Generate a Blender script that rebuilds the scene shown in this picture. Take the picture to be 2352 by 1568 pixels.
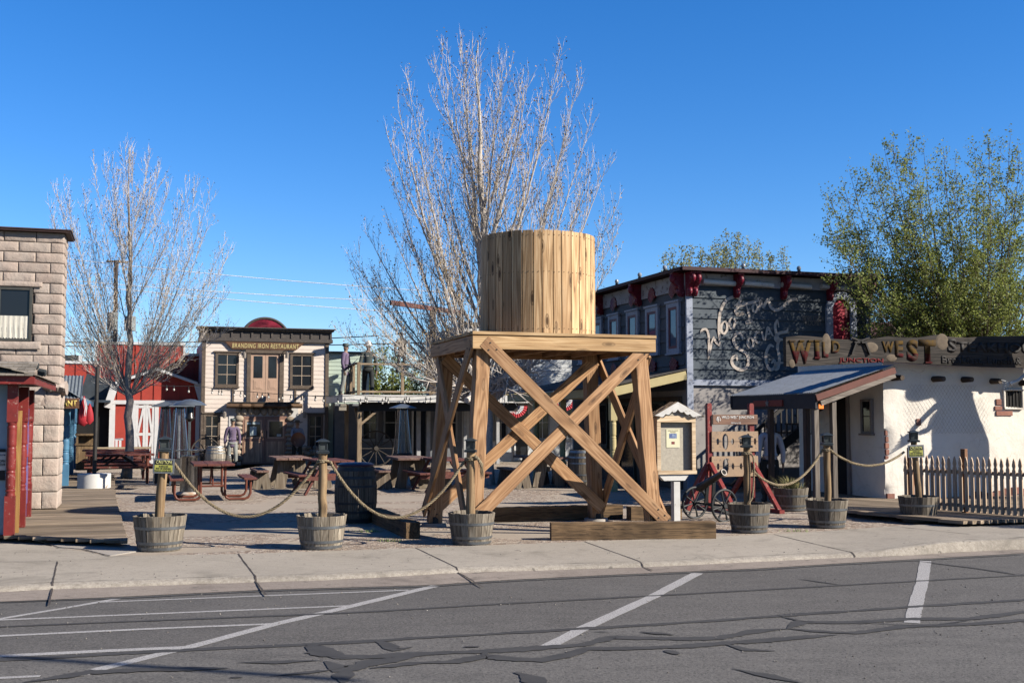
import bpy, bmesh, math, random
from mathutils import Vector, Matrix, noise
R = math.radians
random.seed(7)
sc = bpy.context.scene
COL = sc.collection
for o in list(bpy.data.objects): bpy.data.objects.remove(o)

# ---------------------------------------------------------------- camera, sky, sun, exposure
F = 2600.0; CX = 1176.0; CY = 784.0; HOR = 962.0; CAMH = 1.66
PITCH = math.atan((HOR - CY) / F)
cd = bpy.data.cameras.new('camera'); cam = bpy.data.objects.new('camera', cd); COL.objects.link(cam)
cam.location = (0, 0, CAMH); cam.rotation_euler = (R(90) + PITCH, 0, 0)
cd.sensor_width = 36; cd.lens = 36 * F / 2352; cd.clip_end = 2000; cd.clip_start = .1
sc.camera = cam
SUN_EL = R(29.5); SUN_AZ = math.atan2(.95, -.33)     # azimuth from +Y towards +X
sundir = Vector((math.sin(SUN_AZ) * math.cos(SUN_EL), math.cos(SUN_AZ) * math.cos(SUN_EL), math.sin(SUN_EL)))
w = bpy.data.worlds.new('World'); sc.world = w; w.use_nodes = True
nt = w.node_tree; bg = nt.nodes['Background']
sky = nt.nodes.new('ShaderNodeTexSky'); sky.sky_type = 'NISHITA'; sky.sun_disc = False
sky.sun_elevation = SUN_EL; sky.sun_rotation = SUN_AZ; sky.altitude = 0
sky.air_density = 1.0; sky.dust_density = .0; sky.ozone_density = 4.0
hs = nt.nodes.new('ShaderNodeHueSaturation'); hs.inputs['Saturation'].default_value = 1.3
nt.links.new(sky.outputs[0], hs.inputs['Color']); gn = nt.nodes.new('ShaderNodeMix'); gn.data_type = 'RGBA'; gn.blend_type = 'MULTIPLY'; gn.inputs[0].default_value = 1; gn.inputs[7].default_value = (.88, .97, 1.2, 1)
nt.links.new(hs.outputs[0], gn.inputs[6]); nt.links.new(gn.outputs[2], bg.inputs[0])
bg.inputs[1].default_value = .052
sl = bpy.data.lights.new('sun', 'SUN'); sl.energy = 5.0; sl.angle = R(.5); sl.color = (1, .925, .81)
so = bpy.data.objects.new('sun', sl); COL.objects.link(so); so.location = (20, -10, 20)
so.rotation_euler = sundir.to_track_quat('Z', 'Y').to_euler()
sc.view_settings.view_transform = 'Standard'; sc.view_settings.look = 'None'
sc.view_settings.exposure = 1.5; sc.view_settings.gamma = 1

# ---------------------------------------------------------------- pixel <-> place helpers (photo measured at 2352 px wide)
fw = Vector((0, math.cos(PITCH), math.sin(PITCH))); up = Vector((0, -math.sin(PITCH), math.cos(PITCH)))
CAM = Vector((0, 0, CAMH))
def ray(p): return Vector(((p[0] - CX) / F, 0, 0)) + up * (-(p[1] - CY) / F) + fw
def G(p, z=0.0):
    d = ray(p); t = (z - CAMH) / d.z
    return CAM + d * t
def AT(p, Y):
    d = ray(p); return CAM + d * (Y / d.y)
def zoom(x0, y0, s): return lambda x, y: ((x0 + x / s) / 1.74150, (y0 + y / s) / 1.74150)
zA = zoom(0, 850, 2.613); zB = zoom(0, 1400, 1.96); zC = zoom(600, 1200, 2.24); zD = zoom(1200, 1200, 2.24)
zE = zoom(1000, 1700, 2.352); zF = zoom(1650, 1250, 1.651); zG = zoom(2500, 1500, 2.24); zH = zoom(2300, 1000, 1.809)
zI = zoom(2900, 1350, 1.96); zJ = zoom(3400, 1300, 1.845); zK = zoom(3100, 500, 1.742); zL = zoom(0, 2000, 1.68)
zM = zoom(1300, 2000, 1.68); zN = zoom(2700, 2000, 1.6848); zO = zoom(1300, 50, 1.2546); zQ = zoom(1650, 850, 2.24)
zR = zoom(3050, 1300, 2.2486); zT = zoom(250, 1550, 2.851); zV = zoom(1550, 1550, 2.851); zW = zoom(550, 1750, 3.137)
zX = zoom(0, 550, 1.651); zY = zoom(3500, 1800, 3.136); zZ = zoom(2250, 1500, 2.851)
GRID = R(18.0)
class Fr:
    def __init__(s, o, ang=GRID):
        s.o = Vector(o); s.a = ang
        s.M = Matrix.Translation(s.o) @ Matrix.Rotation(ang, 4, 'Z'); s.I = s.M.inverted()
    def _i(s, p, ax, val):
        c = s.I @ CAM; d = s.I.to_3x3() @ ray(p); t = (val - c[ax]) / d[ax]; return c + d * t
    def front(s, p, ly=0.0): return s._i(p, 1, ly)
    def side(s, p, lx=0.0): return s._i(p, 0, lx)
    def hor(s, p, z=0.0): return s._i(p, 2, z)
    def world(s, l): return s.M @ Vector(l)
    def fx(s, x, y=950, ly=0.0): return s.front((x, y), ly).x
    def fz(s, x, y, ly=0.0): return s.front((x, y), ly).z

# ---------------------------------------------------------------- object helpers
def tag(o, label=None, cat=None, group=None, kind=None):
    if label: o['label'] = label
    if cat: o['category'] = cat
    if group: o['group'] = group
    if kind: o['kind'] = kind
    return o
def empty(name, loc, rz=0, label=None, cat=None, group=None):
    o = bpy.data.objects.new(name, None); COL.objects.link(o); o.location = loc; o.rotation_euler = (0, 0, rz)
    o.empty_display_size = .2
    return tag(o, label, cat, group)
def efr(name, fr, label, cat, group=None): return empty(name, fr.o, fr.a, label, cat, group)
def children(o): return [c for c in bpy.data.objects if c.parent is o]
def copy_tree(o, parent=None):
    c = o.copy(); COL.objects.link(c)
    if parent is not None: c.parent = parent
    for ch in children(o): copy_tree(ch, c)
    return c
class MB:
    def __init__(s): s.v = []; s.f = []; s.M = None
    def av(s, pts):
        n = len(s.v)
        for p in pts: s.v.append((s.M @ Vector(p)) if s.M is not None else Vector(p))
        return n
    def box(s, x0, x1, y0, y1, z0, z1):
        n = s.av([(x0, y0, z0), (x1, y0, z0), (x1, y1, z0), (x0, y1, z0), (x0, y0, z1), (x1, y0, z1), (x1, y1, z1), (x0, y1, z1)])
        s.f += [[n + i for i in q] for q in ((0, 3, 2, 1), (4, 5, 6, 7), (0, 1, 5, 4), (1, 2, 6, 5), (2, 3, 7, 6), (3, 0, 4, 7))]
        return s
    def cb(s, c, sx, sy, sz):
        return s.box(c[0] - sx / 2, c[0] + sx / 2, c[1] - sy / 2, c[1] + sy / 2, c[2] - sz / 2, c[2] + sz / 2)
    def bar(s, p0, p1, w_, h_, upv=(0, 0, 1)):
        p0 = Vector(p0); p1 = Vector(p1); d = (p1 - p0).normalized(); u = Vector(upv)
        if abs(d.dot(u)) > .95: u = Vector((0, 1, 0))
        a = d.cross(u).normalized(); b = a.cross(d).normalized()
        q = []
        for p in (p0, p1):
            for i, j in ((-1, -1), (1, -1), (1, 1), (-1, 1)): q.append(p + a * (i * w_ / 2) + b * (j * h_ / 2))
        n = s.av(q)
        s.f += [[n + i for i in t] for t in ((0, 3, 2, 1), (4, 5, 6, 7), (0, 1, 5, 4), (1, 2, 6, 5), (2, 3, 7, 6), (3, 0, 4, 7))]
        return s
    def tube(s, pts, rad, n=8, cap=True):
        pts = [Vector(p) for p in pts]
        if not isinstance(rad, (list, tuple)): rad = [rad] * len(pts)
        ref = None; base = []
        for i, p in enumerate(pts):
            d = (pts[min(i + 1, len(pts) - 1)] - pts[max(i - 1, 0)])
            if d.length < 1e-9: d = Vector((0, 0, 1))
            d.normalize()
            if ref is None: ref = Vector((0, 0, 1)) if abs(d.z) < .9 else Vector((1, 0, 0))
            a = ref - d * ref.dot(d)
            if a.length < 1e-6: a = d.orthogonal()
            a.normalize(); ref = a; b = d.cross(a)
            base.append(s.av([p + (a * math.cos(2 * math.pi * k / n) + b * math.sin(2 * math.pi * k / n)) * rad[i] for k in range(n)]))
        for i in range(len(pts) - 1):
            for k in range(n):
                k2 = (k + 1) % n; s.f.append([base[i] + k, base[i] + k2, base[i + 1] + k2, base[i + 1] + k])
        if cap:
            s.f.append([base[0] + k for k in reversed(range(n))]); s.f.append([base[-1] + k for k in range(n)])
        return s
    def lathe(s, prof, n=24, c=(0, 0, 0), closed=False, sx=1, sy=1):
        b = []
        for r, z in prof: b.append(s.av([(c[0] + sx * r * math.cos(2 * math.pi * k / n), c[1] + sy * r * math.sin(2 * math.pi * k / n), c[2] + z) for k in range(n)]))
        for i in range(len(prof) - 1):
            for k in range(n):
                k2 = (k + 1) % n; s.f.append([b[i] + k, b[i] + k2, b[i + 1] + k2, b[i + 1] + k])
        if closed: s.f.append([b[0] + k for k in reversed(range(n))]); s.f.append([b[-1] + k for k in range(n)])
        return s
    def prism(s, poly, y0, y1):          # polygon in x,z extruded along y
        n = len(poly); a = s.av([(p[0], y0, p[1]) for p in poly]); b = s.av([(p[0], y1, p[1]) for p in poly])
        s.f.append([a + i for i in range(n)]); s.f.append([b + i for i in reversed(range(n))])
        for i in range(n): j = (i + 1) % n; s.f.append([a + j, a + i, b + i, b + j])
        return s
    def slab(s, poly, z0, z1):           # polygon in x,y extruded along z
        n = len(poly); a = s.av([(p[0], p[1], z0) for p in poly]); b = s.av([(p[0], p[1], z1) for p in poly])
        s.f.append([a + i for i in reversed(range(n))]); s.f.append([b + i for i in range(n)])
        for i in range(n): j = (i + 1) % n; s.f.append([a + i, a + j, b + j, b + i])
        return s
    def quad(s, a, b, c, d): n = s.av([a, b, c, d]); s.f.append([n, n + 1, n + 2, n + 3]); return s
    def sphere(s, c, r, n=12, m=8, sx=1, sy=1, sz=1):
        prof = [(max(1e-4, math.sin(math.pi * i / m)) * r, -math.cos(math.pi * i / m) * r * sz) for i in range(m + 1)]
        return s.lathe(prof, n, c, True, sx, sy)
    def build(s, name, mat, parent=None, smooth=False, bevel=0, fix=True, loc=None):
        me = bpy.data.meshes.new(name); me.from_pydata([tuple(v) for v in s.v], [], s.f); me.update()
        if fix:
            bm = bmesh.new(); bm.from_mesh(me); bmesh.ops.recalc_face_normals(bm, faces=bm.faces); bm.to_mesh(me); bm.free()
        me.materials.append(mat)
        if smooth:
            for p in me.polygons: p.use_smooth = True
            try: me.set_sharp_from_angle(angle=R(40))
            except Exception: pass
        o = bpy.data.objects.new(name, me); COL.objects.link(o)
        if parent is not None: o.parent = parent
        if bevel:
            b = o.modifiers.new('bevel', 'BEVEL'); b.width = bevel; b.segments = 2; b.limit_method = 'ANGLE'
        return o
def struct(mb, name, mat, **k): return tag(mb.build(name, mat, None, **k), kind='structure')
def beam(name, p0, p1, w_, t_, mat, parent, upv=(0, 0, 1), jit=.002, bev=.006, seg=8, parentM=None):
    """timber with its own local X along the grain"""
    p0 = Vector(p0); p1 = Vector(p1); L = (p1 - p0).length; d = (p1 - p0).normalized(); u = Vector(upv)
    a = u.cross(d)
    if a.length < 1e-3: a = Vector((0, 1, 0)).cross(d)
    a.normalize(); b = d.cross(a).normalized()
    M = Matrix((d, a, b)).transposed().to_4x4(); M.translation = p0
    mb = MB(); rings = []
    for i in range(seg + 1):
        x = L * i / seg
        q = []
        for j, k in ((-1, -1), (1, -1), (1, 1), (-1, 1)):
            q.append((x, j * w_ / 2 + random.gauss(0, jit), k * t_ / 2 + random.gauss(0, jit)))
        rings.append(mb.av(q))
    for i in range(seg):
        for k in range(4): k2 = (k + 1) % 4; mb.f.append([rings[i] + k, rings[i] + k2, rings[i + 1] + k2, rings[i + 1] + k])
    mb.f.append([rings[0] + k for k in (3, 2, 1, 0)]); mb.f.append([rings[-1] + k for k in range(4)])
    o = mb.build(name, mat, parent, bevel=bev)
    o.matrix_local = M
    return o

# ---------------------------------------------------------------- materials
def newmat(name):
    m = bpy.data.materials.new(name); m.use_nodes = True; n = m.node_tree.nodes; b = n['Principled BSDF']; b.inputs['Specular IOR Level'].default_value = .22
    return m, m.node_tree, n, b
KA = .44
def rgba(c): return (c[0] * KA, c[1] * KA, c[2] * KA, 1)
def mixrgb(nt_, a, b, fac, mode='MIX'):
    x = nt_.nodes.new('ShaderNodeMix'); x.data_type = 'RGBA'; x.blend_type = mode
    for sock, val in ((6, a), (7, b), (0, fac)):
        if hasattr(val, 'node'): nt_.links.new(val, x.inputs[sock])
        else: x.inputs[sock].default_value = rgba(val) if isinstance(val, (tuple, list)) else val
    return x.outputs[2]
def math_(nt_, op, a, b=None, c=None):
    x = nt_.nodes.new('ShaderNodeMath'); x.operation = op
    for i, v in enumerate((a, b, c)):
        if v is None: continue
        if hasattr(v, 'node'): nt_.links.new(v, x.inputs[i])
        else: x.inputs[i].default_value = v
    return x.outputs[0]
def ramp(nt_, fac, stops):
    x = nt_.nodes.new('ShaderNodeValToRGB'); e = x.color_ramp.elements
    while len(e) < len(stops): e.new(.5)
    for i, (p, c) in enumerate(stops): e[i].position = p; e[i].color = rgba(c) if isinstance(c, (tuple, list)) else (c, c, c, 1)
    nt_.links.new(fac, x.inputs[0]); return x.outputs[0]
def rndvec(nt_, k1=37., k2=91.):
    tc = nt_.nodes.new('ShaderNodeTexCoord'); oi = nt_.nodes.new('ShaderNodeObjectInfo'); ge = nt_.nodes.new('ShaderNodeNewGeometry')
    s_ = math_(nt_, 'ADD', math_(nt_, 'MULTIPLY', oi.outputs['Random'], k1), math_(nt_, 'MULTIPLY', ge.outputs['Random Per Island'], k2))
    va = nt_.nodes.new('ShaderNodeVectorMath'); va.operation = 'ADD'
    nt_.links.new(tc.outputs['Object'], va.inputs[0]); nt_.links.new(s_, va.inputs[1])
    return va.outputs[0], oi.outputs['Random'], ge.outputs['Random Per Island']
def noise_(nt_, vec, scale, detail=6, rough=.6, dist=0, mapscale=None):
    if mapscale:
        mp = nt_.nodes.new('ShaderNodeMapping'); mp.inputs['Scale'].default_value = mapscale; nt_.links.new(vec, mp.inputs[0]); vec = mp.outputs[0]
    n = nt_.nodes.new('ShaderNodeTexNoise'); n.inputs['Scale'].default_value = scale; n.inputs['Detail'].default_value = detail
    n.inputs['Roughness'].default_value = rough; n.inputs['Distortion'].default_value = dist
    nt_.links.new(vec, n.inputs['Vector']); return n.outputs[0]
def bump_(nt_, b, h, strength=.3, dist=.01):
    x = nt_.nodes.new('ShaderNodeBump'); x.inputs['Strength'].default_value = strength; x.inputs['Distance'].default_value = dist
    nt_.links.new(h, x.inputs['Height']); nt_.links.new(x.outputs[0], b.inputs['Normal'])
MC = {}
def paint(name, c=None, c2=None, scale=6, rough=.6, bump=.15, metal=0, worn=0, worncol=(.3, .24, .18), fine=60, isl=.0, bdist=.004):
    if name in MC: return MC[name]
    m, t, n, b = newmat(name); MC[name] = m
    if c2 is None: c2 = tuple(x * .72 for x in c)
    vec, orn, irn = rndvec(t, 17, 53)
    n1 = noise_(t, vec, scale, 6, .65)
    f = ramp(t, n1, [(.35, 0), (.68, 1)])
    col = mixrgb(t, c, c2, f)
    if worn:
        n3 = noise_(t, vec, scale * 2.3, 8, .7)
        wf = ramp(t, n3, [(.62 - worn * .2, 0), (.66 - worn * .2, 1)])
        col = mixrgb(t, col, worncol, wf)
    if isl:
        v = math_(t, 'MULTIPLY_ADD', irn, isl, 1 - isl / 2)
        hsn = n.new('ShaderNodeHueSaturation'); t.links.new(v, hsn.inputs['Value']); t.links.new(col, hsn.inputs['Color']); col = hsn.outputs[0]
    t.links.new(col, b.inputs['Base Color']); b.inputs['Roughness'].default_value = rough; b.inputs['Metallic'].default_value = metal
    if bump:
        n2 = noise_(t, vec, fine, 5, .7); bump_(t, b, n2, bump, bdist)
    return m
def wood(name, light, mid, dark, axis='X', rough=.75, knots=.5, isl=.35, scale=1.0, bump=.35, streak=.5, orand=.25, rings_=.24, gr=42, ct=.0):
    if name in MC: return MC[name]
    m, t, n, b = newmat(name); MC[name] = m
    vec, orn, irn = rndvec(t)
    i = 'XYZ'.index(axis)
    def ms(al, ac): v = [ac * scale] * 3; v[i] = al * scale; return tuple(v)
    low = noise_(t, vec, 1, 2, .5, .15, ms(.22, 5.0))
    rings = math_(t, 'SINE', math_(t, 'MULTIPLY', low, 95))
    rings = math_(t, 'MULTIPLY_ADD', rings, .5, .5)
    grain = noise_(t, vec, 1, 7, .7, .2, ms(1.2, gr))
    blot = noise_(t, vec, 1, 4, .6, .4, ms(.7, 5.0))
    g = math_(t, 'ADD', math_(t, 'MULTIPLY', rings, rings_), math_(t, 'MULTIPLY', grain, .7))
    col = ramp(t, g, [(.25 + ct, light), (.49, mid), (.75 - ct, dark)])
    bl = ramp(t, blot, [(.44, 0), (.66, 1)])
    col = mixrgb(t, col, dark, math_(t, 'MULTIPLY', bl, streak))
    if knots:
        mp = n.new('ShaderNodeMapping'); mp.inputs['Scale'].default_value = ms(2.0, 6.5); t.links.new(vec, mp.inputs[0])
        vo = n.new('ShaderNodeTexVoronoi'); vo.inputs['Scale'].default_value = 1; t.links.new(mp.outputs[0], vo.inputs['Vector'])
        kf = ramp(t, vo.outputs['Distance'], [(.10, 1), (.15, .35), (.2, .7), (.24, 0)])
        col = mixrgb(t, col, tuple(x * .45 for x in dark), math_(t, 'MULTIPLY', kf, knots))
    v = math_(t, 'ADD', math_(t, 'MULTIPLY_ADD', irn, isl, 1 - isl / 2), math_(t, 'MULTIPLY_ADD', orn, orand, -orand / 2))
    hsn = n.new('ShaderNodeHueSaturation'); t.links.new(v, hsn.inputs['Value']); t.links.new(col, hsn.inputs['Color'])
    t.links.new(hsn.outputs[0], b.inputs['Base Color']); b.inputs['Roughness'].default_value = rough
    bump_(t, b, g, bump, .006)
    return m
def foliage(name, c, c2):
    m = paint(name, c, c2, 20, .6, 0, isl=.8); t = m.node_tree; b = t.nodes['Principled BSDF']; out = t.nodes['Material Output']
    tr = t.nodes.new('ShaderNodeBsdfTranslucent'); mx = t.nodes.new('ShaderNodeMixShader'); mx.inputs[0].default_value = .42
    t.links.new(b.inputs['Base Color'].links[0].from_socket, tr.inputs[0]); t.links.new(b.outputs[0], mx.inputs[1]); t.links.new(tr.outputs[0], mx.inputs[2]); t.links.new(mx.outputs[0], out.inputs[0]); return m
def glass(name='dark_glass', c=(.02, .024, .03), rough=.06):
    if name in MC: return MC[name]
    m, t, n, b = newmat(name); MC[name] = m
    b.inputs['Base Color'].default_value = rgba(c); b.inputs['Roughness'].default_value = rough; b.inputs['Specular IOR Level'].default_value = .28
    tc = n.new('ShaderNodeTexCoord'); bump_(t, b, noise_(t, tc.outputs['Object'], 1.5, 2, .5), .05, .02)
    return m
NEW = ('new_pine', (.86, .60, .33), (.66, .42, .20), (.36, .20, .085))
fir = lambda ax, nm='fir': wood(nm + '_' + ax, (.70, .43, .23), (.50, .275, .13), (.22, .105, .048), ax, knots=.8, isl=.2, orand=.34, streak=.38)
staves_m = wood('tank_staves', (.97, .69, .40), (.74, .47, .235), (.28, .15, .065), 'Z', knots=1, isl=.5, streak=.5, orand=0)
gray_wood = wood('weathered_grey_wood', (.30, .26, .205), (.20, .17, .13), (.085, .068, .05), 'Z', knots=.3, isl=.45, rough=.9, streak=.7)
gray_woodx = wood('weathered_grey_boards', (.38, .33, .265), (.27, .225, .175), (.13, .10, .075), 'X', knots=.3, isl=.4, rough=.9, streak=.5)
deck_wood = wood('boardwalk_wood', (.48, .38, .28), (.34, .26, .18), (.15, .105, .07), 'X', knots=.3, isl=.7, rough=.9, streak=.55)
post_wood = wood('round_post_wood', (.46, .33, .19), (.30, .195, .10), (.13, .08, .045), 'Z', knots=.7, isl=.2, rough=.85, orand=.5)
tie_wood = wood('creosote_tie', (.30, .19, .10), (.125, .08, .045), (.03, .021, .014), 'X', knots=.5, isl=.2, rough=.95, bump=1.0, streak=.7, rings_=.1, gr=58, ct=.13)
red_table = paint('worn_red_stain', (.17, .045, .032), (.12, .03, .024), 9, .75, .3, worn=.25, worncol=(.30, .22, .17))
greytable = wood('grey_table_wood', (.42, .36, .27), (.28, .22, .16), (.12, .085, .06), 'Z', knots=.4, isl=.4)
red_metal = paint('red_brown_pipe', (.20, .06, .035), (.14, .045, .03), 5, .45, .05)
zinc = paint('zinc_hoop', (.36, .39, .42), (.24, .25, .26), 12, .42, .1, metal=.75)
steel = paint('brushed_steel', (.62, .62, .62), (.45, .45, .46), 20, .22, .03, metal=1)
black = paint('black_metal', (.02, .022, .024), (.035, .037, .038), 8, .6, .05)
dkgrey = paint('dark_lantern_metal', (.05, .062, .068), (.03, .036, .04), 12, .4, .08)
lens = paint('lantern_lens', (.10, .115, .12), (.05, .06, .06), 6, .12, 0)
concrete = paint('concrete', (.50, .455, .40), (.39, .355, .31), 2.2, .92, .35, fine=160, bdist=.003)
white_p = paint('white_paint', (.80, .79, .76), (.66, .64, .6), 5, .55, .12, worn=.08, worncol=(.42, .38, .33))
# ================================================================ THE SETTING: road, kerb, sidewalk, plaza
ZR = -.07                                            # road level under the sidewalk
def roadmat():
    m, t, n, b = newmat('asphalt')
    tc = n.new('ShaderNodeTexCoord'); v = tc.outputs['Object']
    big = noise_(t, v, .5, 5, .6); mid = noise_(t, v, 1.5, 6, .65, 0, (1, 3, 1)); fine = noise_(t, v, 34, 4, .85); sp = noise_(t, v, 70, 3, .9)
    c = ramp(t, big, [(.3, (.125, .116, .108)), (.7, (.168, .157, .147))])
    sx = n.new('ShaderNodeSeparateXYZ'); t.links.new(v, sx.inputs[0]); A_ = G(zL(0, 1078), ZR); B_ = G(zN(2352, 670), ZR); k = (B_.y - A_.y) / (B_.x - A_.x)
    dl = math_(t, 'SUBTRACT', sx.outputs[1], math_(t, 'MULTIPLY_ADD', sx.outputs[0], k, A_.y - k * A_.x)); old = math_(t, 'LESS_THAN', math_(t, 'MULTIPLY_ADD', mid, .25, dl), .12)
    c = mixrgb(t, c, (.20, .188, .175), math_(t, 'MULTIPLY', old, .6))
    stn = noise_(t, v, .8, 6, .7, .5, (1, 2, 1)); c = mixrgb(t, c, (.07, .065, .062), ramp(t, stn, [(.56, 0), (.7, .55)]))
    c = mixrgb(t, c, (.09, .085, .08), ramp(t, mid, [(.45, 0), (.7, .6)]))
    c = mixrgb(t, c, (.30, .28, .26), ramp(t, sp, [(.51, 0), (.64, .8)]))
    c = mixrgb(t, c, (.05, .048, .046), ramp(t, fine, [(.38, .85), (.5, 0)]))
    t.links.new(c, b.inputs['Base Color']); b.inputs['Roughness'].default_value = .9
    bump_(t, b, math_(t, 'ADD', fine, sp), .55, .006); return m
def gravelmat():
    m, t, n, b = newmat('gravel')
    tc = n.new('ShaderNodeTexCoord'); v = tc.outputs['Object']
    vo = n.new('ShaderNodeTexVoronoi'); vo.inputs['Scale'].default_value = 20; t.links.new(v, vo.inputs['Vector'])
    vo2 = n.new('ShaderNodeTexVoronoi'); vo2.inputs['Scale'].default_value = 60; t.links.new(v, vo2.inputs['Vector'])
    big = noise_(t, v, .35, 5, .6, .5, (1, 1.6, 1)); med = noise_(t, v, 2.2, 6, .7)
    sep = n.new('ShaderNodeSeparateColor'); t.links.new(vo.outputs['Color'], sep.inputs[0])
    c = ramp(t, sep.outputs[0], [(0, (.26, .18, .13)), (.35, (.46, .345, .265)), (.7, (.58, .475, .385)), (1, (.78, .70, .60))])
    c = mixrgb(t, c, (.45, .36, .27), ramp(t, med, [(.45, .1), (.7, .6)])); c = mixrgb(t, c, (.22, .165, .125), ramp(t, noise_(t, v, 11, 5, .8), [(.5, 0), (.62, .55)]))
    slab = mixrgb(t, (.52, .44, .35), (.41, .34, .27), med)
    c = mixrgb(t, c, slab, ramp(t, big, [(.5, 0), (.54, 1)]))
    t.links.new(c, b.inputs['Base Color']); b.inputs['Roughness'].default_value = .95
    h = math_(t, 'ADD', vo.outputs['Distance'], vo2.outputs['Distance'])
    h = math_(t, 'MULTIPLY', h, ramp(t, big, [(.5, 1), (.54, .1)]))
    bump_(t, b, h, .8, .02); return m
def walkmat(nm='sidewalk_concrete', c1=(.52, .46, .375), c2=(.42, .37, .30), chip=False):
    m, t, n, b = newmat(nm)
    tc = n.new('ShaderNodeTexCoord'); v = tc.outputs['Object']
    big = noise_(t, v, .45, 5, .6, .3); med = noise_(t, v, 6, 7, .75, 0, (1, 2.5, 1)); sp = noise_(t, v, 60, 4, .9)
    c = mixrgb(t, c1, c2, ramp(t, big, [(.35, 0), (.7, 1)]))
    c = mixrgb(t, c, tuple(x * .7 for x in c2), ramp(t, med, [(.5, 0), (.7, .8)]))
    c = mixrgb(t, c, (.26, .22, .19), ramp(t, sp, [(.36, .6), (.47, 0)]))
    c = mixrgb(t, c, (.66, .6, .54), ramp(t, sp, [(.53, 0), (.64, .5)]))
    st = noise_(t, v, 1.1, 7, .75, .6); c = mixrgb(t, c, tuple(x * .62 for x in c2), ramp(t, st, [(.53, 0), (.68, .75)]))
    if chip: c = mixrgb(t, c, (.24, .205, .17), ramp(t, noise_(t, v, 20, 5, .8, 0, (1, 1, 1)), [(.45, 0), (.58, .5)]))
    spot = noise_(t, v, 9, 2, .4); c = mixrgb(t, c, (.16, .14, .12), ramp(t, spot, [(.70, 0), (.73, .8)]))
    t.links.new(c, b.inputs['Base Color']); b.inputs['Roughness'].default_value = .92
    bump_(t, b, math_(t, 'ADD', sp, med), .35, .004); return m
asphalt = roadmat(); gravel = gravelmat(); walk = walkmat(); gutterm = walkmat('gutter_concrete', (.38, .315, .26), (.28, .23, .195))
roughkerb = walkmat('kerb_concrete', (.50, .445, .37), (.36, .32, .265), True)
def raised(x):                                       # kerb height grows to the right past the driveway
    t = max(0., min(1., (x - 4.1) / 1.6)); return .0 + .085 * t * t * (3 - 2 * t)
EDGE = [zL(-1500, 745), zL(0, 688), zL(810, 655), zL(1790, 607), zM(740, 575), zM(1060, 550), zM(1800, 512), zN(600, 463), zN(1150, 428), zN(2352, 362), zN(3600, 290)]
KTOP = [zL(-1500, 680), zL(0, 620), zL(340, 600), zL(1740, 552), zM(0, 540), zM(920, 490), zM(2200, 450), zN(1000, 395), zN(1500, 378), zN(2040, 345), zN(3600, 275)]
BACK = [zL(-1500, 300), zL(0, 255), zL(740, 375), zL(1600, 362), zM(600, 322), zM(1740, 278), zN(670, 232), zN(1460, 182), zN(2000, 150), zN(2352, 138), zN(3600, 60)]
def pl(pts, z): return [G(p, z) for p in pts]
def interp(P, x):
    for a, b in zip(P, P[1:]):
        if a.x <= x <= b.x or b is P[-1] or (a is P[0] and x < a.x):
            t = (x - a.x) / (b.x - a.x); return a.y + (b.y - a.y) * t
eP = pl(EDGE, ZR); kP = pl(KTOP, ZR + .015); bP = pl(BACK, 0)
def strip(f0, f1, z0, z1, xs, ny=1):
    mb = MB(); rows = []
    for x in xs:
        y0, y1 = f0(x), f1(x); rows.append(mb.av([(x, y0 + (y1 - y0) * j / ny, z0(x) + (z1(x) - z0(x)) * j / ny) for j in range(ny + 1)]))
    for a, b in zip(rows, rows[1:]):
        for j in range(ny): mb.f.append([a + j, b + j, b + j + 1, a + j + 1])
    return mb
XS = [-9 + i * .25 for i in range(81)]
edge = lambda x: interp(eP, x); kt = lambda x: interp(kP, x); bk = lambda x: interp(bP, x)
mb = MB(); mb.quad((-160, -60, ZR), (160, -60, ZR), (160, 400, ZR - .3), (-160, 400, ZR - .3)); 
struct(mb, 'ground', gravel, fix=False)
m2 = MB(); rows = []
for x in [-40, -20] + XS + [14, 40]: rows.append(m2.av([(x, -25, ZR + .008), (x, edge(x), ZR + .008)]))
for a, b in zip(rows, rows[1:]): m2.f.append([a, b, b + 1, a + 1])
struct(m2, 'road', asphalt, fix=False)
struct(strip(edge, kt, lambda x: ZR + .012, lambda x: ZR + .02, XS + [14, 40]), 'gutter', gutterm, fix=False)
def kedge(x): return kt(x) + .11
kb = MB(); rows = []
for x in XS + [14, 40]:
    y = kt(x); h = raised(x); z0 = ZR + .02; z1 = 0.0 + h
    pr = [(y, z0), (y + .015, z0 + (z1 - z0) * .45), (y + .05, z1 - .012), (y + .09, z1), (y + .16, z1 + .002)]
    rows.append(kb.av([(x, a + noise.noise(Vector((x * 9, a * 30, 0))) * .012, c + noise.noise(Vector((x * 14, 3, c * 20))) * .006) for a, c in pr]))
for a, b in zip(rows, rows[1:]):
    for j in range(4): kb.f.append([a + j, b + j, b + j + 1, a + j + 1])
struct(kb, 'kerb', roughkerb, fix=False, smooth=True)
struct(strip(lambda x: kt(x) + .16, lambda x: bk(x), lambda x: raised(x) + .002, lambda x: .004 + raised(x) * .15, XS + [14, 40], 6), 'sidewalk', walk, fix=False, smooth=True)
pm = MB(); rows = []
for x in XS + [14, 40]: rows.append(pm.av([(x, bk(x), .0), (x, bk(x) + .6, -.004), (x, 60, -.004)]))
for a, b in zip(rows, rows[1:]):
    for j in range(2): pm.f.append([a + j, b + j, b + j + 1, a + j + 1])
struct(pm, 'plaza', gravel, fix=False)
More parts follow.
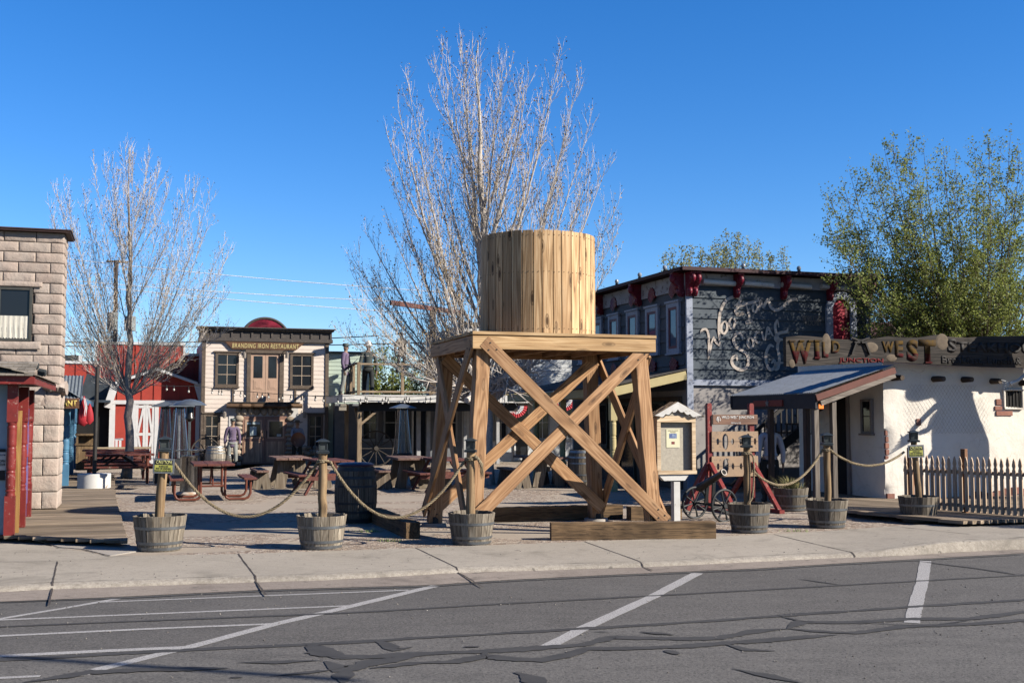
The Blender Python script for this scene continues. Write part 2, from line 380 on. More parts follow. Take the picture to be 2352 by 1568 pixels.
# patch slab at the foot of the boardwalk
def ribbon(mb, pts, wd, z, wob=.0, seg=.12, taper=False):
    if taper: wd *= 1.3; seg = .035
    pts = [Vector((p.x, p.y, 0)) for p in pts]; fine = []
    for a, b in zip(pts, pts[1:]):
        k = max(1, int((b - a).length / seg))
        for i in range(k): fine.append(a.lerp(b, i / k))
    fine.append(pts[-1]); L = []
    for i, p in enumerate(fine):
        d = (fine[min(i + 1, len(fine) - 1)] - fine[max(i - 1, 0)]).normalized(); nn = Vector((-d.y, d.x, 0))
        q1 = Vector((p.x * 3.1, p.y * 3.1, wd * 40)); w1 = wd / 2 * (1 + wob * (1.8 * noise.noise(q1) + 1.1 * noise.noise(q1 * 6) + .5 * random.uniform(-1, 1))); w2 = wd / 2 * (1 + wob * (1.8 * noise.noise(q1 + Vector((9, 9, 9))) + 1.1 * noise.noise(q1 * 7) + .5 * random.uniform(-1, 1)))
        if taper: k = min(1, min(i, len(fine) - 1 - i) / 8 + .12); w1 *= k; w2 *= k
        zz = z(p) if callable(z) else z
        L.append(mb.av([p + nn * w1 + Vector((0, 0, zz)), p - nn * w2 + Vector((0, 0, zz))]))
    for a, b in zip(L, L[1:]): mb.f.append([a, a + 1, b + 1, b])
def roadpaint():
    m, t, n, b = newmat('road_paint'); tc = n.new('ShaderNodeTexCoord'); v = tc.outputs['Object']
    c = mixrgb(t, (.62, .60, .58), (.46, .44, .43), noise_(t, v, 6, 6, .7))
    c = mixrgb(t, c, (.14, .135, .13), ramp(t, noise_(t, v, 70, 4, .8), [(.41, .85), (.5, 0)]))
    t.links.new(c, b.inputs['Base Color']); b.inputs['Roughness'].default_value = .85; return m
rp = roadpaint(); Zp = ZR + .0105
seal = paint('crack_seal', (.06, .058, .058), (.085, .082, .08), 5, .85, .4)
lines = [(.075, [zL(-60, 805), zL(400, 728), zL(800, 658)]), (.055, [zL(640, 684), zM(560, 602)]), (.065, [zL(-40, 804), zM(190, 706)]),
         (.075, [zL(-40, 912), zL(1000, 862), zL(1900, 826)]), (.10, [zL(-40, 1047), zL(700, 1010), zL(1300, 984)]),
         (.115, [zM(745, 573), zM(20, 748), zL(1850, 830), zL(1290, 980), zL(640, 1140)]), (.06, [zL(-40, 1194), zL(270, 1180)]), (.07, [zL(390, 1190), zL(600, 1166)]),
         (.125, [zN(150, 490), zM(2200, 648), zM(1735, 860), zM(1490, 985)]), (.13, [zN(1688, 408), zN(1668, 545), zN(1622, 700), zN(1600, 826)])]
for li, (wd, pts) in enumerate(lines):
    mb = MB(); ribbon(mb, [G(p, Zp) for p in pts], wd, Zp + li * .0002, .07); struct(mb, 'road_marking', rp, fix=False)
cracks = [(.05, [zL(-100, 853), zL(900, 812), zL(2340, 756), zM(1200, 695), zM(2352, 633), zN(1130, 572), zN(2200, 512), zN(2700, 480)]),
 (.075, [zL(-100, 1080), zL(1170, 1008), zL(2340, 955), zM(700, 920), zM(1700, 865), zM(2352, 825), zN(900, 765), zN(1700, 710), zN(2600, 655)]),
 (.035, [zL(-100, 690), zL(810, 658), zL(1790, 610), zM(740, 579), zM(1060, 554), zM(1800, 516), zN(600, 467), zN(1150, 432), zN(2352, 366)]),
 (.04, [zN(825, 528), zN(1130, 572)]), (.045, [zN(1590, 405), zN(2000, 455), zN(2320, 503)]),
 (.10, [zM(-150, 960), zM(0, 1000), zM(110, 1050), zM(300, 1050), zM(640, 1032), zM(930, 1020), zM(1400, 995), zM(1760, 968), zM(1920, 920), zM(2352, 930), zN(250, 930), zN(550, 880), zN(760, 865)]),
 (.09, [zN(760, 865), zN(850, 820), zN(1230, 822), zN(1550, 800), zN(2000, 797), zN(2500, 735)]),
 (.11, [zM(330, 940), zM(430, 975), zM(470, 1005), zM(590, 985)]), (.13, [zM(0, 1080), zM(100, 1135), zM(180, 1130), zM(340, 1085), zM(640, 1040)]),
 (.14, [zM(160, 1130), zM(120, 1228)]), (.09, [zM(300, 1128), zM(560, 1098), zM(780, 1080)]), (.09, [zM(640, 1095), zM(880, 1082), zM(1080, 1045), zM(1230, 1064), zM(1450, 1075), zM(1600, 1048), zM(1760, 995), zM(2000, 998), zM(2352, 985), zN(350, 965), zN(800, 930), zN(1100, 905)]),
 (.09, [zN(760, 865), zN(1060, 890), zN(1230, 895), zN(1550, 850), zN(2000, 835), zN(2500, 800)]), (.16, [zM(1275, 1155), zM(1350, 1180), zM(1500, 1260)]),
 (.08, [zN(385, 1132), zN(600, 1180), zN(860, 1232)]), (.1, [zN(330, 965), zN(480, 1008), zN(680, 1016)]), (.17, [zL(2060, 980), zL(2200, 1030), zL(2352, 1055)]),
 (.06, [zL(1600, 1090), zL(1900, 1088), zL(2180, 1075)]), (.06, [zL(1830, 1180), zL(2100, 1155), zL(2290, 1130)]), (.12, [zL(1545, 1190), zL(1630, 1190)]),
 (.09, [zL(150, 1225), zL(600, 1155), zL(1100, 1137), zL(1540, 1128)]), (.14, [zM(935, 985), zM(1040, 985)]), (.08, [zM(1090, 1010), zM(1060, 1050)]), (.12, [zM(940, 1085), zM(1000, 1078)]),
 (.18, [zN(-60, 1010), zN(20, 1040)]), (.05, [zN(690, 775), zN(820, 808), zN(930, 822)]), (.05, [zM(1800, 882), zM(1920, 888)]), (.1, [zM(2120, 885), zM(2352, 905)]),
 (.02, [zN(1220, 822), zN(1700, 850), zN(2050, 800)])]
for i, (wd, pts) in enumerate(cracks):
    mb = MB(); ribbon(mb, [G(p, Zp) for p in pts], wd, Zp + .0022 + i * .0001, .3, .05, True); struct(mb, 'crack_seal', seal, fix=False)
joint = paint('joint_dark', (.06, .05, .045), (.11, .09, .08), 20, .95, .2)
joints = [[zL(385, 412), zL(360, 520), zL(330, 668)], [zL(1600, 362), zL(1690, 480), zL(1790, 605)], [zM(610, 322), zM(920, 470), zM(1060, 550)],
          [zM(1745, 280), zM(2200, 442)], [zN(665, 232), zN(1215, 358)], [zN(1460, 182), zN(1990, 263)], [zY(1225, 905), zY(1869, 990), zY(2600, 1080)]]
def jz(p):
    d = p.y - kt(p.x); h = raised(p.x); z0 = ZR + .02; P = [(-9, z0 - .004), (0, z0), (.015, z0 + (h - z0) * .45), (.05, h - .012), (.09, h), (.16, h + .002)]
    for (a, za), (b, zb) in zip(P, P[1:]):
        if a <= d < b: return za + (zb - za) * (d - a) / (b - a) + .006
    t = (p.y - kt(p.x) - .16) / max(.1, bk(p.x) - kt(p.x) - .16); return h + .002 + (.004 + h * .15 - h - .002) * min(1, t) + .003
for j in joints:
    mb = MB(); ribbon(mb, [G(p, .0) for p in j], .018, jz, .4, .02); struct(mb, 'sidewalk_joint', joint, fix=False)
mb = MB(); ribbon(mb, [G(zL(-40, 418), .004), G(zL(380, 410), .004), G(zL(740, 395), .004)], .012, .0125, .5); ribbon(mb, [G(zL(300, 285), .01), G(zL(400, 320), .01), G(zL(560, 328), .01), G(zL(740, 375), .01)], .016, .013, .7, .05); struct(mb, 'pavement_crack', joint, fix=False)
GF = Fr((0, 0, 0))
# grit on the road and the pavement
pebm = paint('grit', (.40, .36, .31), (.10, .09, .085), 40, .9, 0, isl=.9)
mb = MB(); rg = random.Random(77)
for k in range(420):
    g = G((rg.uniform(-20, 2370), 1568 - 300 * rg.random() ** .7), ZR); zz = None
    if g.y < edge(g.x) - .02: zz = ZR + .009
    elif kt(g.x) + .2 < g.y < bk(g.x): zz = raised(g.x) * (1 - .8 * (g.y - kt(g.x)) / (bk(g.x) - kt(g.x))) + .004
    if zz is None: continue
    r_ = rg.uniform(.003, .009) * (1.0 if g.y > 9 else .8); mb.sphere((g.x, g.y, zz + r_ * .4), r_, 5, 4, 1, 1.3, .7)
tag(mb.build('grit', pebm, None, fix=False), 'loose grit scattered over road and pavement', 'grit', None, 'stuff')
# boardwalk on the left
def boards(name, poly, z, th, mat, ang, wd=.14, gap=.008, jit=.01):
    """planks clipped to a convex polygon"""
    ca, sa = math.cos(ang), math.sin(ang); loc = [(p[0] * ca + p[1] * sa, -p[0] * sa + p[1] * ca) for p in poly]
    y0 = min(p[1] for p in loc); y1 = max(p[1] for p in loc); mb = MB(); y = y0
    def xr(yy):
        xs = []
        for a, b in zip(loc, loc[1:] + loc[:1]):
            if (a[1] - yy) * (b[1] - yy) < 0: xs.append(a[0] + (b[0] - a[0]) * (yy - a[1]) / (b[1] - a[1]))
        return (min(xs), max(xs)) if len(xs) > 1 else None
    while y < y1:
        a = xr(y + wd / 2)
        if a and a[1] - a[0] > .05:
            dz = random.uniform(-.003, .003); e0 = random.uniform(-jit, jit); e1 = random.uniform(-jit, jit)
            mb.box(a[0] + e0, a[1] + e1, y + gap / 2, y + wd - gap / 2, -th + dz, dz)
        y += wd
    o = mb.build(name, mat, None); o.rotation_euler = (0, 0, ang); o.location = (0, 0, z); tag(o, kind='structure'); return o
DZ = .1
pb = [G(zB(-260, 1380), DZ), G(zB(-10, 1450), DZ), G(zB(1002, 1492), DZ), G(zB(905, 1150), DZ), G((262, 1090), DZ), G((100, 1080), DZ)]
boards('boardwalk', [(p.x, p.y) for p in pb], DZ, .04, deck_wood, GRID)
mb = MB(); mb.slab([(p.x, p.y) for p in [G(zL(200, 262)), G(zL(610, 268)), G(zL(860, 292)), G(zL(920, 345)), G(zL(740, 375)), G(zL(560, 330)), G(zL(400, 318)), G(zL(290, 283))]], -.02, .009)
struct(mb, 'pavement', walkmat('patch_concrete', (.52, .47, .41), (.43, .385, .34)))
RZ = .13
dk = [G(zI(830, 1310), RZ), G(zI(990, 1352), RZ), G(zY(0, 780), RZ), G(zY(1090, 885), RZ), G(zY(1830, 862), RZ), G((2560, 1180), RZ), Vector((13, 24, 0)), Vector((7.6, 24, 0)), Vector((6.3, 24.5, 0)), Vector((5.2, 23, 0))]
boards('boardwalk', [(p.x, p.y) for p in dk], RZ, .05, deck_wood, R(-52), .14)

# ================================================================ WATER TOWER
HD = 2.88
o0 = AT((1085, 960), 15.68); o0.z = 0
TF = Fr(o0); LW = 2.80; LD = 2.44; LG = 2.24
tw = efr('water_tower', TF, 'large new timber water tower on splayed legs with crossed braces, round plank tank on top', 'water tower')
FX, FY, FZ = fir('X'), fir('X', 'fir_side'), fir('Z')
mb = MB(); y = 0
nb = 16
for i in range(nb):                                   # deck planks run along the front edge, stacked backwards
    y0 = LD * i / nb; mb.box(random.uniform(-.008, .008), LW + random.uniform(-.008, .008), y0 + .003, LD * (i + 1) / nb - .003, HD - .045, HD + random.uniform(-.003, .003))
mb.build('deck', wood('deck_planks', *NEW[1:], 'X', isl=.4), tw, bevel=.004)
bh = .185; zt = HD - .062
beam('rim_beam', (.0, .02, zt - bh / 2), (LW - .01, .02, zt - bh / 2), .045, bh, wood('rim_timber', *NEW[1:], 'X', knots=.8), tw)
beam('rim_beam', (.02, LD - .02, zt - bh / 2), (LW - .02, LD - .02, zt - bh / 2), .045, bh, FX, tw)
beam('rim_beam', (.02, .045, zt - bh / 2), (.02, LD - .045, zt - bh / 2), .045, bh, FX, tw)
beam('rim_beam', (LW - .035, .045, zt - bh / 2), (LW - .035, LD - .045, zt - bh / 2), .045, bh, FX, tw)
for i in range(5):
    x = LW * (i + .8) / 5.6; beam('joist', (x, .045, zt - .08), (x, LD - .045, zt - .08), .045, .14, FX, tw)
SP = .15; ins = .17; lt = .18; lwd = .2
def leg_pt(ix, iy, z):
    t = 1 - z / (HD - .06); sx = -1 if ix == 0 else 1; sy = -1 if iy == 0 else 1
    return Vector(((ins + .02 if ix == 0 else LW - ins - .06) + sx * SP * t * 1.15, (ins if iy == 0 else LG - ins) + sy * SP * t, z))
for ix in (0, 1):
    for iy in (0, 1):
        p = leg_pt(ix, iy, .05); q = leg_pt(ix, iy, HD - .063)
        beam('leg', p, q, lwd, lt + .02, FX, tw, upv=(0, 1, 0), jit=.004, bev=.01, seg=14)
        mb = MB(); mb.lathe([(.0, .0), (.2, .0), (.19, .05), (0, .05)], 28, (p.x, p.y, -.002)); mb.build('footing', concrete, tw, smooth=True)
        mb = MB(); s_ = -1; mb.box(p.x - .05, p.x + .04, p.y - .105, p.y - .098, .05, .36)
        for dx, dz_ in ((-.02, .12), (.02, .19), (-.02, .27)): mb.sphere((p.x + dx - .005, p.y - .108, dz_), .014, 8, 5)
        mb.build('bracket', black, tw)
def brace(a, b, off, w_=.185, t_=.04):
    a = Vector(a) + Vector(off); b = Vector(b) + Vector(off); d = (b - a).normalized(); a -= d * .09; b += d * .1
    u = Vector(off).normalized() if Vector(off).length else Vector((0, 1, 0))
    return beam('brace', a, b, w_, t_, FX, tw, upv=u, jit=.0015, bev=.004, seg=10), a, b, u
zh, zl = HD - .33, .28
def bolts(a, b, u, off=.024):
    mb = MB(); d = (b - a).normalized(); s_ = u.cross(d).normalized()
    for e, sg in ((a, 1), (b, -1)):
        for k, l_ in ((.045, .08), (-.045, .13), (.04, .21)):
            c = e + d * (sg * l_) + s_ * k + u * off; mb.tube([c - u * .008, c + u * .004], .011, 8)
    mb.build('bolts', black, tw)
o_ = .115
r1 = brace(leg_pt(0, 0, zh + .13) + Vector((.05, 0, 0)), leg_pt(1, 0, zl - .02) + Vector((.07, 0, 0)), (0, -o_ - .042, 0)); bolts(r1[1], r1[2], r1[3])
r2 = brace(leg_pt(1, 0, zh + .08), leg_pt(0, 0, zl + .05), (0, -o_, 0)); bolts(r2[1], r2[2], r2[3])
brace(leg_pt(0, 1, zh), leg_pt(1, 1, zl), (0, -o_ - .005, 0)); brace(leg_pt(1, 1, zh), leg_pt(0, 1, zl), (0, -o_ + .036, 0))
ox = .13
r3 = brace(leg_pt(0, 0, zh + .1), leg_pt(0, 1, zl), (-ox - .04, 0, 0)); bolts(r3[1], r3[2], r3[3]); brace(leg_pt(0, 1, zh), leg_pt(0, 0, zl), (-ox, 0, 0))
brace(leg_pt(1, 0, zh), leg_pt(1, 1, zl), (ox, 0, 0)); brace(leg_pt(1, 1, zh), leg_pt(1, 0, zl), (ox + .04, 0, 0))
# tank of staves
TX, TY = LW / 2 - .03, LG / 2 + .05; TR = .875; TH = 1.53; NS = 36
mb = MB(); ang = 0; ws = [random.uniform(.8, 1.2) for _ in range(NS)]; tot = sum(ws)
for wv in ws:
    a0 = ang; a1 = ang + wv / tot * 2 * math.pi; ang = a1; g = .007; zt0 = TH + random.uniform(-.004, .004)
    rr = TR + random.uniform(-.003, .004)
    c0, s0, c1, s1 = math.cos(a0 + g), math.sin(a0 + g), math.cos(a1 - g), math.sin(a1 - g); ri = rr - .025
    n_ = mb.av([(TX + rr * c0, TY + rr * s0, HD + .004), (TX + rr * c1, TY + rr * s1, HD + .004), (TX + ri * c1, TY + ri * s1, HD + .004), (TX + ri * c0, TY + ri * s0, HD + .004),
               (TX + rr * c0, TY + rr * s0, HD + zt0), (TX + rr * c1, TY + rr * s1, HD + zt0), (TX + ri * c1, TY + ri * s1, HD + zt0), (TX + ri * c0, TY + ri * s0, HD + zt0)])
    mb.f += [[n_ + i for i in q] for q in ((0, 3, 2, 1), (4, 5, 6, 7), (0, 1, 5, 4), (1, 2, 6, 5), (2, 3, 7, 6), (3, 0, 4, 7))]
tank = mb.build('tank', staves_m, tw, bevel=.003)
MB().lathe([(TR - .03, .02), (TR - .03, TH - .03), (TR - .034, TH - .03), (0, TH - .06)], 48, (TX, TY, HD)).build('tank_lining', black, tw, smooth=True)
mb = MB(); random.seed(5)
for k in range(72):
    a = k / 72 * 2 * math.pi + .03
    for z in (.09, TH * .6, TH - .07): mb.sphere((TX + (TR + .001) * math.cos(a), TY + (TR + .001) * math.sin(a), HD + z + random.uniform(-.008, .008)), .006, 6, 4)
mb.build('nails', black, tank)

# railway ties lying round the tower
def tie(p0, p1, h, wd, label, z=0):
    a = G(p0); b = G(p1); a.z = b.z = 0
    e = empty('railway_tie', a, math.atan2(b.y - a.y, b.x - a.x)); L = (b - a).length
    mb = MB(); n_ = 60; rows = []
    for i in range(n_ + 1):
        x = L * i / n_; q = []
        for j, k in ((0, 0), (1, 0), (1, .5), (1, 1), (.5, 1), (0, 1), (0, .5)):
            q.append((x, j * wd + .012 * noise.noise(Vector((x * 6, j * 3, k * 3))), k * h + .012 * noise.noise(Vector((x * 6, 7 + j * 3, k * 3)))))
        rows.append(mb.av(q))
    for a_, b_ in zip(rows, rows[1:]):
        for k in range(7): mb.f.append([a_ + k, a_ + (k + 1) % 7, b_ + (k + 1) % 7, b_ + k])
    mb.f.append([rows[0] + k for k in reversed(range(7))]); mb.f.append([rows[-1] + k for k in range(7)])
    o = mb.build('railway_tie', tie_wood, None, smooth=True); o.matrix_world = e.matrix_basis.copy(); o.location = e.location; o.rotation_euler = e.rotation_euler
    bpy.data.objects.remove(e); tag(o, label, 'railway tie', 'railway ties round the tower'); return o
tie(zF(918, 1503), (1645, 1237), .235, .2, 'long brown railway tie at the kerb in front of the tower, beside the fourth barrel')
tie(zE(1600, 1062), zE(1240, 905), .22, .2, 'dark railway tie pointing away from the street, left of the tower legs')
tie(zF(505, 1384), zF(1390, 1360), .23, .2, 'railway tie lying behind the tower between its back legs')
tie(zF(1445, 1372), zF(1780, 1362), .22, .2, 'short dark railway tie behind the right front leg of the tower')

# ================================================================ ROPE BARRIER: barrels, posts, lanterns, ropes
random.seed(11)
hb0 = None
BT = [((366, 1262), 1.0, 'half barrel planter under the leftmost caution sign, beside the boardwalk'), ((738, 1258), .97, 'half barrel planter second from the left, in front of the full dark barrel'),
      ((1083, 1248), .95, 'half barrel planter in front of the left legs of the water tower'), ((1721, 1221), .95, 'half barrel planter at the right end of the long railway tie, before the cannon'),
      ((1900, 1210), .97, 'half barrel planter whose post stands before the porch of the white adobe building'), ((2110, 1198), .95, 'half barrel planter in front of the picket fence')]
barrel_stave = wood('barrel_staves', (.36, .315, .25), (.25, .21, .16), (.11, .088, .065), 'Z', knots=.2, isl=.5, rough=.9, streak=.7, bump=.6, orand=.6)
def half_barrel(loc, label, s=1.0, rz=0, group='half barrel planters along the street', r=.335, h=.44):
    e = empty('half_barrel', loc, rz, label, 'planter', group); e.scale = (s, s, s)
    N = 22; mb = MB(); a = 0; ws = [random.uniform(.7, 1.25) for _ in range(N)]; tt = sum(ws)
    for wv in ws:
        a0 = a; a1 = a + wv / tt * 2 * math.pi; a = a1; g = .008; hh = h + random.uniform(-.008, .006); rows = []
        for k in range(5):
            z = hh * k / 4; ro = r * (.79 + .21 * (z / h) ** .85); ri = ro - .028
            rows.append(mb.av([(ro * math.cos(a0 + g), ro * math.sin(a0 + g), z), (ro * math.cos(a1 - g), ro * math.sin(a1 - g), z), (ri * math.cos(a1 - g), ri * math.sin(a1 - g), z), (ri * math.cos(a0 + g), ri * math.sin(a0 + g), z)]))
        for i in range(4):
            for k in range(4): mb.f.append([rows[i] + k, rows[i] + (k + 1) % 4, rows[i + 1] + (k + 1) % 4, rows[i + 1] + k])
        mb.f.append([rows[0] + k for k in (3, 2, 1, 0)]); mb.f.append([rows[4] + k for k in range(4)])
    mb.build('staves', barrel_stave, e, bevel=.003)
    for z0, z1 in ((.015, .05), (.085, .12), (.275, .31)):
        q = lambda z: r * (.79 + .21 * (z / h) ** .85) + .003
        mb = MB(); mb.lathe([(q(z0) - .004, z0), (q(z0), z0), (q(z1), z1), (q(z1) - .004, z1)], 44)
        for k in range(3): a_ = -1.2 + k * .07; rr = q((z0 + z1) / 2) + .002; mb.sphere((rr * math.cos(a_), rr * math.sin(a_), (z0 + z1) / 2), .007, 6, 4)
        mb.build('hoop', zinc, e, smooth=True)
    MB().lathe([(r * .93, .32), (.05, .335), (0, .34)], 24).build('soil', paint('soil', (.10, .075, .05), (.06, .045, .03), 20, .95, .6), e)
    return e
bl = []
for p, s, lab in BT:
    g = G(p); g.y += .0; bl.append(g); half_barrel((g.x, g.y, 0), lab, s, random.uniform(0, 6))
PT = [  # bottom pixel, top pixel (under lantern), post radius m, label
 (zL(1070, 120), (377.5, 1036), .058, 'leaning round post with a black lantern and a caution sign, leftmost of the row'), ((740, 1192), (742, 1041), .058, 'straight round post with dark lantern between the two left ropes'),
 ((1081, 1180), (1081, 1038), .058, 'round post with dark lantern and a frayed rope end, before the tower leg'), (zG(1098, 1165), zG(1088, 648), .052, 'round post with lantern and a rope loop hanging down, before the pillory'),
 (zI(807, 1280), zI(797, 842), .052, 'round post with grey lantern before the adobe doorway'), (zJ(508, 1268), zJ(470, 862), .05, 'leaning round post with lantern behind a caution sign, by the picket fence')]
ptop = []
for (pb_, pt_, pr, lab), g in zip(PT, bl):
    b0 = AT(pb_, g.y); t0 = AT(pt_, g.y); b0 = Vector((b0.x, g.y, .3)) + (b0 - b0); d = (t0 - AT(pb_, g.y)).normalized(); base = AT(pb_, g.y); base = base - d * ((base.z - .3) / d.z)
    e = empty('lantern_post', base, 0, lab, 'post', 'lantern posts standing in the half barrels')
    rel = t0 - base; pts = [rel * (i / 8) + Vector((random.gauss(0, .003), random.gauss(0, .003), 0)) for i in range(9)]
    MB().tube(pts, [pr * random.uniform(.95, 1.04) for _ in range(9)], 16).build('post', post_wood, e, smooth=True)
    L = MB(); L.M = Matrix.Translation(rel) @ Matrix.Rotation(random.uniform(-.1, .35), 4, 'Z')
    def sq(mb, w0, w1, z0, z1):
        n_ = mb.av([(-w0, -w0, z0), (w0, -w0, z0), (w0, w0, z0), (-w0, w0, z0), (-w1, -w1, z1), (w1, -w1, z1), (w1, w1, z1), (-w1, w1, z1)])
        mb.f += [[n_ + i for i in q] for q in ((0, 3, 2, 1), (4, 5, 6, 7), (0, 1, 5, 4), (1, 2, 6, 5), (2, 3, 7, 6), (3, 0, 4, 7))]
    sq(L, .078, .078, 0, .02); sq(L, .085, .07, .02, .035); sq(L, .055, .055, .035, .05)
    for i in (-1, 1):
        for j in (-1, 1): L.box(i * .05 - .008, i * .05 + .008, j * .05 - .008, j * .05 + .008, .05, .14)
    sq(L, .06, .06, .14, .152); sq(L, .092, .06, .152, .172); sq(L, .06, .02, .172, .19)
    lan = L.build('lantern', dkgrey, e)
    L2 = MB(); L2.M = L.M; L2.box(-.046, .046, -.046, .046, .05, .14); L2.build('lantern_lens', lens, lan)
    ptop.append((base, t0))
ropem = wood('rope_fibre', (.50, .41, .27), (.36, .28, .17), (.15, .11, .07), 'X', knots=0, isl=.2, rough=.95)
def rope(pts, rad=.017, name='rope', label=None, pitch=.10, mb=None):
    # three twisted strands
    own = mb is None
    if own: mb = MB()
    L = [0]
    for a, b in zip(pts, pts[1:]): L.append(L[-1] + (b - a).length)
    for k in range(3):
        q = []
        n_ = int(L[-1] / .011)
        for i in range(n_ + 1):
            s_ = L[-1] * i / n_; j = 0
            while j < len(L) - 2 and L[j + 1] < s_: j += 1
            t = (s_ - L[j]) / max(1e-6, L[j + 1] - L[j]); p = pts[j].lerp(pts[j + 1], t); d = (pts[j + 1] - pts[j]).normalized()
            u = d.cross(Vector((0, 1, 0.01))).normalized(); v_ = d.cross(u); ph = 2 * math.pi * (s_ / pitch + k / 3)
            q.append(p + (u * math.cos(ph) + v_ * math.sin(ph)) * rad * .62)
        mb.tube(q, rad * .62, 5)
    if own: return tag(mb.build(name, ropem, None, smooth=True), label, 'rope', 'ropes slung between the posts')
    return mb
def sag(i, j, pa, pl_, pb_, label, extra=0):
    A = AT(pa, bl[i].y); B = AT(pb_, bl[j].y)
    xl = (pl_[0] - pa[0]) / (pb_[0] - pa[0]); mid = AT(pl_, bl[i].y + (bl[j].y - bl[i].y) * xl)
    # parabola with lowest point at mid in the (s,z) plane
    pts = []; n_ = 40; dA = A.z - mid.z; dB = B.z - mid.z
    for k in range(n_ + 1):
        t = k / n_; p = A.lerp(B, t)
        h = dA * ((xl - t) / xl) ** 2 if t < xl else dB * ((t - xl) / (1 - xl)) ** 2
        pts.append(Vector((p.x, p.y, mid.z + h)))
    return rope(pts, label=label)
sag(0, 1, zW(462, 318), zW(1370, 990), zE(642, 345), 'slack twisted rope between the two leftmost posts')
sag(1, 2, zE(752, 340), zE(1360, 870), zE(2015, 338), 'slack twisted rope from the second post to the post before the tower')
sag(3, 4, zI(215, 1040), zI(440, 1155), zI(762, 885), 'taut twisted rope between the pillory and the adobe porch posts')
sag(4, 5, zI(828, 885), zI(1130, 1003), zJ(400, 935), 'twisted rope hanging before the adobe corner, rightmost span')
y3 = bl[2].y; mb = MB(); P = [AT(zE(2115, 290), y3 - .06), AT(zE(2140, 310), y3 - .07), AT(zE(2165, 345), y3 - .07), AT(zE(2180, 385), y3 - .06)]; rope(P, .02, mb=mb)
for k in range(22):
    a = P[-1] + Vector((random.uniform(-.02, .02), random.uniform(-.02, .02), random.uniform(-.01, .05))); b = AT(zE(2185 + random.uniform(-22, 18), 480 + random.uniform(-50, 30)), y3 - .06)
    mb.tube([a, a.lerp(b, .5) + Vector((random.uniform(-.015, .015), 0, 0)), b], [.004, .003, .0015], 4)
tag(mb.build('rope', ropem, None, smooth=True), 'short frayed rope end tied to the post in front of the tower leg', 'rope', 'ropes slung between the posts')
y4 = bl[3].y; P = [AT(zG(1125, 700), y4 - .05), AT(zG(1150, 730), y4 - .06), AT(zG(1157, 850), y4 - .06), AT(zG(1150, 1000), y4 - .06), AT(zG(1140, 1100), y4 - .07), AT(zG(1110, 1150), y4 - .1)]
rope(P, .012, label='rope tail hanging down the post before the pillory')
# rope knots round the posts
for i, (px, py) in ((0, (361, 1056)), (1, zE(700, 338)), (2, zE(2068, 320)), (3, zG(1085, 700)), (4, zI(800, 882)), (5, zJ(490, 935))):
    c = AT((px, py), bl[i].y); ax = PT[i][2] + .016; bx, tx = ptop[i]; t = (c.z - bx.z) / (tx.z - bx.z); c = bx.lerp(tx, t)
    pts = [c + Vector((ax * math.cos(a), ax * math.sin(a), .012 * math.sin(a * .5))) for a in [k * math.pi / 8 for k in range(30)]]
    mb = MB(); rope(pts, .012, mb=mb); tag(mb.build('rope', ropem, None, smooth=True), ['rope turns tied round the leaning leftmost post', 'rope turns tied round the second post from the left', 'rope turns tied round the post before the tower leg', 'rope turns tied round the post before the pillory', 'rope turns tied round the post before the adobe door', 'rope turns tied round the post behind the right caution sign'][i], 'rope', 'ropes tied round the lantern posts')

# ---------------------------------------------------------------- text helper
def text(body, name, mat, parent, M, w_=None, h_=None, depth=.004, shear=0, bold=0.0, spacing=1.0, align='LEFT'):
    cu = bpy.data.curves.new(name, 'FONT'); cu.body = body; cu.size = 1; cu.extrude = 0; cu.shear = shear; cu.offset = bold; cu.space_character = spacing
    cu.resolution_u = 3
    o = bpy.data.objects.new(name, cu); COL.objects.link(o); dg = bpy.context.evaluated_depsgraph_get(); dg.update()
    me = bpy.data.meshes.new_from_object(o.evaluated_get(dg)); bpy.data.objects.remove(o)
    xs = [v.co.x for v in me.vertices]; ys = [v.co.y for v in me.vertices]
    x0, x1, y0, y1 = min(xs), max(xs), min(ys), max(ys)
    sx = (w_ / (x1 - x0)) if w_ else 1; sy = (h_ / (y1 - y0)) if h_ else sx
    if not w_: sx = sy
    for v in me.vertices: v.co = Vector(((v.co.x - x0) * sx, 0, (v.co.y - y0) * sy))
    bm = bmesh.new(); bm.from_mesh(me)
    if depth:
        r_ = bmesh.ops.extrude_face_region(bm, geom=bm.faces[:]); vs = [g for g in r_['geom'] if isinstance(g, bmesh.types.BMVert)]
        for v in vs: v.co.y -= depth
    bmesh.ops.recalc_face_normals(bm, faces=bm.faces); bm.to_mesh(me); bm.free()
    me.transform(M if isinstance(M, Matrix) else Matrix.Translation(M)); me.materials.clear(); me.materials.append(mat)
    ob = bpy.data.objects.new(name, me); COL.objects.link(ob); ob.parent = parent; return ob
sign_y = paint('sign_yellow', (.72, .70, .16), (.6, .58, .12), 10, .6, .05); sign_k = paint('sign_black', (.03, .03, .03), (.05, .05, .045), 10, .6, .05)
sign_yt = paint('sign_pale_yellow', (.78, .76, .3), (.7, .68, .25), 10, .6, 0); alum = paint('aluminium_edge', (.45, .46, .46), (.35, .35, .35), 20, .45, .05, metal=.6)
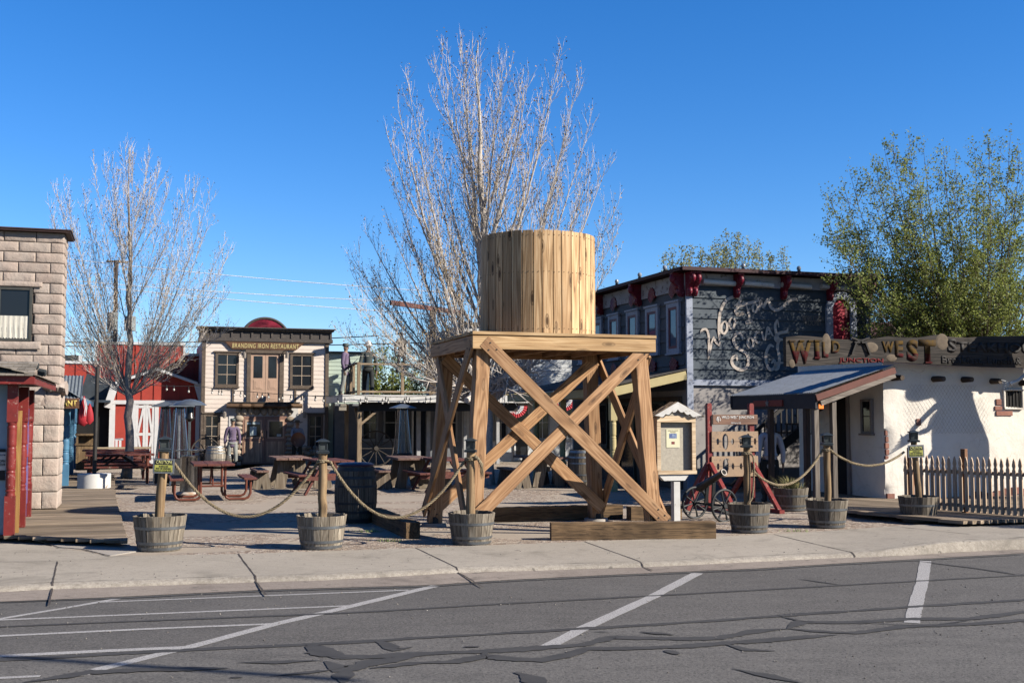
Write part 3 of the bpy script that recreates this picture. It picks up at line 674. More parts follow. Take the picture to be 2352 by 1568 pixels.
def caution(tl, tr, br, bl_, Y, label, tilt):
    c = AT(tl, Y); W_ = (AT(tr, Y) - c).x; H_ = c.z - AT(bl_, Y).z
    e = empty('caution_sign', c, 0, label, 'sign', 'yellow caution signs on the posts'); e.rotation_euler = (0, tilt, 0)
    MB().box(0, W_, 0, .006, -H_, 0).build('backing', alum, e, bevel=.002)
    q = .025 * W_ / .3
    MB().box(q, W_ - q, -.003, .0, -H_ + q, -H_ * .42).build('yellow_panel', sign_y, e); MB().box(q, W_ - q, -.003, 0, -H_ * .415, -q).build('black_panel', sign_k, e)
    T = lambda x, z: Vector((W_ * x, -.0032, H_ * z))
    text('CAUTION', 'lettering', sign_yt, e, T(.14, -.36), W_ * .72, H_ * .24, .002, bold=.02)
    text('SURFACES', 'lettering', sign_k, e, T(.3, -.57), W_ * .42, H_ * .1, .002, bold=.01)
    text('MAY BE UNEVEN', 'lettering', sign_k, e, T(.16, -.71), W_ * .68, H_ * .1, .002, bold=.01)
    text('WATCH YOUR STEP', 'lettering', sign_k, e, T(.1, -.86), W_ * .8, H_ * .1, .002, bold=.01)
caution(zW(198, 258), zW(466, 265), zW(450, 462), zW(190, 445), bl[0].y - .085, 'yellow and black caution sign nailed to the leaning post by the boardwalk', .03)
caution(zJ(425, 885), zJ(545, 878), zJ(550, 972), zJ(430, 978), bl[5].y - .085, 'yellow and black caution sign on the post before the picket fence', -.03)
# ================================================================ shared building bits
trim_brown = paint('brown_trim', (.155, .115, .085), (.11, .082, .06), 8, .7, .2, worn=.15, worncol=(.28, .23, .18))
cream_frame = paint('cream_muntin', (.60, .47, .35), (.5, .4, .3), 8, .6, .05)
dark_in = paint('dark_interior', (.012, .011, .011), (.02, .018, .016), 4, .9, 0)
dg_ = glass()
blackm = paint('blackened_iron', (.03, .028, .027), (.05, .045, .04), 10, .5, .1)
def side_M(lx): return Matrix.Translation((lx, 0, 0)) @ Matrix.Rotation(R(-90), 4, 'Z')   # a -> -y, outward = -x
def siding(x0, x1, z0, z1, lap, M=None, y=0.0, proud=.018, mat=None, parent=None, name='siding', seglen=3.6):
    mb = MB(); mb.M = M; z = z0
    while z < z1 - .01:
        zt_ = min(z + lap, z1); x = x0; off = random.uniform(.3, 1) * seglen
        while x < x1 - .01:
            xe = min(x + off, x1); off = seglen; dz = random.uniform(-.002, .002); dy = random.uniform(-.002, .002)
            n_ = mb.av([(x + .001, y - proud + dy, z + dz), (xe - .001, y - proud + dy, z + dz), (xe - .001, y, zt_ + dz), (x + .001, y, zt_ + dz), (x + .001, y + .02, z + dz), (xe - .001, y + .02, z + dz), (xe - .001, y + .02, zt_ + dz), (x + .001, y + .02, zt_ + dz)])
            mb.f += [[n_ + i for i in q] for q in ((0, 1, 2, 3), (7, 6, 5, 4), (0, 4, 5, 1), (1, 5, 6, 2), (2, 6, 7, 3), (3, 7, 4, 0))]
            x = xe
        z = zt_
    return mb.build(name, mat, parent)
def window(parent, x0, x1, z0, z1, nx=2, nz=3, fm=None, mm=None, M=None, y=0.0, fw_=.07, head=.0, glassm=None, mw=.02, sill=True, name='window'):
    f = MB(); f.M = M; d0, d1 = y - .055, y + .02
    f.box(x0, x0 + fw_, d0, d1, z0, z1); f.box(x1 - fw_, x1, d0, d1, z0, z1); f.box(x0 + fw_, x1 - fw_, d0 + .003, d1, z1 - fw_, z1); f.box(x0 + fw_, x1 - fw_, d0 + .003, d1, z0, z0 + fw_)
    if head: f.box(x0 - head, x1 + head, d0 - .03, d1, z1 + .001, z1 + .05)
    if sill: f.box(x0 - .03, x1 + .03, d0 - .03, d1, z0 - .04, z0 - .001)
    o = f.build(name, fm or trim_brown, parent, bevel=.004)
    g = MB(); g.M = M; g.box(x0 + fw_, x1 - fw_, y - .026, y - .02, z0 + fw_, z1 - fw_); g.build('pane', glassm or dg_, o)
    if nx * nz > 1:
        m_ = MB(); m_.M = M
        for i in range(1, nx): x = x0 + fw_ + (x1 - x0 - 2 * fw_) * i / nx; m_.box(x - mw / 2, x + mw / 2, y - .04, y - .0265, z0 + fw_, z1 - fw_)
        for i in range(1, nz): z = z0 + fw_ + (z1 - z0 - 2 * fw_) * i / nz; m_.box(x0 + fw_, x1 - fw_, y - .038, y - .0262, z - mw / 2, z + mw / 2)
        m_.build('muntins', mm or cream_frame, o)
    return o
def bulb_string(name, pts, drops, label, group=None, bulb=.03, spacing=None):
    e = empty(name, (0, 0, 0), 0, label, 'string lights', group)
    MB().tube(pts, .011, 5).build('cable', black, e)
    for p in drops:
        b_ = MB(); b_.tube([p, p - Vector((0, 0, .07)), p - Vector((0, 0, .11))], [.01, .022, .026], 8); s_ = b_.build('socket', black, e)
        MB().sphere(p - Vector((0, 0, .155)), .035, 10, 7, sz=1.35).build('bulb', paint('bulb_glass', (.75, .72, .66), (.6, .58, .52), 5, .1, 0), s_, smooth=True)
    return e
def hang(p0, p1, s_, n_=24): return [p0.lerp(p1, i / n_) - Vector((0, 0, s_ * 4 * (i / n_) * (1 - i / n_))) for i in range(n_ + 1)]

# ================================================================ STONE BUILDING (left)
SF = Fr(G(zB(468, 1245), DZ)); SF.o.z = 0; SF = Fr(SF.o)
def stonemat(nm, c1, c2, c3):
    m, t, n, b = newmat(nm); vec, orn, irn = rndvec(t, 3, 40)
    a = noise_(t, vec, 2.2, 5, .6, .3); d = noise_(t, vec, 11, 8, .7)
    c = mixrgb(t, c1, c2, ramp(t, a, [(.38, 0), (.62, 1)])); c = mixrgb(t, c, c3, ramp(t, d, [(.6, 0), (.8, .6)]))
    hsn = n.new('ShaderNodeHueSaturation'); t.links.new(math_(t, 'MULTIPLY_ADD', irn, .22, .89), hsn.inputs['Value']); t.links.new(c, hsn.inputs['Color'])
    t.links.new(hsn.outputs[0], b.inputs['Base Color']); b.inputs['Roughness'].default_value = .9; bump_(t, b, math_(t, 'ADD', a, d), .7, .03); return m
stone_m = stonemat('cast_stone', (.50, .42, .36), (.50, .395, .33), (.42, .355, .305)); mortar = paint('mortar', (.16, .125, .105), (.12, .095, .08), 9, .95, .4)
pier_m = stonemat('pier_stone', (.56, .48, .41), (.57, .45, .375), (.46, .39, .33))
sb = efr('stone_building', SF, 'two storey grey stone block building at the left edge with a curtained upper window', 'building')
def block(mb, x0, x1, y0, y1, z0, z1, g=.0045, r_=.022):
    """pillow faced block in the front plane"""
    x0 += g; x1 -= g; z0 += g; z1 -= g; W_, H_ = x1 - x0, z1 - z0; idx = []
    if W_ < .03: return
    def cuts(L_): q = [0, .006, .018]; n_ = max(2, int((L_ - .036) / .06)); return q + [.018 + (L_ - .036) * i / n_ for i in range(1, n_)] + [L_ - .018, L_ - .006, L_]
    U, V = cuts(W_), cuts(H_); sd = random.random() * 50
    for v_ in V:
        for u in U:
            e = min(u, W_ - u, v_, H_ - v_); k = 0 if e < .001 else (.6 if e < .01 else 1)
            idx.append((x0 + u, y0 + .012 - .015 * k - .013 * noise.noise(Vector((u * 7, v_ * 9, sd))) * k - .007 * noise.noise(Vector((u * 30, v_ * 30, sd))) * k, z0 + v_))
    n_ = mb.av(idx); nx = len(U) - 1
    for j in range(len(V) - 1):
        for i in range(nx): a = n_ + j * (nx + 1) + i; mb.f.append([a, a + 1, a + nx + 2, a + nx + 1])
xr_ = SF.fx(zA(655, 500)[0], 700); ztop = SF.fz(*zA(600, 215)); xl_ = SF.fx(-420, 700)
wx0, wx1 = SF.fx(-6, 720), SF.fx(zA(335, 900)[0], 720); wz0, wz1 = SF.fz(*zA(200, 1345)), SF.fz(*zA(200, 785))
ch = (SF.fz(*zA(600, 215)) - SF.fz(*zA(600, 745))) / 5
mb = MB(); mb.box(xl_, xr_ - .02, .03, .9, 1.95, ztop - .02); mb.build('core', mortar, sb)
mb = MB(); row = 0; z = ztop
while z > 1.98:
    zb_ = z - ch; x = xr_; first = .22 if row % 2 else .46; wdt = first
    while x > xl_:
        x2 = max(x - wdt, xl_); wdt = .52
        segs = [(x2, x)]
        if zb_ < wz1 - .02 and z > wz0 + .02:
            segs = []
            if x > wx1: segs.append((max(x2, wx1), x))
            if x2 < wx0: segs.append((x2, min(x, wx0)))
        for a, b in segs:
            if b - a > .06: block(mb, a, b, 0, 0, zb_, z)
        x = x2
    z = zb_; row += 1
mb.build('block_wall', stone_m, sb, smooth=True, fix=False)
mb = MB(); mb.M = Matrix.Translation((xr_, 0, 0)) @ Matrix.Rotation(R(90), 4, 'Z'); z = ztop; row = 0
while z > 1.98:
    x = 0.0; wdt = .26 if row % 2 == 0 else .5
    while x < .9: block(mb, x, min(x + wdt, .9), 0, 0, z - ch, z); x += wdt; wdt = .52
    z -= ch; row += 1
mb.build('return_wall', stone_m, sb, smooth=True, fix=False)
mb = MB(); mb.box(xl_, xr_ + .1, -.12, 1.0, ztop + .0, ztop + .03); mb.box(xl_, xr_ + .12, -.14, 1.05, ztop + .03, ztop + .05); mb.build('parapet_cap', paint('dark_flashing', (.07, .035, .03), (.10, .06, .05), 5, .6, .1), sb)
mb = MB(); block(mb, wx0 - .1, wx1 + .16, -.05, 0, wz1 + .01, wz1 + .11); mb.build('lintel', stone_m, sb, smooth=True, fix=False); mb = MB(); block(mb, wx0 - .1, wx1 + .16, -.05, 0, wz0 - ch * .8, wz0); mb.build('window_sill', stone_m, sb, smooth=True, fix=False)
wn = window(sb, wx0, wx1, wz0, wz1, 1, 1, fm=paint('dark_window_frame', (.05, .06, .055), (.09, .08, .07), 6, .6, .1), y=.0, fw_=.045, sill=False)
cm = paint('lace_curtain', (.80, .76, .66), (.7, .66, .56), 10, .8, 0)
mb = MB(); n_ = 60; rows = []; czt = wz0 + (wz1 - wz0) * .47
for i in range(n_ + 1):
    x = wx0 + .05 + (wx1 - wx0 - .1) * i / n_; y = -.035 + .005 * math.sin(i * .55) + .004 * math.sin(i * 2.3); rows.append(mb.av([(x, y, wz0 + .05 + .01 * math.sin(i)), (x, y * .9, (wz0 + czt) / 2), (x, -.035, czt)]))
for a, b in zip(rows, rows[1:]):
    for j in range(2): mb.f.append([a + j, b + j, b + j + 1, a + j + 1])
mb.build('curtain', cm, wn, fix=False, smooth=True)
# pier of big blocks under it
px0, px1 = SF.fx(zB(265, 1000)[0]), SF.fx(zB(468, 1000)[0]); zs = [SF.fz(*zB(300, q)) for q in (1245, 1112, 985, 850, 720, 588, 460, 345)]
mb = MB(); mb.box(px0 - 1.6, px1 - .02, .035, 1.2, .05, 1.98); mb.build('pier_core', mortar, sb)
mb = MB()
for k in range(7):
    xm = px0 + (.14 if k % 2 == 0 else -.0)
    if k % 2 == 0: block(mb, px0 - .3, px0 + .16, 0, 0, zs[k], zs[k + 1]); block(mb, px0 + .16, px1, 0, 0, zs[k], zs[k + 1])
    else: block(mb, px0 - .05, px1, 0, 0, zs[k], zs[k + 1]); block(mb, px0 - .6, px0 - .05, 0, 0, zs[k], zs[k + 1])
mb.build('pier', pier_m, sb, smooth=True, fix=False)
mb = MB(); mb.M = Matrix.Translation((px1, 0, 0)) @ Matrix.Rotation(R(90), 4, 'Z')
for k in range(7): block(mb, 0, .5, 0, 0, zs[k], zs[k + 1]); block(mb, .5, 1.1, 0, 0, zs[k], zs[k + 1])
mb.build('pier_side', pier_m, sb, smooth=True, fix=False)
mb = MB(); rows = []; cz0, cz1 = SF.fz(*zB(450, 350)), SF.fz(*zB(450, 240)); cx0, cx1 = SF.fx(zB(330, 300)[0]), SF.fx(zB(508, 300)[0])
for i in range(13):
    x = cx0 + (cx1 - cx0) * i / 12; k = min(1, i / 5 + .3); q = []
    for a in range(12):
        an = 2 * math.pi * a / 12; q.append((x, .35 + .48 * math.cos(an) + .02 * random.uniform(-1, 1), (cz0 + cz1) / 2 + (cz1 - cz0) * .5 * k * math.sin(an) + .015 * random.uniform(-1, 1)))
    rows.append(mb.av(q))
for a, b in zip(rows, rows[1:]):
    for j in range(12): mb.f.append([a + j, a + (j + 1) % 12, b + (j + 1) % 12, b + j])
mb.f.append([rows[0] + j for j in range(12)]); mb.f.append([rows[-1] + j for j in range(12)])
mb.build('capstone', pier_m, sb, smooth=True)

# ---- red porch of the shop at the left edge
red_p = paint('oxblood_paint', (.26, .035, .03), (.19, .028, .024), 7, .42, .12, worn=.12, worncol=(.40, .22, .18))
blue_p = paint('pale_blue_wall', (.42, .58, .70), (.36, .5, .62), 4, .7, .1)
PF = Fr(G(zB(70, 1450), DZ)); PF = Fr((PF.o.x, PF.o.y, 0))
po = efr('shop_porch', PF, 'dark red shop porch with turned posts and a shingled roof at the left edge', 'porch')
def turned(x, y, z0, z1, r=.062, name='post', mat=None, parent=None, nn=20):
    H = z1 - z0; mb = MB(); b_ = r * 1.05
    zs_ = z0 + H * .26; ze = z0 + H * .75
    mb.box(x - b_, x + b_, y - b_, y + b_, z0, zs_); mb.box(x - b_, x + b_, y - b_, y + b_, ze, z1)
    pr = []; n_ = 44
    for i in range(n_ + 1):
        t = i / n_; k = 1.0
        for c in (.04, .09, .30, .34, .62, .66, .90, .95): k -= .16 * math.exp(-((t - c) / .009) ** 2)
        for c in (.065, .92): k += .08 * math.exp(-((t - c) / .02) ** 2)
        pr.append((r * k, zs_ + (ze - zs_) * t))
    mb.lathe(pr, nn, (x, y, 0)); return mb.build(name, mat or red_p, parent or po, smooth=True)
roofz = PF.fz(*zB(60, 270))
pb_pts = [zB(70, 1450), zB(158, 1385), zB(208, 1303)]
for p in pb_pts:
    l = PF.hor(p, DZ); turned(l.x, l.y, DZ, roofz, .062)
l4 = PF.hor(zB(236, 1255), DZ); turned(l4.x - .12, l4.y + .2, DZ, roofz, .062)
turned(PF.fx(zB(-300, 800)[0]), 0, DZ, roofz, .075)
ex = PF.fx(zB(125, 240)[0]) + .25; ly1 = 3.6
mb = MB()
z0, z1 = roofz, PF.fz(*zB(60, 215)) 
mb.box(-4, ex, -.28, -.24, z0, z1 + .02); mb.box(ex - .04, ex, -.24, ly1, z0, z1 + .02)
mb.build('fascia', red_p, po, bevel=.004)
mb = MB(); mb.box(-4, ex - .045, -.235, ly1, z1 - .03, z1 - .005); mb.build('soffit', paint('porch_soffit', (.16, .08, .06), (.12, .06, .05), 5, .8, .1), po)
shing = paint('wood_shingles', (.34, .30, .25), (.22, .19, .155), 12, .95, .5, isl=.5)
mb = MB(); zr = z1 + .02; rise = .30; run = 1.1
def shingles(mb, o, ux, uy, L, W_, rows_, wd=.13, th=.012):
    """o origin at eave, ux along eave, uy up slope (vectors)"""
    for r_ in range(rows_):
        x = random.uniform(-wd, 0)
        while x < L:
            w_ = wd * random.uniform(.7, 1.3); a, b = max(0, x), min(L, x + w_ - .006); x += w_
            if b <= a: continue
            s0, s1 = W_ * r_ / rows_ - .03 + random.uniform(-.008, .008), W_ * (r_ + 1) / rows_; n = ux.cross(uy).normalized() * th
            p = [o + ux * a + uy * s0 + n, o + ux * b + uy * s0 + n, o + ux * b + uy * s1, o + ux * a + uy * s1]
            q = [v - n * .9 for v in p]; k = mb.av(p + q)
            mb.f += [[k, k + 1, k + 2, k + 3], [k + 4, k + 5, k + 1, k], [k + 5, k + 6, k + 2, k + 1], [k + 7, k + 4, k, k + 3]]
uy = Vector((0, run, rise)).normalized()
shingles(mb, Vector((-4, -.34, zr)), Vector((1, 0, 0)), uy, 4 + ex - .02, .85, 5)
shingles(mb, Vector((ex + .02, -.3, zr)), Vector((0, 1, 0)), Vector((-run, 0, rise)).normalized(), 3.8, .8, 5)
mb.box(-4, ex - .5, .4, ly1, zr, zr + .16)
mb.build('roof', shing, po)
# wall, sign
wl = MB(); wl.box(-4, -.045, .12, .2, DZ, roofz); wl.build('wall', blue_p, po)
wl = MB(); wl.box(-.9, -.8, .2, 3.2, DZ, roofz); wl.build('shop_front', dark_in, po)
wl = MB(); wl.box(PF.fx(-30), PF.fx(zB(45, 900)[0]), .085, .118, PF.fz(*zB(20, 1020)), PF.fz(*zB(20, 945))); wl.box(PF.fx(-30), PF.fx(zB(45, 900)[0]), .085, .118, PF.fz(*zB(20, 798)), PF.fz(*zB(20, 775))); wl.build('window_rail', black, po)
fr = MB(); lx, lz = PF.fx(zB(128, 900)[0], 800, .35), 0
sx_ = PF.front(zB(140, 900), .35).x
fr.box(sx_ - .05, sx_ + .035, .32, .39, DZ, roofz - .35); fr.build('door_frame', wood('varnished_frame', (.52, .30, .10), (.38, .20, .06), (.2, .1, .03), 'Z', knots=.1), po)
s0 = PF.front(zB(-40, 800), .08); s1 = PF.front(zB(44, 940), .08)
e = empty('door_sign', PF.world((s0.x, .08, s1.z)), GRID, 'small white door sign on the pale blue wall at the left edge', 'sign')
sw, sh = s1.x - s0.x, s0.z - s1.z
MB().box(0, sw, 0, .01, 0, sh).build('panel', white_p, e)
text('OPEN', 'lettering', sign_k, e, Vector((sw * .45, -.001, sh * .42)), sw * .5, sh * .16, .002, bold=.02); text('DOOR', 'lettering', sign_k, e, Vector((sw * .45, -.001, sh * .24)), sw * .5, sh * .15, .002, bold=.02)
text('A GOOD TIME', 'lettering', paint('sign_navy', (.03, .06, .2), None, 4, .6, 0), e, Vector((sw * .35, -.001, sh * .8)), sw * .6, sh * .09, .002, bold=.02)
# vending machines
vm_red = paint('vending_red', (.55, .015, .02), (.42, .012, .015), 4, .25, .0)
def vending(pc, pr, hpx, label, mat, swoosh):
    a = PF.hor(pc, DZ); e = empty('vending_machine', PF.world((a.x, a.y, DZ)), GRID, label, 'vending machine'); H = PF.front(hpx, a.y).z - DZ
    MB().box(-.75, 0, 0, .82, 0, H).build('cabinet', mat, e, bevel=.015)
    if swoosh:
        mb = MB()
        for zc_, s_ in ((H * .2, 1), (H * .85, -1)):
            L = []; n_ = 20
            for i in range(n_ + 1):
                t = i / n_; z = zc_ - .32 + .64 * t; y = .4 + .25 * s_ * math.sin(t * 3.1 - .4); L.append(mb.av([(.004, y - .05 - .05 * math.sin(t * 3.1), z), (.004, y + .03, z)]))
            for a_, b_ in zip(L, L[1:]): mb.f.append([a_, b_, b_ + 1, a_ + 1])
            L = []
            for i in range(n_ + 1):
                t = i / n_; z = zc_ - .32 + .64 * t; x = -.45 + .2 * s_ * math.sin(t * 3.1 - .4); L.append(mb.av([(x - .05, -.004, z), (x + .03, -.004, z)]))
            for a_, b_ in zip(L, L[1:]): mb.f.append([a_, b_, b_ + 1, a_ + 1])
        mb.build('ribbon_mark', white_p, e, fix=False)
        mb = MB()
        for z in (H * .42, H * .6, H * .73): mb.cb((.004, .35, z), .012, .5, .1); mb.cb((-.3, -.004, z), .5, .012, .1)
        mb.build('display_window', paint('display', (.30, .42, .38), (.08, .1, .1), 30, .15, 0), e)
    else:
        mb = MB(); mb.cb((.004, .4, H * .3), .012, .5, .6); mb.cb((-.35, -.004, H * .3), .5, .012, .6); mb.build('panel', paint('purple_panel', (.14, .12, .36), (.3, .25, .5), 9, .3, 0), e)
        mb = MB(); mb.cb((.004, .4, H * .7), .012, .5, .5); mb.cb((-.35, -.004, H * .72), .5, .012, .5); mb.build('panel', paint('red_blue_panel', (.45, .08, .08), (.12, .2, .5), 6, .3, 0), e)
vending(zB(262, 1240), None, zB(262, 472), 'red drinks vending machine with a white ribbon mark beside the stone pier', vm_red, True)
vending(zB(188, 1320), None, zB(188, 455), 'blue vending machine between the red porch posts', paint('vending_blue', (.06, .14, .42), (.05, .1, .3), 4, .3, 0), False)
def flood(px, label, sc_=1):
    p = SF.world(SF.front(px, -.12)); e = empty('floodlight', p, GRID, label, 'floodlight', 'floodlights over the porch roof'); M_ = Matrix.Rotation(R(35), 4, 'X') @ Matrix.Rotation(R(-20), 4, 'Z')
    h_ = MB(); h_.M = M_; h_.box(-.07, .07, -.04, .04, -.05, .05); h_.build('housing', dkgrey, e, bevel=.008)
    h_ = MB(); h_.M = M_; h_.box(-.058, .058, -.045, -.0405, -.04, .04); h_.build('lens', lens, e)
    MB().tube([(0, .0, -.04), (-.02, .06, -.16), (-.02, .1, -.2)], .014, 8).build('arm', white_p if sc_ == 1 else dkgrey, e)
flood(zB(270, 122), 'upper floodlight on the porch roof edge against the stone wall'); flood(zB(330, 175), 'lower floodlight at the corner of the shingled porch roof', .9)

# ================================================================ BLUE POSTED SHOP WITH TIN ROOF AND "ANT" SIGN
BF = Fr(G(zB(500, 1062), DZ)); BF = Fr((BF.o.x, BF.o.y, 0))
bs = efr('blue_shop', BF, 'blue shop behind the stone pier with turned posts and small tin roof', 'building')
post_blue = paint('blue_post_paint', (.10, .27, .42), (.08, .2, .33), 6, .5, .1)
zt2 = BF.fz(*zB(520, 470))
for pxx in (zB(505, 1062), zB(548, 975), zB(568, 935)):
    l = BF.hor(pxx, DZ); turned(l.x, l.y, DZ, zt2 + .15, .085, mat=post_blue, parent=bs)
mb = MB(); mb.box(-3, -.25, .1, 5.5, DZ, zt2); mb.build('wall', paint('dark_shop_wall', (.05, .07, .09), (.03, .04, .05), 4, .8, .1), bs)
tin = paint('corrugated_tin', (.30, .34, .37), (.22, .25, .27), 10, .45, .1, metal=.4)
def corr(mb, o, u, v_, L, W_, pitch=.08, amp=.012):
    n_ = int(L / pitch * 6); nn = u.cross(v_).normalized(); rows = []
    for i in range(n_ + 1):
        s_ = L * i / n_; h = amp * math.sin(2 * math.pi * s_ / pitch); rows.append(mb.av([o + u * s_ + nn * h, o + u * s_ + v_ * W_ + nn * h]))
    for a, b in zip(rows, rows[1:]): mb.f.append([a, b, b + 1, a + 1])
ez = zt2 + .15
ax_ = BF.fx(zB(640, 380)[0]) 
mb = MB(); ra = BF.front(zB(512, 285), 0); re_ = BF.front(zB(640, 380), -.3)
corr(mb, Vector((ra.x - 1.4, -.35, re_.z)), Vector((1, 0, 0)), Vector((0, .8, .55)).normalized(), 1.4 + re_.x - ra.x, 1.0)
corr(mb, Vector((re_.x + .0, -.35, re_.z)), Vector((0, 1, 0)), Vector((-.8, 0, .5)).normalized(), 6.5, 1.1)
mb.build('roof', tin, bs, fix=False)
mb = MB(); mb.box(-1.5, re_.x, -.36, -.32, re_.z - .14, re_.z - .02); mb.box(re_.x - .03, re_.x + .01, -.32, 6.2, re_.z - .12, re_.z - .0); mb.build('fascia', post_blue, bs)
s0 = BF.front(zB(470, 378), -.45); s1 = BF.front(zB(620, 458), -.45); W_ = s1.x - s0.x; H_ = s0.z - s1.z
e = empty('hanging_sign', BF.world((s0.x, -.45, s1.z)), GRID, 'brown wooden sign with yellow lettering ending ANT, hung by the blue posts', 'sign')
browns = wood('brown_sign_board', (.21, .105, .055), (.15, .07, .035), (.07, .035, .02), 'X', knots=.2)
MB().box(-.5, W_, 0, .04, 0, H_).build('board', browns, e, bevel=.006)
text('ANT', 'lettering', paint('yellow_letter', (.80, .62, .18), (.7, .5, .12), 6, .6, 0), e, Vector((W_ * .13, -.001, H_ * .22)), W_ * .75, H_ * .6, .008, bold=.03)
# red bunting hanging in the shade
redc = paint('red_cloth', (.55, .03, .045), (.38, .02, .03), 7, .7, .1); whitec = paint('white_cloth', (.78, .76, .76), (.6, .6, .62), 7, .75, .1); bluec = paint('navy_cloth', (.03, .04, .12), (.02, .03, .08), 7, .75, .1)
c = BF.world(BF.front(zB(655, 500), -.4)); e = empty('bunched_bunting', c, GRID, 'red and white bunting bunched up and hanging below the tin roof corner', 'bunting')
mb = MB(); mb.lathe([(.01, .42), (.05, .3), (.10, .1), (.13, -.1), (.12, -.22), (.03, -.28)], 16, sx=1.0, sy=.6)
mb.lathe([(.01, .25), (.06, .15), (.11, -.0), (.12, -.16), (.03, -.24)], 14, (.13, -.02, .0), sx=.8, sy=.5); mb.build('red_folds', redc, e, smooth=True)
mb = MB()
for k in range(2): mb.tube([(.0 + k * .03, -.09, .38 - k * .03), (.04 + k * .03, -.12, .15), (.02 + k * .035, -.12, -.05)], [.008, .014, .004], 6)
mb.build('white_folds', whitec, e, smooth=True)
# wooden cabinet in the shade
e0 = BF.hor(zB(590, 942), DZ); e = empty('wooden_cabinet', BF.world((e0.x, e0.y, DZ)), GRID, 'weathered wooden cabinet with open top shelf under the dark awning', 'cabinet')
cw = BF.front(zB(745, 800), e0.y).x - e0.x; chh = BF.front(zB(600, 655), e0.y).z - DZ
oldw = wood('old_cabinet_wood', (.36, .25, .13), (.25, .16, .08), (.12, .075, .04), 'Z', isl=.4)
MB().box(0, cw, 0, .5, 0, chh * .68).build('cupboard', oldw, e, bevel=.01)
mb = MB(); mb.box(-.03, cw + .03, -.03, .53, chh * .68 + .001, chh * .73); mb.box(-.03, cw + .03, -.02, .5, chh * .95, chh); mb.box(0, .06, .0, .06, chh * .73, chh * .95); mb.box(cw - .06, cw, 0, .06, chh * .73, chh * .95); mb.box(0, cw, .42, .47, chh * .73, chh * .95); mb.build('top', oldw, e)

# black pole in a white drum
g = G(zB(736, 1112)); e = empty('black_pole', (g.x, g.y, .0), 0, 'tall black pole standing in a white concrete drum on the boardwalk edge', 'pole')
rr = (G(zB(861, 1112)).x - G(zB(612, 1112)).x) / 2; hz = AT(zB(736, 966), g.y).z
MB().lathe([(0, .01), (rr, .01), (rr, hz - .01), (rr - .01, hz), (0, hz)], 48).build('drum', paint('white_drum', (.82, .81, .78), (.74, .72, .68), 3, .6, .15, worn=.05, worncol=(.35, .25, .18)), e, smooth=True)
MB().tube([(0, 0, hz), (.01, 0, AT(zB(762, 130), g.y).z)], .045, 16).build('pole', blackm, e, smooth=True)
# ================================================================ RED BARN
barn_red = paint('barn_red', (.50, .062, .04), (.38, .05, .034), 3, .75, .15)
barn_white = paint('barn_white', (.80, .79, .78), (.7, .69, .68), 5, .6, .05)
NF = Fr(G((300, 1068))); NF = Fr((NF.o.x, NF.o.y, 0))
BY = 1.8
bn = efr('red_barn', NF, 'red board and batten barn with stepped white edged parapet and white trimmed doors', 'barn')
f_ = lambda p, ly=0: NF.front(p, ly)
# main parapet wall
xa, xb = f_((60, 900), BY).x, f_((470, 900), BY).x
zl_ = f_(zB(560, 105), BY).z; zm = f_(zA(1300, 1378), BY).z; xs1, xs2 = f_(zA(1020, 1400), BY).x, f_(zC(300, 400), BY).x; zr_ = f_(zC(350, 500), BY).z; xs0 = f_(zA(848, 1480), BY).x; zll = f_(zA(700, 1480), BY).z
mb = MB(); mb.box(xa, xs1, BY, BY + 5, 0, zl_); mb.box(xs1, xs2, BY, BY + 5, 0, zm); mb.box(xs2, xb + .6, BY, BY + 5, 0, zr_)
mb.build('wall', barn_red, bn)
mb = MB(); x = xa
while x < xb + .5:
    zt_ = zl_ if x < xs1 else (zm if x < xs2 else zr_); mb.box(x, x + .05, BY - .03, BY - .001, 0, zt_ - .02); x += .42
mb.build('battens', barn_red, bn)
mb = MB(); mb.box(xa, xs1 + .07, BY - .05, BY + .1, zl_, zl_ + .1); mb.box(xs1 - .09, xs1, BY - .048, BY + .1, zl_ + .1, zm); mb.box(xs1 - .09, xs2 + .07, BY - .05, BY + .1, zm, zm + .1); mb.box(xs2, xs2 + .07, BY - .05, BY + .1, zr_ + .1, zm); mb.box(xs2, xb + .6, BY - .05, BY + .1, zr_, zr_ + .1)
mb.box(f_(zB(630, 60), BY).x - .06, f_(zB(630, 60), BY).x + .06, BY - .05, BY + .1, zl_ + .1, f_(zB(630, 40), BY).z)
mb.build('parapet_trim', barn_white, bn)
mb = MB(); mb.box(xa, f_(zB(630, 60), BY).x - .06, BY - .03, BY + .1, zl_ + .1, f_(zB(560, 40), BY).z); mb.build('dark_panel', paint('dark_slate', (.07, .075, .07), None, 6, .8, .1), bn)
# gambrel front
xg0, xg1 = f_(zT(545, 400)).x, f_(zC(455, 1000)).x; xm_ = f_((360, 900)).x; za = f_((360, 848)).z; ze_ = f_(zT(560, 165)).z; zk = f_(zC(425, 750)).z; xk1 = f_(zC(425, 750)).x; xk0 = 2 * xm_ - xk1; ze2 = f_(zC(455, 930)).z
xg0 = 2 * xm_ - xg1
poly = [(xg0, 0), (xg1, 0), (xg1, ze2), (xk1, zk), (xm_, za), (xk0, zk), (xg0, ze2)]
mb = MB(); mb.prism(poly, .02, BY); mb.build('gambrel_front', barn_red, bn)
mb = MB(); x = xg0 + .2
while x < xg1:
    def zt3(x):
        a = abs(x - xm_); k = abs(xk1 - xm_); e_ = abs(xg1 - xm_)
        return za + (zk - za) * a / k if a < k else zk + (ze2 - zk) * (a - k) / (e_ - k)
    mb.box(x, x + .05, -.01, .019, ze_ + .05, zt3(x) - .03); x += .42
mb.build('front_battens', barn_red, bn)
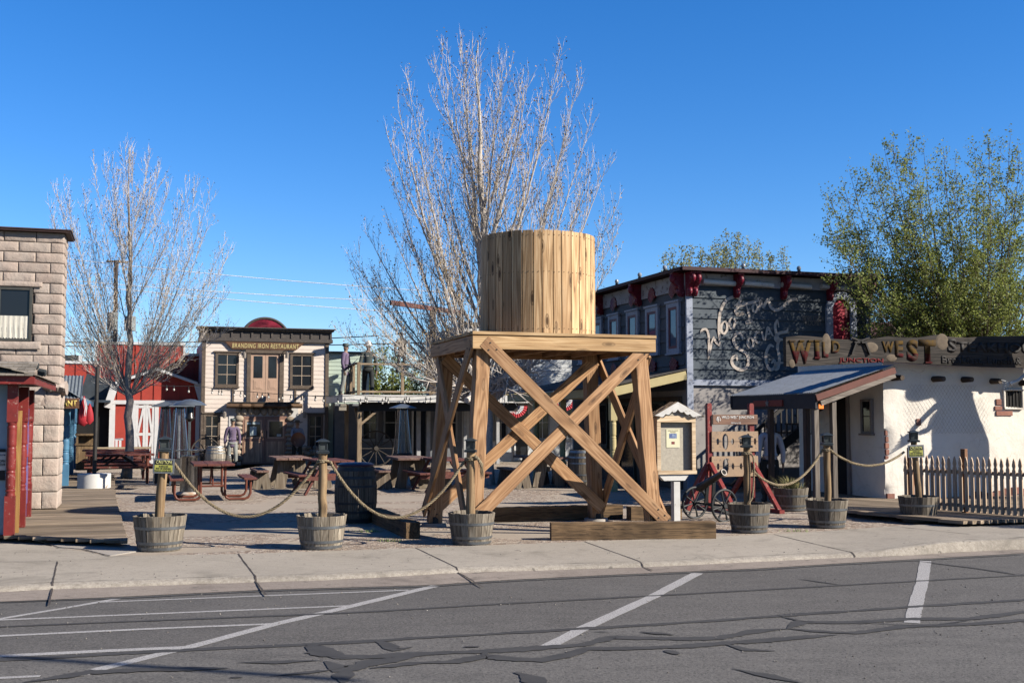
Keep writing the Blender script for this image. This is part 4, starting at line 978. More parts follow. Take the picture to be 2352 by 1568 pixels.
mb = MB(); P = [(xg0 - .12, ze2 - .15), (xk0, zk), (xm_, za), (xk1, zk), (xg1 + .12, ze2 - .15)]
for (x0, z0), (x1, z1) in zip(P, P[1:]): mb.bar((x0, -.12, z0), (x1, -.12, z1), .26, .09, (0, 0, 1))
mb.build('rake_trim', barn_white, bn)
mb = MB()
for (x0, z0), (x1, z1) in zip(P, P[1:]): mb.bar((x0, .8, z0 + .07), (x1, .8, z1 + .07), 2.1, .03, (0, 0, 1))
mb.build('roof', paint('dark_tin', (.10, .12, .14), (.07, .08, .09), 5, .5, .1, metal=.4), bn)
# beam, posts, doors
mb = MB(); zb_ = f_(zT(640, 165)).z; mb.box(xg0, xg1, -.07, .0, zb_ - .07, zb_ + .07); mb.build('beam', barn_white, bn)
def vpost(xpix, w_=.14, z0=0.0, z1=None, y0=-.06):
    x = f_((zT(xpix, 400)[0], 900)).x; MB().box(x - w_ / 2, x + w_ / 2, y0, y0 + .05, z0, zb_ - .071 if z1 is None else z1).build('post', barn_white, bn)
    return x
for xp in (558, 590): vpost(xp, .1)
xd0, xd1 = vpost(818), vpost(1080); vpost(1545, .14)
xc_ = (xd0 + xd1) / 2 + .02; zmid = f_(zT(900, 530)).z
for s_, (a, b) in ((1, (xd0 + .07, xc_)), (-1, (xc_, xd1 - .07))):
    mb = MB(); mb.box(a + .003, b - .003, -.03, .0, .05, zb_ - .08); d = mb.build('barn_door', barn_red, bn)
    mb = MB(); wd = .09; q = -.045
    mb.box(a + .003, a + wd, q, -.031, .05, zb_ - .09); mb.box(b - wd, b - .003, q, -.031, .05, zb_ - .09)
    for z in (.12, zmid, zb_ - .16): mb.box(a + wd + .001, b - wd - .001, q + .002, -.031, z - .05, z + .05)
    x0, x1 = (a + wd, b - wd) if s_ > 0 else (b - wd, a + wd)
    mb.bar((x0, q - .001, zmid + .06), (x1, q - .001, zb_ - .22), .012, .075, (1, 0, 0)); mb.bar((x1, q - .001, .18), (x0, q - .001, zmid - .06), .012, .075, (1, 0, 0))
    mb.build('door_trim', barn_white, d)
# little rail left of the tree and dark awning left
x0, x1 = f_(zT(600, 600)).x, f_(zT(695, 600)).x; zr3 = f_(zT(640, 585)).z
mb = MB(); mb.box(x0, x1, -.5, -.44, zr3 - .04, zr3 + .03); mb.box(x0 + .02, x0 + .1, -.5, -.45, 0, zr3 - .041); mb.box(x1 - .14, x1 - .06, -.5, -.45, 0, zr3 - .041); mb.build('railing', barn_white, bn)
mb = MB(); xq0, xq1 = f_(zT(120, 300), -.8).x, f_(zT(540, 300), -.8).x; mb.box(xq0, xq1, -.9, BY - .05, zb_ - .02, zb_ + .06); mb.build('side_awning', paint('awning_dark', (.05, .08, .11), (.04, .05, .06), 5, .6, .1), bn)
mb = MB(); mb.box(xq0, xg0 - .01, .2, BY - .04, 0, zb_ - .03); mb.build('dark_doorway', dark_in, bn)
for pxx in (zT(705, 880),): pass

# ================================================================ BRANDING IRON RESTAURANT
CF = Fr(G(zC(463, 1480))); CF = Fr((CF.o.x, CF.o.y, 0))
c_ = lambda x, y, ly=0: CF.front(zC(x, y), ly)
rs = efr('restaurant', CF, 'cream clapboard false front restaurant with dark cornice and stone framed double doors', 'restaurant')
X0, X1 = c_(463, 900).x, c_(1590, 900).x; ZT = c_(1000, 375).z
sidm = paint('cream_siding', (.88, .76, .66), (.78, .67, .58), 4, .7, .1, isl=.06)
MB().box(X0, X1, .02, 5, 0, ZT).build('wall', sidm, rs)
siding(X0 + .1, X1 - .1, .05, ZT, .155, mat=sidm, parent=rs, proud=.011)
for xa1, xb1 in ((X0 - .02, X0 + .11), (X1 - .1, X1 + .03)): MB().box(xa1, xb1, -.045, .12, 0, ZT).build('corner_board', trim_brown, rs, bevel=.004)
zc0, zc1 = ZT, c_(1000, 250).z; corn = paint('cornice_brown', (.095, .08, .072), (.07, .06, .055), 8, .7, .2, worn=.1, worncol=(.25, .2, .14))
mb = MB(); cx0_, cx1_ = X0 - .15, X1 + .16
mb.box(cx0_, cx1_, -.12, .6, zc0, zc0 + .13); mb.box(cx0_ + .03, cx1_ - .03, -.08, .6, zc0 + .13, zc1 - .1); mb.box(cx0_ - .03, cx1_ + .03, -.22, .6, zc1 - .1, zc1 - .04); mb.box(cx0_ - .08, cx1_ + .08, -.28, .62, zc1 - .04, zc1)
n_ = 13
for i in range(n_ + 1): x = cx0_ + .05 + (cx1_ - cx0_ - .16) * i / n_; mb.box(x, x + .07, -.115, -.081, zc0 + .131, zc1 - .101)
mb.build('cornice', corn, rs, bevel=.004)
# sunburst fan
fcx, fz0, fz1 = c_(1038, 245).x, zc1, c_(1038, 160).z; fr_ = (c_(1220, 245).x - c_(855, 245).x) / 2
Rc = (fr_ ** 2 + (fz1 - fz0) ** 2) / (2 * (fz1 - fz0)); zc_ = fz1 - Rc; a0 = math.asin(fr_ / Rc)
pts = [(fcx + (Rc - .05) * math.sin(a), zc_ + (Rc - .05) * math.cos(a)) for a in [(-a0 + 2 * a0 * i / 30) for i in range(31)]]
mb = MB(); mb.prism([(p[0], max(p[1], fz0 + .005)) for p in pts], .12, .18); fan = mb.build('sunburst', paint('crimson_fan', (.42, .02, .06), (.3, .015, .04), 5, .5, .1), rs)
mb = MB()
for i in range(1, 30): a = pts[i]; mb.bar((fcx, .115, fz0 + .02), (a[0], .115, a[1]), .012, .014, (0, 1, 0))
mb.build('rays', paint('dark_crimson', (.22, .01, .03), None, 5, .5, 0), fan)
mb = MB(); mb.tube([(fcx + Rc * math.sin(a), .13, zc_ + Rc * math.cos(a)) for a in [(-a0 + 2 * a0 * i / 30) for i in range(31)]], .05, 8); mb.build('fan_rim', corn, rs, smooth=True)
# name board
pl_ = [c_(670, 372), c_(1380, 392), c_(1305, 450), c_(735, 440)]
zz0, zz1 = c_(1020, 446).z, c_(1020, 380).z
mb = MB(); mb.prism([(pl_[0].x, zz1), (pl_[1].x, zz1), (pl_[2].x, zz0), (pl_[3].x, zz0)], -.1, -.05); nbd = mb.build('name_board', browns, rs, bevel=.006)
ylet = paint('cream_letter', (.78, .68, .32), (.7, .58, .25), 6, .6, 0)
ta = c_(735, 432); tb_ = c_(1330, 432)
text('BRANDING IRON RESTAURANT', 'lettering', ylet, nbd, Vector((ta.x, -.101, zz0 + (zz1 - zz0) * .2)), tb_.x - ta.x, (zz1 - zz0) * .62, .003, shear=.12, bold=.0, spacing=1.15)
# upper windows
def rwin(a, b, c2, d, nx, nz, head=.06, **k):
    p0, p1 = c_(a, d), c_(b, c2); p2 = c_(b, d); return window(rs, p0.x, p1.x, p0.z, c_(a, c2).z, nx, nz, head=head, fw_=.09, **k)
rwin(582, 798, 468, 775, 2, 3); rwin(1252, 1466, 480, 785, 2, 3); 
rwin(474, 632, 1018, 1330, 2, 3); rwin(1408, 1552, 1022, 1330, 2, 3)
# upper double doors
dt = paint('tan_door', (.58, .39, .28), (.5, .33, .235), 6, .55, .1)
a, b = c_(862, 920), c_(1200, 470); zb2, zt_2 = c_(1000, 918).z, c_(1000, 478).z
mb = MB(); mb.box(a.x, a.x + .14, -.09, .0, zb2, zt_2); mb.box(b.x - .16, b.x, -.09, 0, zb2, zt_2); mb.box(a.x - .06, b.x + .06, -.12, 0, zt_2 + .001, zt_2 + .12); mb.build('door_surround', trim_brown, rs, bevel=.005)
for x0, x1 in ((a.x + .14, (a.x + b.x) / 2 - .005), ((a.x + b.x) / 2 + .005, b.x - .16)):
    mb = MB(); mb.box(x0, x1, -.05, 0, zb2, zt_2 - .005); d = mb.build('upper_door', dt, rs, bevel=.004); m_ = .1; zc2 = zb2 + (zt_2 - zb2) * .5
    mb = MB(); mb.box(x0 + m_, x1 - m_, -.056, -.051, zc2, zt_2 - .1); mb.build('pane', dg_, d)
    mb = MB()
    for z0, z1 in ((zb2 + .08, zb2 + (zt_2 - zb2) * .22), (zb2 + (zt_2 - zb2) * .27, zc2 - .07)):
        mb.box(x0 + m_, x1 - m_, -.062, -.051, z0, z1); mb.box(x0 + m_ + .06, x1 - m_ - .06, -.07, -.0621, z0 + .05, z1 - .05)
    mb.build('door_panels', dt, d, bevel=.004)
# awning log with stone surround
a, b = c_(700, 960), c_(1335, 930); za0, za1 = c_(1000, 968).z, c_(1000, 925).z
MB().box(a.x, b.x, -.38, 0, za1, za1 + .05).build('awning', blackm, rs, bevel=.01)
e_ = MB()
n_ = 6
for i in range(n_): x = a.x + .2 + (b.x - a.x - .4) * i / (n_ - 1); e_.tube([(x - .28, -.32, (za0 + za1) / 2), (x + .28, -.32, (za0 + za1) / 2)], (za1 - za0) / 2 * .9, 12)
e_.build('logs', wood('log_brown', (.24, .15, .08), (.16, .09, .05), (.07, .045, .03), 'X'), rs, smooth=True)
MB().box(a.x + .03, b.x - .03, -.03, -.005, 1.0, za0).build('render_panel', paint('white_render', (.70, .68, .66), (.6, .58, .57), 4, .9, .3), rs)
stm = paint('river_stone', (.42, .33, .24), (.30, .27, .235), 2.5, .85, .5, isl=.7)
mb = MB(); random.seed(21)
def stonep(x, z, rx, rz): mb.sphere((x, -.06, z), 1, 12, 8, rx, .11, rz / 1.0)
xs_l, xs_r = c_(790, 1200).x, c_(1250, 1200).x; zs_t = c_(1000, 995).z; x = xs_l
while x < xs_r + .1: w_ = random.uniform(.16, .24); stonep(x, zs_t + random.uniform(-.02, .02), w_ * .62, .15); x += w_ * 1.15
for xx in (xs_l, xs_r):
    z = .15
    while z < zs_t - .25: h = random.uniform(.12, .2); stonep(xx + random.uniform(-.03, .03), z + h / 2, random.uniform(.13, .18), h * .62); z += h * 1.15
for i in range(34):
    for side_ in (0, 1):
        xx = random.uniform(X0 + .1, c_(760, 1400).x) if side_ == 0 else random.uniform(c_(1300, 1400).x, X1 - .1); stonep(xx, random.uniform(.1, .62), random.uniform(.1, .16), random.uniform(.08, .12))
mb.build('river_stones', stm, rs, smooth=True)
# main doors
p0, p1 = c_(822, 1470), c_(1225, 1040); zdt = c_(1000, 1040).z
MB().box(p0.x - .03, p1.x + .03, -.02, .02, 0, zdt + .05).build('doorway', trim_brown, rs)
dw = wood('door_planks', (.62, .42, .28), (.46, .30, .2), (.25, .16, .1), 'Z', isl=.3); dbr = paint('door_brown', (.34, .19, .14), (.26, .15, .11), 5, .5, .05)
xm2 = (p0.x + p1.x) / 2
for sd, (x0, x1) in enumerate(((p0.x, xm2 - .006), (xm2 + .006, p1.x))):
    mb = MB(); mb.box(x0, x1, -.07, -.021, .03, zdt); d = mb.build('front_door', dbr, rs, bevel=.005)
    za, zb3 = c_(900, 1240).z, c_(900, 1072).z; m_ = .09
    f2 = MB(); f2.box(x0 + m_, x1 - m_, -.085, -.071, za, za + .06); f2.box(x0 + m_, x1 - m_, -.085, -.071, zb3 - .06, zb3); f2.box(x0 + m_, x0 + m_ + .06, -.085, -.071, za + .061, zb3 - .061); f2.box(x1 - m_ - .06, x1 - m_, -.085, -.071, za + .061, zb3 - .061); f2.build('window_frame', dt, d)
    MB().box(x0 + m_ + .06, x1 - m_ - .06, -.076, -.0712, za + .06, zb3 - .06).build('pane', dg_, d)
    mb = MB(); x = x0 + .06
    while x < x1 - .08: mb.box(x, x + .075, -.08, -.071, .1, za - .1); x += .082
    mb.build('planks', dw, d)
    hx = xm2 + (-.07 if sd == 0 else .07); MB().tube([(hx, -.07, za + .02), (hx, -.13, za + .04), (hx, -.13, za + .26), (hx, -.07, za + .28)], .014, 8).build('handle', blackm, d, smooth=True)
    mb = MB()
    if sd == 0: mb.box(x0 + .26, x0 + .5, -.08, -.0765, za + .12, za + .44); mb.box(x0 + .33, x0 + .62, -.0795, -.0765, zb3 - .16, zb3 - .08); mb.box(x0 + .16, x0 + .3, -.0795, -.0765, zb3 - .17, zb3 - .09)
    else: mb.lathe([(0, -.001), (.07, -.001), (.07, .001)], 16, (x0 + .24, -.078, za + .15)); mb.box(x1 - .36, x1 - .2, -.08, -.0765, za + .08, za + .16)
    mb.build('notices', paint('notice_paper', (.62, .72, .70), (.5, .6, .6), 20, .8, 0), d)
def lantern(M_fr, px, label, zoomf=zC, s=1.0, parent=None):
    p = M_fr.world(M_fr.front(zoomf(*px), -.22)); e = empty('wall_lantern', p, M_fr.a, label, 'lantern', 'wall lanterns on the restaurant front'); e.scale = (s, s, s)
    MB().tube([(-.12, .2, .05), (-.1, .08, .16), (-.02, .0, .17), (0, 0, .12)], .012, 6).build('arm', blackm, e)
    mb = MB(); mb.lathe([(.0, .14), (.03, .12), (.075, .08)], 12); mb.lathe([(.07, .08), (.06, -.1), (.0, -.11)], 8); mb.build('shade', paint('lantern_pale', (.34, .30, .26), (.24, .2, .17), 9, .4, .1), e, smooth=True)
for q, lb in (((845, 495), 'wall lantern between the left upper window and the upper doors'), ((1228, 495), 'wall lantern between the upper doors and the right upper window'), ((668, 1030), 'wall lantern left of the stone door surround'), ((1385, 1030), 'wall lantern right of the stone door surround')): lantern(CF, q, lb)
# small struts over the door
for xx in (745, 1302):
    q = c_(xx, 800); MB().box(q.x - .035, q.x + .035, -.05, -.02, c_(xx, 925).z, c_(xx, 790).z).build('strut', trim_brown, rs)
# cowboy dummy in the right upper window: hat and pale shirt behind the glass plane -> built in front of dark pane
# string lights across the restaurant front
A = CF.world(c_(-400, 700, -1.5)); Bp = CF.world(c_(420, 768, -1.5)); C2 = CF.world(c_(900, 820, -1.6)); D2 = CF.world(c_(1640, 862, -1.8))
pts = hang(A, Bp, .1, 10) + hang(Bp, C2, .03, 10)[1:] + hang(C2, D2, .03, 14)[1:]
drops = [CF.world(c_(x, y, -1.6)) for x, y in ((557, 790), (617, 800), (643, 802), (755, 810), (812, 815), (846, 820), (962, 828), (1005, 828), (1062, 830), (1157, 850), (1187, 838), (1260, 850), (1357, 850), (1377, 848), (1480, 855), (1555, 862), (150, 760), (215, 762), (347, 778))]
bulb_string('string_lights', pts, drops, 'string of clear bulbs slung across the front of the restaurant')

# ================================================================ PALE GREEN SHOP AND BALCONY
mint = paint('mint_siding', (.50, .60, .50), (.44, .53, .44), 4, .7, .1)
d_ = lambda fr_, x, y, ly=0: fr_.front(zD(x, y), ly)
MF = Fr(CF.world((X1 + .05, .35, 0)))
gs = efr('mint_shop', MF, 'pale green clapboard shop between the restaurant and the balcony', 'building')
mx1 = d_(MF, 620, 700).x; mzt = d_(MF, 400, 475).z
MB().box(0, mx1, .02, 5, 0, mzt).build('wall', mint, gs); siding(0, mx1, .05, mzt, .15, mat=mint, parent=gs)
MB().box(-.05, mx1 + .1, -.1, .5, mzt, mzt + .06).build('parapet_cap', dkgrey, gs)
p0, p1 = d_(MF, 340, 1240), d_(MF, 610, 1020); window(gs, p0.x, p1.x, p0.z, p1.z, 1, 1, fm=mint, fw_=.1)
# balcony structure
QF = Fr(G(zD(530, 1500))); QF = Fr((QF.o.x, QF.o.y, 0))
q_ = lambda x, y, ly=0: QF.front(zD(x, y), ly)
bal = efr('balcony', QF, 'timber porch carrying a railed balcony deck with white fascia', 'balcony')
bwood = wood('balcony_wood', (.45, .34, .22), (.33, .24, .15), (.17, .115, .07), 'Z', isl=.3, knots=.4); bwx = wood('balcony_rail_wood', (.47, .36, .24), (.35, .26, .17), (.17, .115, .07), 'X', isl=.3, knots=.4)
zf1, zf0 = q_(700, 850).z, q_(700, 915).z; BX0, BX1 = q_(390, 900, -.4).x, q_(2050, 900, -.4).x; DEP = 3.2
mb = MB(); mb.box(BX0, BX1, -.44, -.4, zf0, zf1); mb.box(BX0 - .04, BX0, -.44, DEP, zf0, zf1); mb.build('fascia', white_p, bal)
MB().box(BX0 + .001, BX1, -.399, DEP, zf0 + .06, zf1 - .03).build('deck', bwx, bal)
mb = MB(); mb.box(BX0 + .6, BX1 - .3, -.06, .06, zf0 - .3, zf0 + .05); mb.build('beam', blackm, bal)
for xx in (530, 1090 + 600, ):
    x = q_(xx, 1200).x; beam('post', (x, 0, 0), (x, 0, zf0 - .3), .15, .15, bwx, bal)
x = q_(530, 1200).x; xb_ = q_(305, 1200, 1.2).x
l = QF.side(zD(305, 1200), x); beam('post', (x, l.y if l.y < 4 else 2.6, 0), (x, l.y if l.y < 4 else 2.6, zf0 - .05), .14, .14, bwx, bal)
MB().bar((x + .05, 0, zf0 - .75), (x + .62, 0, zf0 - .28), .08, .09, (0, 1, 0)).build('knee_brace', bwx, bal)
MB().bar((x, .1, zf0 - .75), (x, .75, zf0 - .2), .08, .09, (1, 0, 0)).build('knee_brace', bwx, bal)
# railing on top
rz0, rz1 = zf1, q_(525, 555).z; rx0 = q_(525, 700).x
for xx in (525, 917, 1310, 1700): xq = q_(xx, 700).x; MB().box(xq - .05, xq + .05, -.05, .05, rz0, rz1).build('rail_post', bwood, bal)
for yy in (.95, 1.5, 2.6): MB().box(rx0 - .04, rx0 + .04, yy - .04, yy + .04, rz0, rz1 - .06).build('rail_post', bwood, bal)
mb = MB(); mb.box(rx0 + .051, BX1, -.04, .04, rz1 - .09, rz1 - .03); mb.box(rx0 + .051, BX1, -.03, .03, rz0 + .08, rz0 + .15); mb.build('front_rails', bwx, bal)
mb = MB(); mb.box(rx0 - .04, rx0 + .035, .051, 2.8, rz1 - .06, rz1); mb.box(rx0 - .03, rx0 + .03, .051, 2.8, rz0 + .08, rz0 + .15); mb.build('side_rails', bwx, bal)
s0 = q_(350, 930, -.46); s1 = q_(415, 988, -.46); e = empty('small_sign', QF.world((s0.x, -.47, s1.z)), GRID, 'small pale sign hanging under the balcony corner', 'sign'); MB().box(0, s1.x - s0.x, 0, .015, 0, s0.z - s1.z).build('board', paint('pale_board', (.42, .37, .30), (.3, .26, .2), 8, .8, .1), e)
text('SALOON', 'lettering', sign_k, e, Vector((.02, -.001, .1)), (s1.x - s0.x) - .04, .08, .002)
drops = [QF.world(q_(x, y, -.6)) for x, y in ((140, 850), (210, 860), (340, 870), (402, 870), (540, 880), (585, 862), (600, 868), (738, 880), (768, 862), (790, 875), (935, 872), (952, 865), (980, 870), (1127, 865), (1130, 872), (1170, 868))]
bulb_string('string_lights', hang(QF.world(q_(0, 850, -.6)), QF.world(q_(520, 850, -.6)), .05, 12) + hang(QF.world(q_(520, 850, -.6)), QF.world(q_(1300, 838, -.6)), .08, 20)[1:], drops, 'string of clear bulbs along the white balcony fascia')

# ================================================================ WHITE STORE IN THE MIDDLE (behind the tower)
VF = Fr(QF.world((0, DEP + .3, 0)))
v_f = lambda p, ly=0: VF.front(p, ly)
ws_ = efr('white_store', VF, 'white clapboard store with a shaded porch, seen through the legs of the water tower', 'building')
wsid = paint('white_siding', (.62, .63, .62), (.54, .55, .54), 4, .7, .1)
wxa, wxb = v_f((1062, 900)).x, v_f((1480, 900)).x; wzt = v_f((1100, 748)).z; wxl = v_f((770, 900)).x
MB().box(wxa, wxb, .02, 6, 0, wzt).build('wall', wsid, ws_)
siding(wxa, wxb, 2.0, wzt, .17, mat=wsid, parent=ws_)
MB().box(wxa - .1, wxb, -.12, .3, wzt, wzt + .12).build('parapet_cap', dkgrey, ws_)
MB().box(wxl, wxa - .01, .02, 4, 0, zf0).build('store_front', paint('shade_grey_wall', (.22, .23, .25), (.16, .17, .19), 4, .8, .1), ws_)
# shop windows and doors along the shaded front
for i, (a, b, kind) in enumerate(((830, 868, 'w'), (880, 935, 'w'), (945, 985, 'd'), (1000, 1050, 'w'), (1135, 1165, 'w'), (1180, 1215, 'd'), (1228, 1262, 'w'), (1300, 1345, 'w'))):
    x0, x1 = v_f((a, 1000)).x, v_f((b, 1000)).x
    if kind == 'w': window(ws_, x0, x1, .85, 2.2, 2, 2, fm=paint('grey_frame', (.36, .37, .38), None, 5, .7, .1), mm=white_p)
    else:
        o = window(ws_, x0, x1, .1, 2.2, 1, 1, fm=white_p, name='door'); 
mb = MB(); px_a, px_b = v_f((1062, 900), -1.9).x, v_f((1420, 900), -1.9).x; zp = v_f((1200, 908), -1.9).z
mb.box(px_a, px_b, -1.95, .0, zp, zp + .07); mb.build('porch_roof', blackm, ws_)
mb = MB(); mb.box(px_a, px_b, -1.98, -1.951, zp - .12, zp + .09); mb.build('porch_fascia', paint('pale_yellow', (.52, .44, .22), (.44, .37, .18), 5, .7, .1), ws_)
for p in (1068, 1143, 1230): x = v_f((p, 1000), -1.85).x; MB().box(x - .06, x + .06, -1.9, -1.78, 0, zp).build('porch_post', paint('pale_post', (.5, .5, .5), None, 5, .7, .1), ws_)
for p in (zV(350, 0)[0], zV(460, 0)[0]): x = QF.front((p, 1000), 1.5).x; MB().box(x - .07, x + .07, 1.4, 1.54, 0, zf0 + .05).build('post', paint('pale_post', (.5, .5, .5), None, 5, .7, .1), bal)
# bunting fans in the porch shade
def fan(c, r, label):
    e = empty('bunting_fan', c, GRID, label, 'bunting', 'patriotic fans hanging in the porch shade')
    for r0, r1, m_, nm in ((0, .38, bluec, 'blue_centre'), (.385, .7, whitec, 'white_band'), (.705, 1, redc, 'red_band')):
        mb = MB(); L = []; n_ = 28
        for i in range(n_ + 1):
            a = math.pi * i / n_; y = .02 * (i % 2); L.append(mb.av([(r * r0 * math.cos(a), y - .0, -r * r0 * math.sin(a)), (r * r1 * math.cos(a), y, -r * r1 * math.sin(a))]))
        for a, b in zip(L, L[1:]): mb.f.append([a, a + 1, b + 1, b])
        mb.build(nm, m_, e, fix=False)
for p, lb in ((zV(1350, 215), 'red white and blue fan bunting left of the tower brace crossing'), (zV(1465, 205), 'fan bunting second from the left in the porch'), (zF(1005, 570), 'fan bunting just left of the back right tower leg'), (zF(1190, 590), 'fan bunting just right of the back right tower leg')):
    fan(VF.world(VF.front(p, -2.05)) , .45, lb)
# ================================================================ MURAL BUILDING (slate blue, right of centre)
UF = Fr(G((1583, 1125))); UF = Fr((UF.o.x, UF.o.y, 0))
h_ = lambda x, y, ly=0: UF.front(zH(x, y), ly)
hs_ = lambda x, y, lx=0: UF.side(zH(x, y), lx)
slate = paint('slate_blue_siding', (.082, .105, .128), (.055, .075, .096), 5, .7, .15, isl=.12)
slate_d = paint('slate_side_siding', (.10, .115, .14), (.075, .09, .11), 5, .7, .15, isl=.12)
lav = paint('pale_blue_trim', (.42, .46, .56), (.34, .38, .47), 6, .6, .15, worn=.15, worncol=(.2, .2, .22))
burg = paint('burgundy_paint', (.22, .012, .035), (.15, .01, .025), 8, .4, .25, worn=.08, worncol=(.45, .4, .4))
mbld = efr('mural_building', UF, 'slate blue clapboard false front building with painted mural lettering and burgundy brackets', 'building')
ux1 = h_(2105, 700).x; uzt = h_(850, 150).z; uz_m = h_(850, 255).z; uz_b = h_(845, 935).z; UD = 7.6
stucco_g = paint('grey_stucco', (.42, .39, .37), (.34, .32, .31), 2.5, .95, .5, worn=.12, worncol=(.24, .22, .21))
MB().box(0, ux1, .02, UD, 0, uzt - .05).build('wall', stucco_g, mbld)
siding(.12, ux1, uz_b, uz_m, (uz_m - uz_b) / 9.2, mat=slate, parent=mbld, proud=.03)
siding(-UD, -.12, uz_b - .25, uz_m, .3, M=side_M(0), mat=slate_d, parent=mbld, proud=.03, seglen=1.2)
mb = MB(); mb.box(-.05, .11, -.06, -.005, 0, uz_m + .03); mb.box(.111, ux1, -.05, -.005, uz_b - .14, uz_b - .002); mb.box(ux1 - .0, ux1 + .12, -.06, .1, 1.6, uz_m); mb.build('corner_trim', lav, mbld)
# frieze + cornice
frz = paint('peeling_frieze', (.50, .50, .53), (.40, .40, .43), 3, .8, .2, worn=.3, worncol=(.22, .2, .19))
mb = MB(); mb.box(.0, ux1 + .1, -.05, .0, uz_m, uzt - .06); mb.box(-.05, -.0, .0, UD, uz_m - .1, uzt - .06); mb.build('frieze', frz, mbld)
mb = MB(); mb.M = Matrix.Rotation(R(90), 4, 'Y') @ Matrix.Identity(4)
mb = MB()
for a, b in ((.35, 1.25), (1.45, 2.25), (2.5, 3.3), (3.6, 4.3)):
    if b < ux1 + .2: mb.tube([(a, -.12, uz_m + .09), (b, -.12, uz_m + .06)], .065, 10)
mb.build('crown_moulding', white_p, mbld, smooth=True)
mb = MB(); mb.box(-.3, ux1 + .35, -.42, UD, uzt - .03, uzt); mb.box(-.34, ux1 + .38, -.46, -.36, uzt - .05, uzt + .035); mb.box(-.38, -.28, -.38, UD, uzt - .05, uzt + .03); mb.build('roof_edge', paint('dark_burgundy_edge', (.07, .02, .025), (.04, .02, .02), 7, .7, .2), mbld)
def corbel(M_, name='bracket'):
    mb = MB(); mb.M = M_ @ Matrix.Diagonal((.6, .75, .9, 1)); pr = [(0, 0), (-.40, 0), (-.42, -.06), (-.38, -.12), (-.40, -.2), (-.35, -.3), (-.25, -.36), (-.2, -.42), (-.21, -.52), (-.14, -.62), (-.07, -.64), (0, -.6)]
    n_ = len(pr); a = mb.av([(-.1, p[0], p[1]) for p in pr]); b = mb.av([(.1, p[0], p[1]) for p in pr])
    mb.f.append([a + i for i in range(n_)]); mb.f.append([b + i for i in reversed(range(n_))])
    for i in range(n_): j = (i + 1) % n_; mb.f.append([a + j, a + i, b + i, b + j])
    mb.box(-.12, .12, -.44, 0, -.05, -.001); mb.sphere((0, -.37, -.16), .13, 10, 8); mb.sphere((0, -.17, -.5), .1, 10, 8)
    o = mb.build(name, burg, mbld, bevel=.012)
sc_c = lambda x, y, z, ang=0: Matrix.Translation((x, y, z)) @ Matrix.Rotation(ang, 4, 'Z')
for xx in (790, 850, 1155, 1495, 1828, 2105): corbel(sc_c(max(.0, h_(xx, 200).x) if xx > 800 else -.0, -.02, uzt - .05))
for xx, yy in ((485, 290), (208, 350)): l = hs_(xx, yy); corbel(sc_c(-.03, l.y, uzt - .05, R(-90)))
corbel(sc_c(-.03, .12, uzt - .05, R(-90)))
# tall windows in the left face with shell ornaments
shellm = burg
def shell(a, z, flip, M_, r=.19, hh=.4):
    mb = MB(); mb.M = M_ @ Matrix.Translation((a, -.05, z)) @ (Matrix.Rotation(R(180), 4, 'Y') if flip else Matrix.Identity(4)); c = [(0, .0, 0)]; n_ = 15
    P = []
    for i in range(n_ + 1):
        t = -1.9 + 3.8 * i / n_; k = 1 + .07 * math.cos(i * math.pi); P.append((r * math.sin(t) * k, -.02 - .015 * (i % 2), hh * .5 + hh * .5 * math.cos(t) * k))
    b = mb.av(P); c = mb.av([(0, -.045, .03)])
    for i in range(n_): mb.f.append([b + i, b + i + 1, c])
    b2 = mb.av([(p[0], .02, p[2]) for p in P])
    for i in range(n_): mb.f.append([b + i + 1, b + i, b2 + i, b2 + i + 1])
    mb.build('shell_ornament', shellm, mbld)
burgf = paint('burgundy_frame', (.17, .012, .03), (.12, .01, .02), 6, .5, .1)
M_ = side_M(0)
for (xa_, ya, xb_, yb) in ((680, 392, 775, 740), (527, 425, 621, 750), (388, 452, 475, 770), (257, 480, 335, 785), (138, 510, 212, 800), (40, 530, 100, 815)):
    A = hs_(xa_, ya); B_ = hs_(xb_, yb); y1_, y0_ = A.y, B_.y; zt_ = A.z; zb_2 = hs_(xb_, yb).z
    o = window(mbld, -y1_, -y0_, zb_2, zt_, 1, 1, fm=lav, M=M_, y=-.03, fw_=.11, head=.04, glassm=glass('sky_glass', (.10, .16, .24), .03))
    f2 = MB(); f2.M = M_; x0, x1, z0, z1 = -y1_ + .111, -y0_ - .111, zb_2 + .111, zt_ - .111
    f2.box(x0, x0 + .06, -.075, -.057, z0, z1); f2.box(x1 - .06, x1, -.075, -.057, z0, z1); f2.box(x0 + .06, x1 - .06, -.075, -.057, z1 - .06, z1); f2.box(x0 + .06, x1 - .06, -.075, -.057, z0, z0 + .06); f2.build('sash', burgf, o)
    shell(-(y1_ + y0_) / 2, zt_ + .07, False, M_, .2, .42); shell(-(y1_ + y0_) / 2, zb_2 - .06, True, M_, .2, .42)
